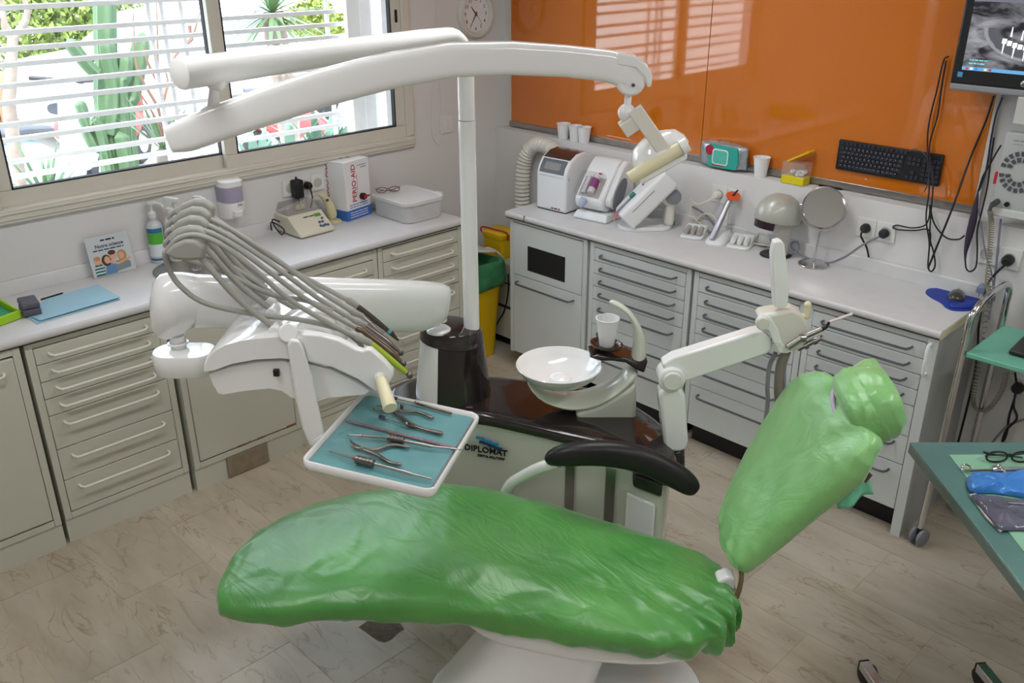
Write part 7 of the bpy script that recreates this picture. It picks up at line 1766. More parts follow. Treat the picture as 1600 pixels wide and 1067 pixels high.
g = G(PM); g.dashes(0.03, 0.10, PHt - 0.03, 0.006, Matrix.Translation((0, 0, 0.0004)), 9); g.dashes(0.03, 0.15, PHt - 0.042, 0.003, Matrix.Translation((0, 0, 0.0004)), 10); g.out('print', M_GREY, t, smooth=False)
g = G(PM); g.bx(0.145, 0.19, 0.06, 0.15, 0.0005, 0.0015); g.out('mint_label', mat('mint_label', '8CC4B4', 0.5), t, smooth=False)
g = G(PM); g.bx(0.115, 0.15, 0.036, 0.056, 0.0005, 0.003); g.out('display', mat('navy_display', '2E2E52', 0.3), t, smooth=False)
g = G(PM); g.cyl((0.055, 0.046, 0), (0.055, 0.046, 0.008), 0.009, n=14); g.out('jack', M_BLACK, t)
g = G(PM); g.cyl((0.02, 0.05, 0), (0.02, 0.046, 0.035), 0.011, n=14); g.cyl((0.014, 0.047, 0.03), (0.010, 0.02, 0.034), 0.008, 0.006, 12); g.out('cord_plug', M_DGREY, t)
g = G(PM); g.bx(-0.012, -0.001, PHt * 0.36, PHt * 0.5, -0.03, -0.01); g.out('red_tag', mat('red_tag', 'C21E32', 0.5), t, smooth=False)
# box above the panel
q = at_y(1586, 192, WY - 0.04)
g = G(); g.bx(q.x, q.x + 0.2, WY - 0.07, WY, q.z, q.z + 0.095); g.one('junction_box', mat('pale_box', 'C6C6C0', 0.5), 'pale box fixed on the wall above the panel with ring buttons', 'box', (q.x + 0.1, WY - 0.035, q.z), bevel=0.004)
# coiled cord falling from the panel, behind the cart
co0, co1 = at_y(1545, 352, -0.03), at_y(1546, 470, -0.05)
cc = []
top_ = PM @ Vector((0.012, 0.02, 0.034))
path = spline([top_, at_y(1549, 350, -0.03), at_y(1547, 390, -0.035), at_y(1543, 440, -0.05), at_y(1544, 470, -0.06), at_y(1530, 560, -0.08), at_y(1521, 620, -0.09), at_y(1527, 640, -0.09), at_y(1545, 638, -0.09), at_y(1565, 610, -0.09), at_y(1574, 575, -0.09)], 60)
for i, p in enumerate(path):
    a = i * 1.15; cc.append(p + Vector((math.cos(a), math.sin(a) * 0.6, 0.0)) * 0.0095)
g = G(); g.tube(cc, 0.0022, 6); g.one('coiled_cord', mat('taupe_cord', '8E8878', 0.5), 'taupe coiled cord hanging from the wall panel down behind the cart', 'cable', at_y(1527, 640, -0.09))
cable('panel_lead', 'straight grey lead dropping from the wall panel past the round plug', [at_y(1564, 342, -0.02), at_y(1560, 380, -0.02), at_y(1556, 420, -0.03), at_y(1553, 445, -0.03), at_y(1545, 500, -0.05)], mat('violet_grey_cable', '7A7890', 0.5), 0.004)
cable('panel_lead', 'thin grey lead slanting beside the hanging foot-switch', [at_y(1527, 312, -0.02), at_y(1534, 360, -0.02), at_y(1541, 400, -0.02), at_y(1549, 425, -0.03), at_y(1552, 450, -0.04)], M_CABLEG, 0.003)
t = thing('loose_plug', 'blue-grey two-pin plug hanging at the end of the worktop', 'plug', at_y(1535, 452, -0.05))
g = G(); c_ = at_y(1535, 450, -0.05); g.ball(c_, 0.017, (1, 0.8, 1.1)); g.box(c_ + Vector((-0.002, -0.004, -0.006)), (0.03, 0.022, 0.026)); g.out('plug_body', mat('slate_plug', '6E7A90', 0.5), t, bevel=0.004)
g = G(); g.cyl(c_ + Vector((-0.006, -0.004, -0.018)), c_ + Vector((-0.006, -0.004, -0.034)), 0.0022, n=8); g.cyl(c_ + Vector((0.008, -0.004, -0.018)), c_ + Vector((0.008, -0.004, -0.034)), 0.0022, n=8); g.tube(spline([c_ + Vector((0.012, 0, 0.004)), c_ + Vector((0.03, 0, 0.014)), c_ + Vector((0.045, 0.0, 0.006)), c_ + Vector((0.05, 0.0, -0.04))], 5), 0.0035, 8); g.out('pins_and_lead', M_CABLEG, t)

# ------------------------------------------------------------------ chrome cart with laptop, at the end of the worktop
CX0, CX1, CYF, CYB = 2.772, 3.35, -0.415, -0.07
SHZ = 0.84
t = thing('trolley', 'chrome tube trolley with a mint shelf for the laptop', 'trolley', ((CX0 + CX1) / 2, (CYF + CYB) / 2, 0))
lf = Vector((2.775, -0.405, 0)); topf = Vector((2.790, -0.405, 0.93))
bend = [lf + ZH * 0.075, Vector((2.786, -0.405, 0.60)), topf, Vector((2.795, -0.385, 0.985)), Vector((2.80, -0.33, 1.015)), Vector((2.80, -0.20, 1.02)), Vector((2.80, -0.115, 1.015)), Vector((2.80, -0.075, 0.985)), Vector((2.80, -0.07, 0.93)), Vector((2.80, -0.07, 0.60)), Vector((2.80, -0.07, 0.075))]
def ubend(dx):
    g = G(); g.tube([p + Vector((dx, 0, 0)) for p in spline(bend, 7)], 0.0125, 14); g.out('frame_hoop', M_CHROME, t)
ubend(0.0); ubend(0.54)
M_MINTS = mat('mint_laminate', '6FB59C', 0.4, var=0.05, scale=8)
g = G(); g.bx(2.806, 3.345, -0.418, -0.06, SHZ - 0.018, SHZ); g.out('upper_shelf', M_MINTS, t, bevel=0.003)
g = G(); g.cyl((2.80, -0.07, 0.12), (3.34, -0.07, 0.12), 0.011, n=12); g.out('lower_rail', M_CHROME, t)
def caster(pos):
    p = Vector(pos)
    g = G()
    for s_ in (-1, 1):
        g.lathe([(0.0, -0.009), (0.030, -0.009), (0.036, -0.005), (0.036, 0.005), (0.030, 0.009), (0.0, 0.009)], p + Vector((0.97, -0.24, 0)) * (s_ * 0.0165) + ZH * 0.036, 26, ax=Matrix((Vector((0.24, 0.97, 0)), Vector((0, 0, 1)), Vector((0.97, -0.24, 0)))).transposed())
    o = g.out('caster', mat('caster_grey', '80828A', 0.5), t)
    g = G(); g.cyl(p + ZH * 0.05, p + Vector((0.0, 0.0, 0.082)), 0.012, n=12); g.out('caster_stem', M_BLACK, o)
caster(lf); caster((2.80, -0.07, 0)); caster(lf + Vector((0.54, 0, 0))); caster((3.34, -0.07, 0))
lp = Vector((2.965, -0.36, SHZ + 0.0008))
t = thing('laptop', 'open black laptop standing on the mint trolley shelf', 'laptop', lp, 0.0)
LM = Matrix.Translation(Vector((2.915, -0.335, SHZ + 0.0008))) @ Matrix.Rotation(0.05, 4, 'Z')
g = G(LM); g.bx(0, 0.36, 0, 0.235, 0.003, 0.018); g.out('keyboard_deck', mat('laptop_black', '28282C', 0.35), t, bevel=0.004)
g = G(LM); g.prism([(0, 0.235, 0.016), (0, 0.262, 0.235), (0, 0.269, 0.234), (0, 0.244, 0.012)], (0.36, 0, 0)); g.out('screen_lid', mat('laptop_black', '28282C', 0.35), t, bevel=0.003)
lkm = None
for r in range(5):
    for k in range(13):
        if lkm is None:
            g = G(LM); g.bx(0.03, 0.0495, 0.105, 0.1225, 0.018, 0.0205); lk_ = g.out('key', M_KEY, t, smooth=False); lkm = lk_
        else:
            o = lkm.copy(); COL.objects.link(o); o.location = LM.to_3x3() @ Vector((k * 0.0232, r * 0.0215, 0))
for f_ in range(4):
    g = G(LM); fx, fy2 = [(0.03, 0.02), (0.33, 0.02), (0.03, 0.21), (0.33, 0.21)][f_]; g.bx(fx - 0.012, fx + 0.012, fy2 - 0.006, fy2 + 0.006, 0.0, 0.003); g.out('rubber_foot', M_RUBBER, t, smooth=False)
# cables and a second plug low on the wall behind the cart
cable('trolley_lead', 'black lead snaking down the wall under the laptop', [at_y(1586, 582, -0.03), at_y(1588, 610, -0.02), at_y(1577, 650, -0.02), at_y(1572, 680, -0.02), at_y(1556, 710, -0.02), at_y(1548, 740, -0.03)], M_CABLE, 0.0045)
cable('trolley_lead', 'grey lead lying low on the wall under the laptop', [at_y(1600, 655, -0.02), at_y(1575, 665, -0.02), at_y(1560, 680, -0.03), at_y(1550, 692, -0.03)], M_CABLEG, 0.0045)
q = at_y(1592, 605, WY - 0.012)
socket_plate('wall_socket', 'low white socket on the wall under the laptop', (q.x, WY, q.z), 0.085, 0.085, 1, 'y')
plug('power_plug', 'black plug low on the wall under the laptop', (q.x, WY - 0.0125, q.z), dn, M_BLACK, [(q.x, WY - 0.04, q.z - 0.01), (q.x + 0.005, WY - 0.04, q.z - 0.07), (q.x + 0.025, WY - 0.035, q.z - 0.12), (q.x - 0.005, WY - 0.03, q.z - 0.2), (q.x, WY - 0.03, q.z - 0.35)], M_CABLE, 0.0045, r=0.022)

# ------------------------------------------------------------------ instrument table in the right foreground
TZ0 = 0.80
tA = (1.19, 2.36)
t = thing('instrument_table', 'green-topped instrument table with a metal edge at the right front', 'table', uv(1.6, 2.0, 0))
TU0, TU1, TV0, TV1 = 1.185, 1.95, 1.63, 2.365
def trect(a, b, c_, d, z0, z1): return [[uv(a, c_, z0), uv(b, c_, z0), uv(b, d, z0), uv(a, d, z0)], [uv(a, c_, z1), uv(b, c_, z1), uv(b, d, z1), uv(a, d, z1)]]
M_TTOP = mat('teal_green_film', '587F7A', 0.2, var=0.12, scale=5, coat=0.5, bump=0.1, bscale=18)
g = G(); g.loft(trect(TU0, TU1, TV0, TV1, TZ0 - 0.004, TZ0)); g.out('table_top', M_TTOP, t, bevel=0.002)
g = G(); g.loft(trect(TU0, TU1, TV0, TV1, TZ0 - 0.035, TZ0 - 0.0045)); g.out('table_edge', mat('table_edge_steel', '7F8F8A', 0.35, metal=0.5, var=0.1), t, bevel=0.003)
for (a, b) in ((TU1 - 0.16, TV1 - 0.12), (TU1 - 0.06, TV1 - 0.12), (TU1 - 0.16, TV0 + 0.06), (TU1 - 0.06, TV0 + 0.06)):
    g = G(); g.cyl(uv(a, b, 0.0), uv(a, b, TZ0 - 0.036), 0.016, n=14); g.out('leg', M_CHROME, t)
def on_t(px, py, h=0.0): p = at_z(px, py, TZ0); return Vector((p.x, p.y, TZ0 + h))
sh = [on_t(1463, 711, 0.0006), on_t(1640, 711, 0.0006), on_t(1640, 888 + 60, 0.0006), on_t(1596, 888, 0.0006)]
sh = [uv(1.27, 2.29, TZ0 + 0.0006), uv(1.93, 2.29, TZ0 + 0.0006), uv(1.93, 1.75, TZ0 + 0.0006), uv(1.27 - 0.02, 1.75, TZ0 + 0.0006)]
g = G(); g.prism(sh, (0, 0, 0.0012)); g.one('paper_sheet', mat('mint_sheet', '8DBDA0', 0.6, var=0.04), 'mint green paper sheet covering the instrument table', 'sheet', uv(1.6, 2.0, TZ0 + 0.0006), smooth=False)
g = G(); g.prism([on_t(1480, 705, 0.0006), on_t(1545, 702, 0.0006), on_t(1558, 700, 0.0006), on_t(1500, 700, 0.0006)], (0, 0, 0.0006)); g.bm.free()
gp = on_t(1575, 724, 0.0022)
glasses('spectacles', 'black-framed spectacles lying on the mint sheet of the instrument table', gp, math.atan2(UH.y, UH.x), 0.135, M_BLACK, M_CLEAR, 1.05)
# syringe
sy = [on_t(1506, 733, 0.010), on_t(1520, 740, 0.010), on_t(1548, 739, 0.010), on_t(1562, 739, 0.010), on_t(1640, 737, 0.010)]
t = thing('syringe', 'chrome dental syringe with a ring handle on the instrument table', 'syringe', sy[1])
g = G(); ring_c = on_t(1508, 737, 0.013); g.tube([ring_c + uvd((0.010 * math.cos(a) , 0.016 * math.sin(a), 0.004 * math.cos(a))) for a in [2 * PI * k / 18 for k in range(18)]], 0.0025, 8, closed=True); g.out('thumb_ring', M_CHROME, t)
g = G(); g.tube([sy[1] - UH * 0.02, sy[2]], 0.0032, 10); g.out('plunger_rod', M_DSTEEL, t)
g = G(); g.tube([sy[2], sy[2] + UH * 0.006, sy[3], sy[3] + UH * 0.008, sy[4]], [0.011, 0.0125, 0.0115, 0.008, 0.0075], 16); g.out('barrel', M_CHROME, t)
g = G(); g.tube(spline([sy[3] + VH * -0.03 - UH * 0.002, sy[3] + UH * 0.004 - VH * 0.012 + ZH * 0.006, sy[3] + ZH * 0.012, sy[3] + UH * 0.004 + VH * 0.012 + ZH * 0.006, sy[3] + VH * 0.03 - UH * 0.002], 4), 0.003, 8); g.out('finger_wings', M_CHROME, t)
# blue glove and clear pouch
def lump(name, lab, cat_, pts, z0, h, m, amp, seed, grp=None):
    """crumpled flat thing on the table: outline in survey points"""
    P_ = [on_t(a, b) for a, b in pts]; c_ = sum(P_, Vector()) / len(P_)
    ring = spline(P_, 5, closed=True); n = len(ring); rr = []
    for k, (s_, zz) in enumerate(((0.96, 0.0), (1.0, 0.25), (0.97, 0.6), (0.85, 0.9), (0.6, 1.0), (0.3, 0.95))):
        rr.append([Vector((c_.x + (p.x - c_.x) * s_, c_.y + (p.y - c_.y) * s_, z0 + h * zz + (amp * noise.noise(Vector((p.x * 42, p.y * 42, seed + k * 0.7))) if k > 1 else 0))) for p in ring])
    g = G(); g.loft(rr); return g.one(name, m, lab, cat_, Vector((c_.x, c_.y, z0)), grp, ang=80, sub=1)
lump('rolled_gown', 'crumpled bright blue plastic gown roll on the instrument table', 'plastic roll', [(1509, 752), (1520, 748), (1560, 747), (1640, 743), (1640, 785), (1580, 778), (1550, 774), (1530, 774), (1513, 771)], TZ0 + 0.0022, 0.024, mat('bright_blue_plastic', '3E86D6', 0.3, var=0.12, scale=12, coat=0.3, bump=0.7, bscale=22), 0.016, 3)
lump('sterile_pouch', 'clear sealed pouch holding dark instruments on the instrument table', 'pouch', [(1516, 777), (1540, 779), (1640, 795), (1640, 832), (1590, 832), (1560, 832), (1545, 815), (1525, 792)], TZ0 + 0.0022, 0.016, mat('pouch_dark', '5A5A6C', 0.2, var=0.35, scale=16, coat=0.6, bump=0.8, bscale=20), 0.011, 8)
pw = [on_t(1514, 776, 0.004), on_t(1524, 774, 0.004), on_t(1545, 797, 0.004), on_t(1578, 826, 0.004), on_t(1562, 834, 0.004), on_t(1540, 812, 0.004)]
g = G(); g.prism(pw, (0, 0, 0.004)); g.one('pouch_seal', mat('pouch_paper', 'C6B9B4', 0.5, var=0.1, scale=30), 'pale paper end strip of the sealed pouch', 'strip', sum(pw, Vector()) / 6)
a, b = on_t(1572, 796, 0.022), on_t(1640, 800, 0.022); g = G(); g.cyl(a, b, 0.003, n=8); g.one('probe', M_CHROME, 'slim steel probe visible across the sealed pouch', 'instrument', a - ZH * 0.004)

# ------------------------------------------------------------------ chrome legs of a stool at the lower edge
t = thing('stool', 'chrome stool base with black casters at the bottom edge', 'stool', (3.64, -1.56, 0))
def leg(a, d, L):
    a = Vector(a); d = Vector(d).normalized()
    g = G(); R_ = Matrix((d, ZH.cross(d), ZH)).transposed(); g.box(a + d * L / 2, (L, 0.034, 0.03), R_); o = g.out('leg', M_CHROME, t, bevel=0.003)
    g = G(); g.box(a - d * 0.003, (0.006, 0.034, 0.03), R_); g.out('end_cap', M_BLACK, o, bevel=0.002)
    g = G(); w_ = ZH.cross(d)
    for s_ in (-1, 1): g.lathe([(0.0, -0.009), (0.028, -0.009), (0.032, 0.0), (0.028, 0.009), (0.0, 0.009)], a + d * 0.0 + w_ * (s_ * 0.013 + 0.02) + Vector((0, 0, 0.032 - a.z)), 22, ax=Matrix((d, ZH, w_)).transposed())
    g.out('caster', M_BLACK, o)
E1 = at_z(1350, 1038, 0.075); E2 = at_z(1532, 1042, 0.075)
sd = Vector((0.8, -0.6, 0)); leg(E1, sd, 0.75); leg(E2, sd, 0.75)
qa, qb = E1 + sd * 0.73, E2 + sd * 0.73; qm = (qa + qb) / 2
g = G(); cd = (qb - qa).normalized(); g.box(qm, ((qb - qa).length - 0.034, 0.034, 0.03), Matrix((cd, ZH.cross(cd), ZH)).transposed()); g.out('cross_bar', M_CHROME, t, bevel=0.003)
g = G(); g.cyl(qm + ZH * 0.015, qm + ZH * 0.36, 0.024, n=20); g.out('gas_column', M_CHROME, t)
g = G(); g.lathe([(0.0, 0.0), (0.15, 0.0), (0.17, 0.015), (0.172, 0.045), (0.155, 0.065), (0.0, 0.075)], qm + ZH * 0.361, 36); g.out('seat', M_SOFT, t)

# ------------------------------------------------------------------ outdoors, seen through the window
GZ = 0.05
M_PAVE = mat('sunlit_concrete', 'BDB9B2', 0.9, var=0.06)
g = G(); g.bx(-40, WX - 0.2, -30, 40, GZ - 0.2, GZ); struct(g.out('ground', M_PAVE, smooth=False))
# white security bars
XG = -0.34
bt = thing('window_grille', 'white horizontal security bars outside the window', 'grille', (XG, -1.6, 1.2))
M_BAR = mat('white_painted_bar', 'EDEDEE', 0.5)
for z in (2.32, 2.25, 2.19, 2.10, 2.03, 1.938, 1.846, 1.784, 1.725, 1.645, 1.58, 1.494, 1.434, 1.345, 1.283):
    g = G(); g.bx(XG - 0.012, XG + 0.012, -3.1, -0.76, z - 0.0095, z + 0.0095); g.out('bar', M_BAR, bt, smooth=False)
for y in (-1.78, -1.72, -1.63, -0.86):
    g = G(); g.bx(XG - 0.030, XG - 0.013, y - 0.009, y + 0.009, 1.2, 2.4); g.out('upright', M_BAR, bt, smooth=False)
# white shutter leaf at the right of the opening
t = thing('shutter', 'white folded shutter leaf outside the right end of the window', 'shutter', (-0.32, -0.63, 1.2))
for k in range(3):
    g = G(); y0 = -0.80 + 0.085 * k; g.bx(-0.30 - 0.02 * k, -0.27 - 0.02 * k, y0, y0 + 0.08, 1.2, 2.5); g.out('slat', M_BAR, t, bevel=0.004)
# columnar cacti
M_CACT = mat('cactus_green', '4C6848', 0.6, var=0.18, scale=8)
def rib_tube(g, pts, r, ribs=6):
    pts = spline(pts, 5); n = ribs * 4; rings = []
    N = len(pts)
    for i, p in enumerate(pts):
        d = (pts[min(i + 1, N - 1)] - pts[max(i - 1, 0)]).normalized()
        x = Vector((0, 1, 0)).cross(d); x = x.normalized() if x.length > 1e-4 else Vector((1, 0, 0)); y = d.cross(x)
        tt_ = i / (N - 1); k_ = r * (1 if tt_ < 0.85 else max(0.12, math.sqrt(max(0, 1 - ((tt_ - 0.85) / 0.15) ** 2))))
        rings.append([p + (x * math.cos(2 * PI * q / n) + y * math.sin(2 * PI * q / n)) * k_ * (1.0 + 0.16 * math.cos(ribs * 2 * PI * q / n)) for q in range(n)])
    g.loft(rings)
XC = -1.25
ca = thing('cactus', 'tall pale green columnar cactus outside the window', 'cactus', at_x(165, 300, XC) * 1.0)
def cx(px, py, dx=0.0): return at_x(px, py, XC + dx)
bz = GZ
for i, (pts, r) in enumerate((([(170, 330), (168, 200), (166, 100), (164, 40), (164, -60)], 0.05), ([(172, 210), (178, 150), (168, 95), (164, 60)], 0.04), ([(150, 115), (135, 100), (115, 75), (106, 62)], 0.03), ([(188, 300), (198, 200), (205, 150), (215, 100), (224, 50)], 0.042), ([(175, 300), (188, 170), (193, 120), (197, 82)], 0.035), ([(178, 290), (160, 220), (135, 195), (128, 170), (122, 158)], 0.026), ([(165, 330), (172, 250), (170, 192)], 0.045), ([(190, 330), (178, 260), (150, 230), (132, 195)], 0.03), ([(200, 330), (195, 260), (186, 205)], 0.04))):
    P_ = [cx(a, b, 0.03 * (i % 3) - 0.03) for a, b in pts]
    if pts[0][1] >= 290: P_[0] = Vector((P_[0].x, P_[0].y, bz)); 
    g = G(); rib_tube(g, P_, r); g.out('cactus_arm', M_CACT, ca, ang=70)
# hedge and low brick wall across the road
M_LEAF = mat('hedge_leaf', '72843A', 0.6, var=0.35, scale=3)
M_LEAFD = mat('hedge_leaf_dark', '5F7A3A', 0.6, var=0.3, scale=3)
def foliage(name, lab, cat_, boxes, n, size, m, seed, trunk=None):
    rnd = random.Random(seed)
    t = thing(name, lab, cat_, trunk or (sum(b[0] for b in boxes) / len(boxes), sum(b[1] for b in boxes) / len(boxes), GZ))
    g = G()
    for _ in range(n):
        b = rnd.choice(boxes)
        while True:
            d = Vector((rnd.uniform(-1, 1), rnd.uniform(-1, 1), rnd.uniform(-1, 1)))
            if d.length <= 1: break
        p = Vector((b[0] + d.x * b[3], b[1] + d.y * b[4], b[2] + d.z * b[5]))
        a = Vector((rnd.uniform(-1, 1), rnd.uniform(-1, 1), rnd.uniform(-1, 1))).normalized(); c = a.orthogonal().normalized()
        s_ = size * rnd.uniform(0.6, 1.3)
        g.quad([p - a * s_, p + c * s_ * 0.5, p + a * s_, p - c * s_ * 0.5])
    o = g.out('foliage', m, t, smooth=False); o['kind'] = 'stuff'
    return t
hp_ = [at_x(a, b, -9.6) for a, b in ((20, 40), (70, 45), (120, 50), (170, 55), (215, 60), (60, 5), (120, 10), (170, 10), (10, 80), (70, 88), (120, 88), (30, -30), (130, -40))]
foliage('hedge', 'sunlit yellow-green hedge across the street', 'hedge', [(p.x, p.y, p.z, 0.5, 0.46, 0.38) for p in hp_], 5200, 0.055, M_LEAF, 2)
hp2 = [at_x(a, b, -5.5) for a, b in ((470, 35), (500, 38), (530, 40), (490, 15))]
foliage('shrub', 'small yellow-green shrub beyond the right half of the window', 'shrub', [(p.x, p.y, p.z, 0.25, 0.2, 0.16) for p in hp2], 1500, 0.04, M_LEAF, 5)
bw0, bw1 = at_x(20, 118, -8.0), at_x(135, 112, -8.0)
wl = thing('brick_wall', 'low brown stone wall below the hedge across the street', 'wall', (-8.0, (bw0.y + bw1.y) / 2, GZ))
M_BRICK = mat('brown_stone', '9A7B62', 0.9, var=0.2, scale=5)
rnd = random.Random(4)
zt = bw0.z + 0.05
g = G(); g.bx(-8.3, -8.05, bw0.y - 1.2, bw1.y + 0.1, GZ, zt - 0.03); g.out('wall_core', M_BRICK, wl, smooth=False)
for r in range(3):
    y = bw0.y - 1.1 + (r % 2) * 0.14
    while y < bw1.y:
        w_ = rnd.uniform(0.24, 0.32); g = G(); g.bx(-8.06, -8.0 + rnd.uniform(0, 0.02), y, y + w_ - 0.02, zt - 0.19 * (r + 1) + 0.02, zt - 0.19 * r); g.out('brick', M_BRICK, wl, smooth=False); y += w_
# bare tree at the left
tr_ = thing('bare_tree', 'thin bare tree trunk at the left edge of the window view', 'tree', at_x(20, 330, -2.2))
M_BARK = mat('pale_bark', '85786F', 0.9, var=0.2, scale=20)
def tx(px, py): return at_x(px, py, -2.2)
b0 = tx(20, 300); b0.z = GZ
for pts, r in (([b0, tx(18, 200), tx(17, 130), tx(20, 60)], [0.05, 0.04, 0.035, 0.03]), ([tx(20, 60), tx(8, 40), tx(4, 20), tx(-5, -20)], [0.03, 0.022, 0.018, 0.012]), ([tx(20, 62), tx(32, 45), tx(42, 25), tx(40, 5), tx(26, -20)], [0.028, 0.022, 0.018, 0.014, 0.01]), ([tx(30, 45), tx(45, 43), tx(62, 48)], [0.012, 0.01, 0.005]), ([tx(4, 22), tx(-8, 35), tx(-30, 30)], [0.012, 0.01, 0.006])):
    g = G(); sp_ = spline(pts, 5); n = len(sp_); g.tube(sp_, [lerp_list([k / (len(r) - 1) for k in range(len(r))], r, i / (n - 1)) for i in range(n)], 10); g.out('branch', M_BARK, tr_)
# thin twigs in front of the cactus
tw_ = thing('bare_bush', 'bare reddish twigs beside the cactus outside the window', 'bush', Vector((-1.0, -1.5, GZ)))
M_TWIG = mat('reddish_twig', '7E5E4E', 0.9, var=0.2)
def ux(px, py): return at_x(px, py, -1.0)
for pts in ([(262, 330), (255, 200), (248, 130), (246, 60), (244, -20)], [(256, 200), (245, 165), (225, 130), (212, 95), (208, 20)], [(248, 130), (232, 100), (224, 70)], [(252, 170), (262, 130), (258, 110)], [(258, 250), (245, 190), (215, 140)], [(300, 60), (285, 75), (270, 95), (262, 140)], [(296, 40), (300, 60), (312, 20)]):
    P_ = [ux(a, b) for a, b in pts]
    if pts[0][1] == 330: P_[0].z = GZ
    g = G(); sp_ = spline(P_, 5); n = len(sp_); g.tube(sp_, [0.011 * (1 - 0.75 * i / n) for i in range(n)], 6); g.out('twig', M_TWIG, tw_)
# spiky plants
def spiky(name, lab, c, n, L, w, m, seed, up=0.3, dead=None, grp=None):
    rnd = random.Random(seed); t = thing(name, lab, 'plant', c, group=grp); c = Vector(c)
    for k in range(n):
        a = 2 * PI * k / n * 2.4 + rnd.uniform(-0.3, 0.3); e = rnd.uniform(up, 1.2)
        d = Vector((math.cos(a) * math.cos(e), math.sin(a) * math.cos(e), math.sin(e))); s_ = Vector((-math.sin(a), math.cos(a), 0))
        l_ = L * rnd.uniform(0.75, 1.1)
        g = G(); pts = [c + d * (l_ * q) - ZH * (0.25 * l_ * q * q * math.cos(e)) for q in (0, 0.35, 0.7, 1.0)]
        ww = [w * 0.6, w, w * 0.7, w * 0.05]
        up_ = d.cross(s_)
        g.loft([[p - s_ * q, p + up_ * -0.25 * q, p + s_ * q, p + up_ * 0.1 * q] for p, q in zip(pts, ww)]); g.out('leaf', m, t)
    return t
M_YUC = mat('yucca_leaf', '52704A', 0.5, var=0.2)
M_AGV = mat('agave_leaf', '6C8C76', 0.5, var=0.15)
XY = -1.9
yc = at_x(425, 20, XY); 
yt = spiky('yucca', 'spiky yucca crown on a rough trunk beyond the right window leaf', yc, 60, 0.42, 0.016, M_YUC, 3, up=-0.7)
g = G(); yb = at_x(450, 170, XY); yb.z = GZ; ys_ = spline([yb, at_x(446, 150, XY), at_x(440, 100, XY), at_x(432, 60, XY), yc], 6); g.tube(ys_, [0.075 + 0.008 * math.cos(i * 2.4) for i in range(len(ys_))], 14); g.out('trunk', M_BARK, yt)
for i, (px, py, L, n) in enumerate(((455, 235, 0.42, 14), (500, 225, 0.38, 13), (400, 250, 0.36, 13), (525, 215, 0.30, 10))):
    c = at_x(px, py, -0.9); c.z -= 0.1
    sp = spiky('agave', ['broad pale agave below the yucca trunk', 'agave with upright leaves in front of the red scooter', 'low agave behind the window mullion', 'small agave beside the white shutter'][i], c, n, L, 0.032, M_AGV, 10 + i, up=0.5)
    g = G(); g.lathe([(0.0, 0.03), (0.05, 0.02), (0.055, -0.05), (0.05, GZ - c.z)], c, 14); g.out('stump', M_BARK, sp)
for i, (px, py) in enumerate(((255, 235), (75, 320))):
    c = at_x(px, py, -0.85); sp = spiky('grass_plant', ['dark strap-leaved plant low behind the lamp arm', 'fine grassy plant at the bottom left of the window'][i], c, 26, 0.36, 0.010, M_YUC, 20 + i, up=0.5)
    g = G(); g.lathe([(0.0, 0.02), (0.04, 0.0), (0.04, GZ - c.z)], c, 12); g.out('stump', M_BARK, sp)
# parked scooters
def scooter(lab, c, ang, m, m2, sc_=1.0):
    t = thing('scooter', lab, 'scooter', c, ang); L_ = dict(local=True)
    for x_ in (-0.62, 0.62):
        g = G(); g.lathe([(0.0, -0.05), (0.13, -0.05), (0.2, -0.045), (0.23, 0.0), (0.2, 0.045), (0.13, 0.05), (0.0, 0.05)], (x_, 0, 0.23), 24, ax=Matrix.Rotation(PI / 2, 3, 'X')); w = g.out('wheel', M_RUBBER, t, **L_)
        g = G(); g.lathe([(0.0, -0.055), (0.11, -0.055), (0.11, 0.055), (0.0, 0.055)], (x_, 0, 0.23), 18, ax=Matrix.Rotation(PI / 2, 3, 'X')); g.out('wheel_rim', M_STEEL, w, **L_)
    rr = [sring(Vector((x_, 0, z_)), Vector((0, 1, 0)), Vector((0, 0, 1)), a, b, 2.6, 20) for x_, z_, a, b in ((-0.85, 0.62, 0.04, 0.04), (-0.7, 0.60, 0.14, 0.15), (-0.4, 0.55, 0.17, 0.2), (-0.1, 0.45, 0.17, 0.2), (0.05, 0.33, 0.16, 0.08), (0.3, 0.32, 0.16, 0.06))]
    g = G(); g.loft(rr); g.out('rear_body', m, t, sub=1, ang=80, **L_)
    rr = [sring(Vector((x_, 0, z_)), Vector((0, 1, 0)), Vector((0.3, 0, 1)).normalized(), a, b, 2.6, 20) for x_, z_, a, b in ((0.30, 0.32, 0.16, 0.05), (0.42, 0.5, 0.2, 0.12), (0.47, 0.75, 0.21, 0.12), (0.45, 0.98, 0.14, 0.09), (0.44, 1.06, 0.05, 0.04))]
    g = G(); g.loft(rr); g.out('leg_shield', m, t, sub=1, ang=80, **L_)
    g = G(); g.loft([sring(Vector((x_, 0, z_)), Vector((0, 1, 0)), Vector((0, 0, 1)), a, 0.05, 2.6, 16) for x_, z_, a in ((-0.75, 0.79, 0.1), (-0.4, 0.78, 0.15), (-0.05, 0.72, 0.12))]); g.out('seat', m2, t, **L_)
    g = G(); g.tube(spline([(0.38, -0.33, 1.07), (0.44, -0.15, 1.05), (0.46, 0, 1.03), (0.44, 0.15, 1.05), (0.38, 0.33, 1.07)], 5), 0.02, 10); g.out('handlebar', M_BLACK, t, **L_)
    g = G(); g.loft([sring(Vector((x_, 0, 0.47 - 0.1 * abs(x_ - 0.62))), Vector((0, 1, 0)), Vector((0, 0, 1)), 0.07, 0.02, 2.4, 12) for x_ in (0.4, 0.5, 0.62, 0.75, 0.85)]); g.out('mudguard', m, t, **L_)
    g = G(); g.ball((0.52, 0, 0.98), 0.07, (0.8, 1.2, 0.9)); g.out('headlight', M_CHROME, t, **L_)
    return t
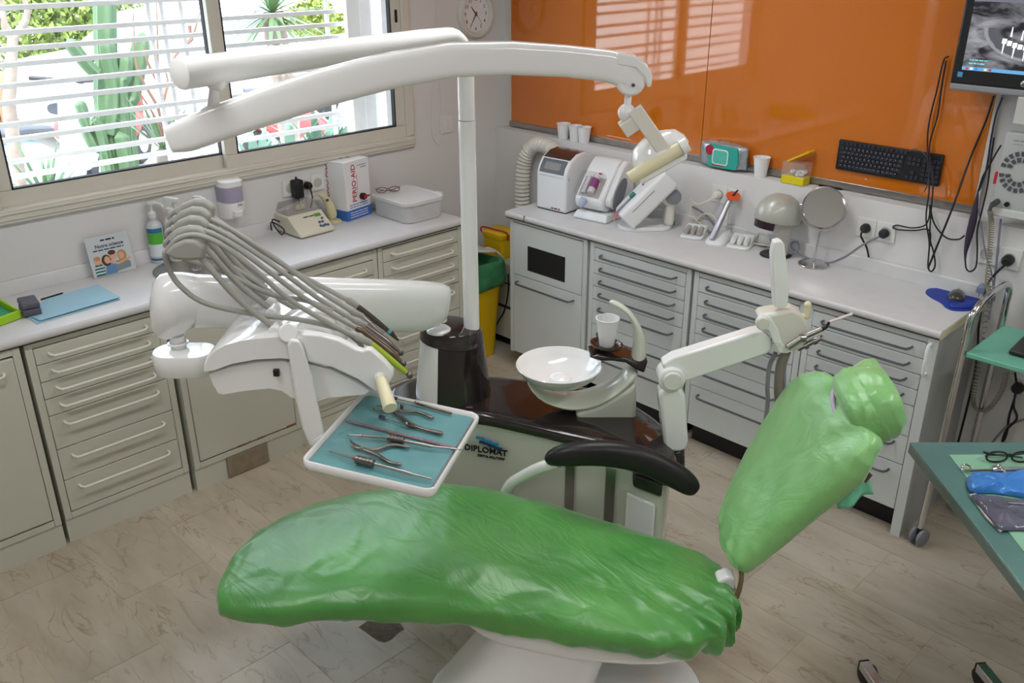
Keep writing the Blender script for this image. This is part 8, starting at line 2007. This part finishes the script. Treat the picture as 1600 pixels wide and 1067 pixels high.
p = at_x(80, 245, -4.2); scooter('white and blue scooter parked beyond the cactus', (p.x, p.y, GZ), 2.2, mat('scooter_pale_blue', '9FC3DA', 0.25, coat=0.5), mat('scooter_seat', '3B3B44', 0.6))
p = at_x(105, 262, -4.8); scooter('red scooter parked behind the white and blue one', (p.x - 0.4, p.y + 0.55, GZ), 2.3, mat('scooter_red', 'C93A3A', 0.25, coat=0.5), mat('scooter_seat', '3B3B44', 0.6))
p = at_x(508, 165, -4.0); scooter('red scooter parked beyond the right window leaf', (p.x, p.y, GZ), 1.2, mat('scooter_red', 'C93A3A', 0.25, coat=0.5), mat('scooter_seat', '3B3B44', 0.6))
# parked car
p = at_x(300, 118, -7.2)
t = thing('parked_car', 'silver-white car parked in the street beyond the cactus', 'car', (p.x, p.y, GZ), 1.35)
M_CAR = mat('car_silver', 'C9CDD6', 0.25, coat=0.6); L_ = dict(local=True)
prof = [(-2.0, 0.3), (-2.05, 0.6), (-1.9, 0.82), (-1.2, 0.92), (-0.6, 1.32), (0.2, 1.42), (0.9, 1.38), (1.5, 1.0), (1.95, 0.92), (2.05, 0.6), (2.0, 0.3)]
g = G(); g.loft([[Vector((a * s_, y_, 0.3 + (b - 0.3) * s2)) for a, b in prof] for y_, s_, s2 in ((-0.85, 0.95, 0.9), (-0.78, 1.0, 1.0), (0.78, 1.0, 1.0), (0.85, 0.95, 0.9))]); g.out('car_body', M_CAR, t, **L_)
g = G(); win = [(-1.05, 0.95), (-0.58, 1.27), (0.2, 1.36), (0.85, 1.32), (1.3, 1.0)]
for s_ in (-1, 1): g.prism([(a, s_ * 0.855, b) for a, b in win], (0, s_ * 0.008, 0))
g.out('side_windows', mat('car_glass', '9AA6B8', 0.1, coat=0.5), t, **L_)
for x_ in (-1.25, 1.25):
    for s_ in (-1, 1):
        g = G(); g.lathe([(0.0, -0.1), (0.2, -0.1), (0.3, -0.09), (0.32, 0.0), (0.3, 0.09), (0.2, 0.1), (0.0, 0.1)], (x_, s_ * 0.76, 0.32), 22, ax=Matrix.Rotation(PI / 2, 3, 'X')); g.out('wheel', M_RUBBER, t, **L_)
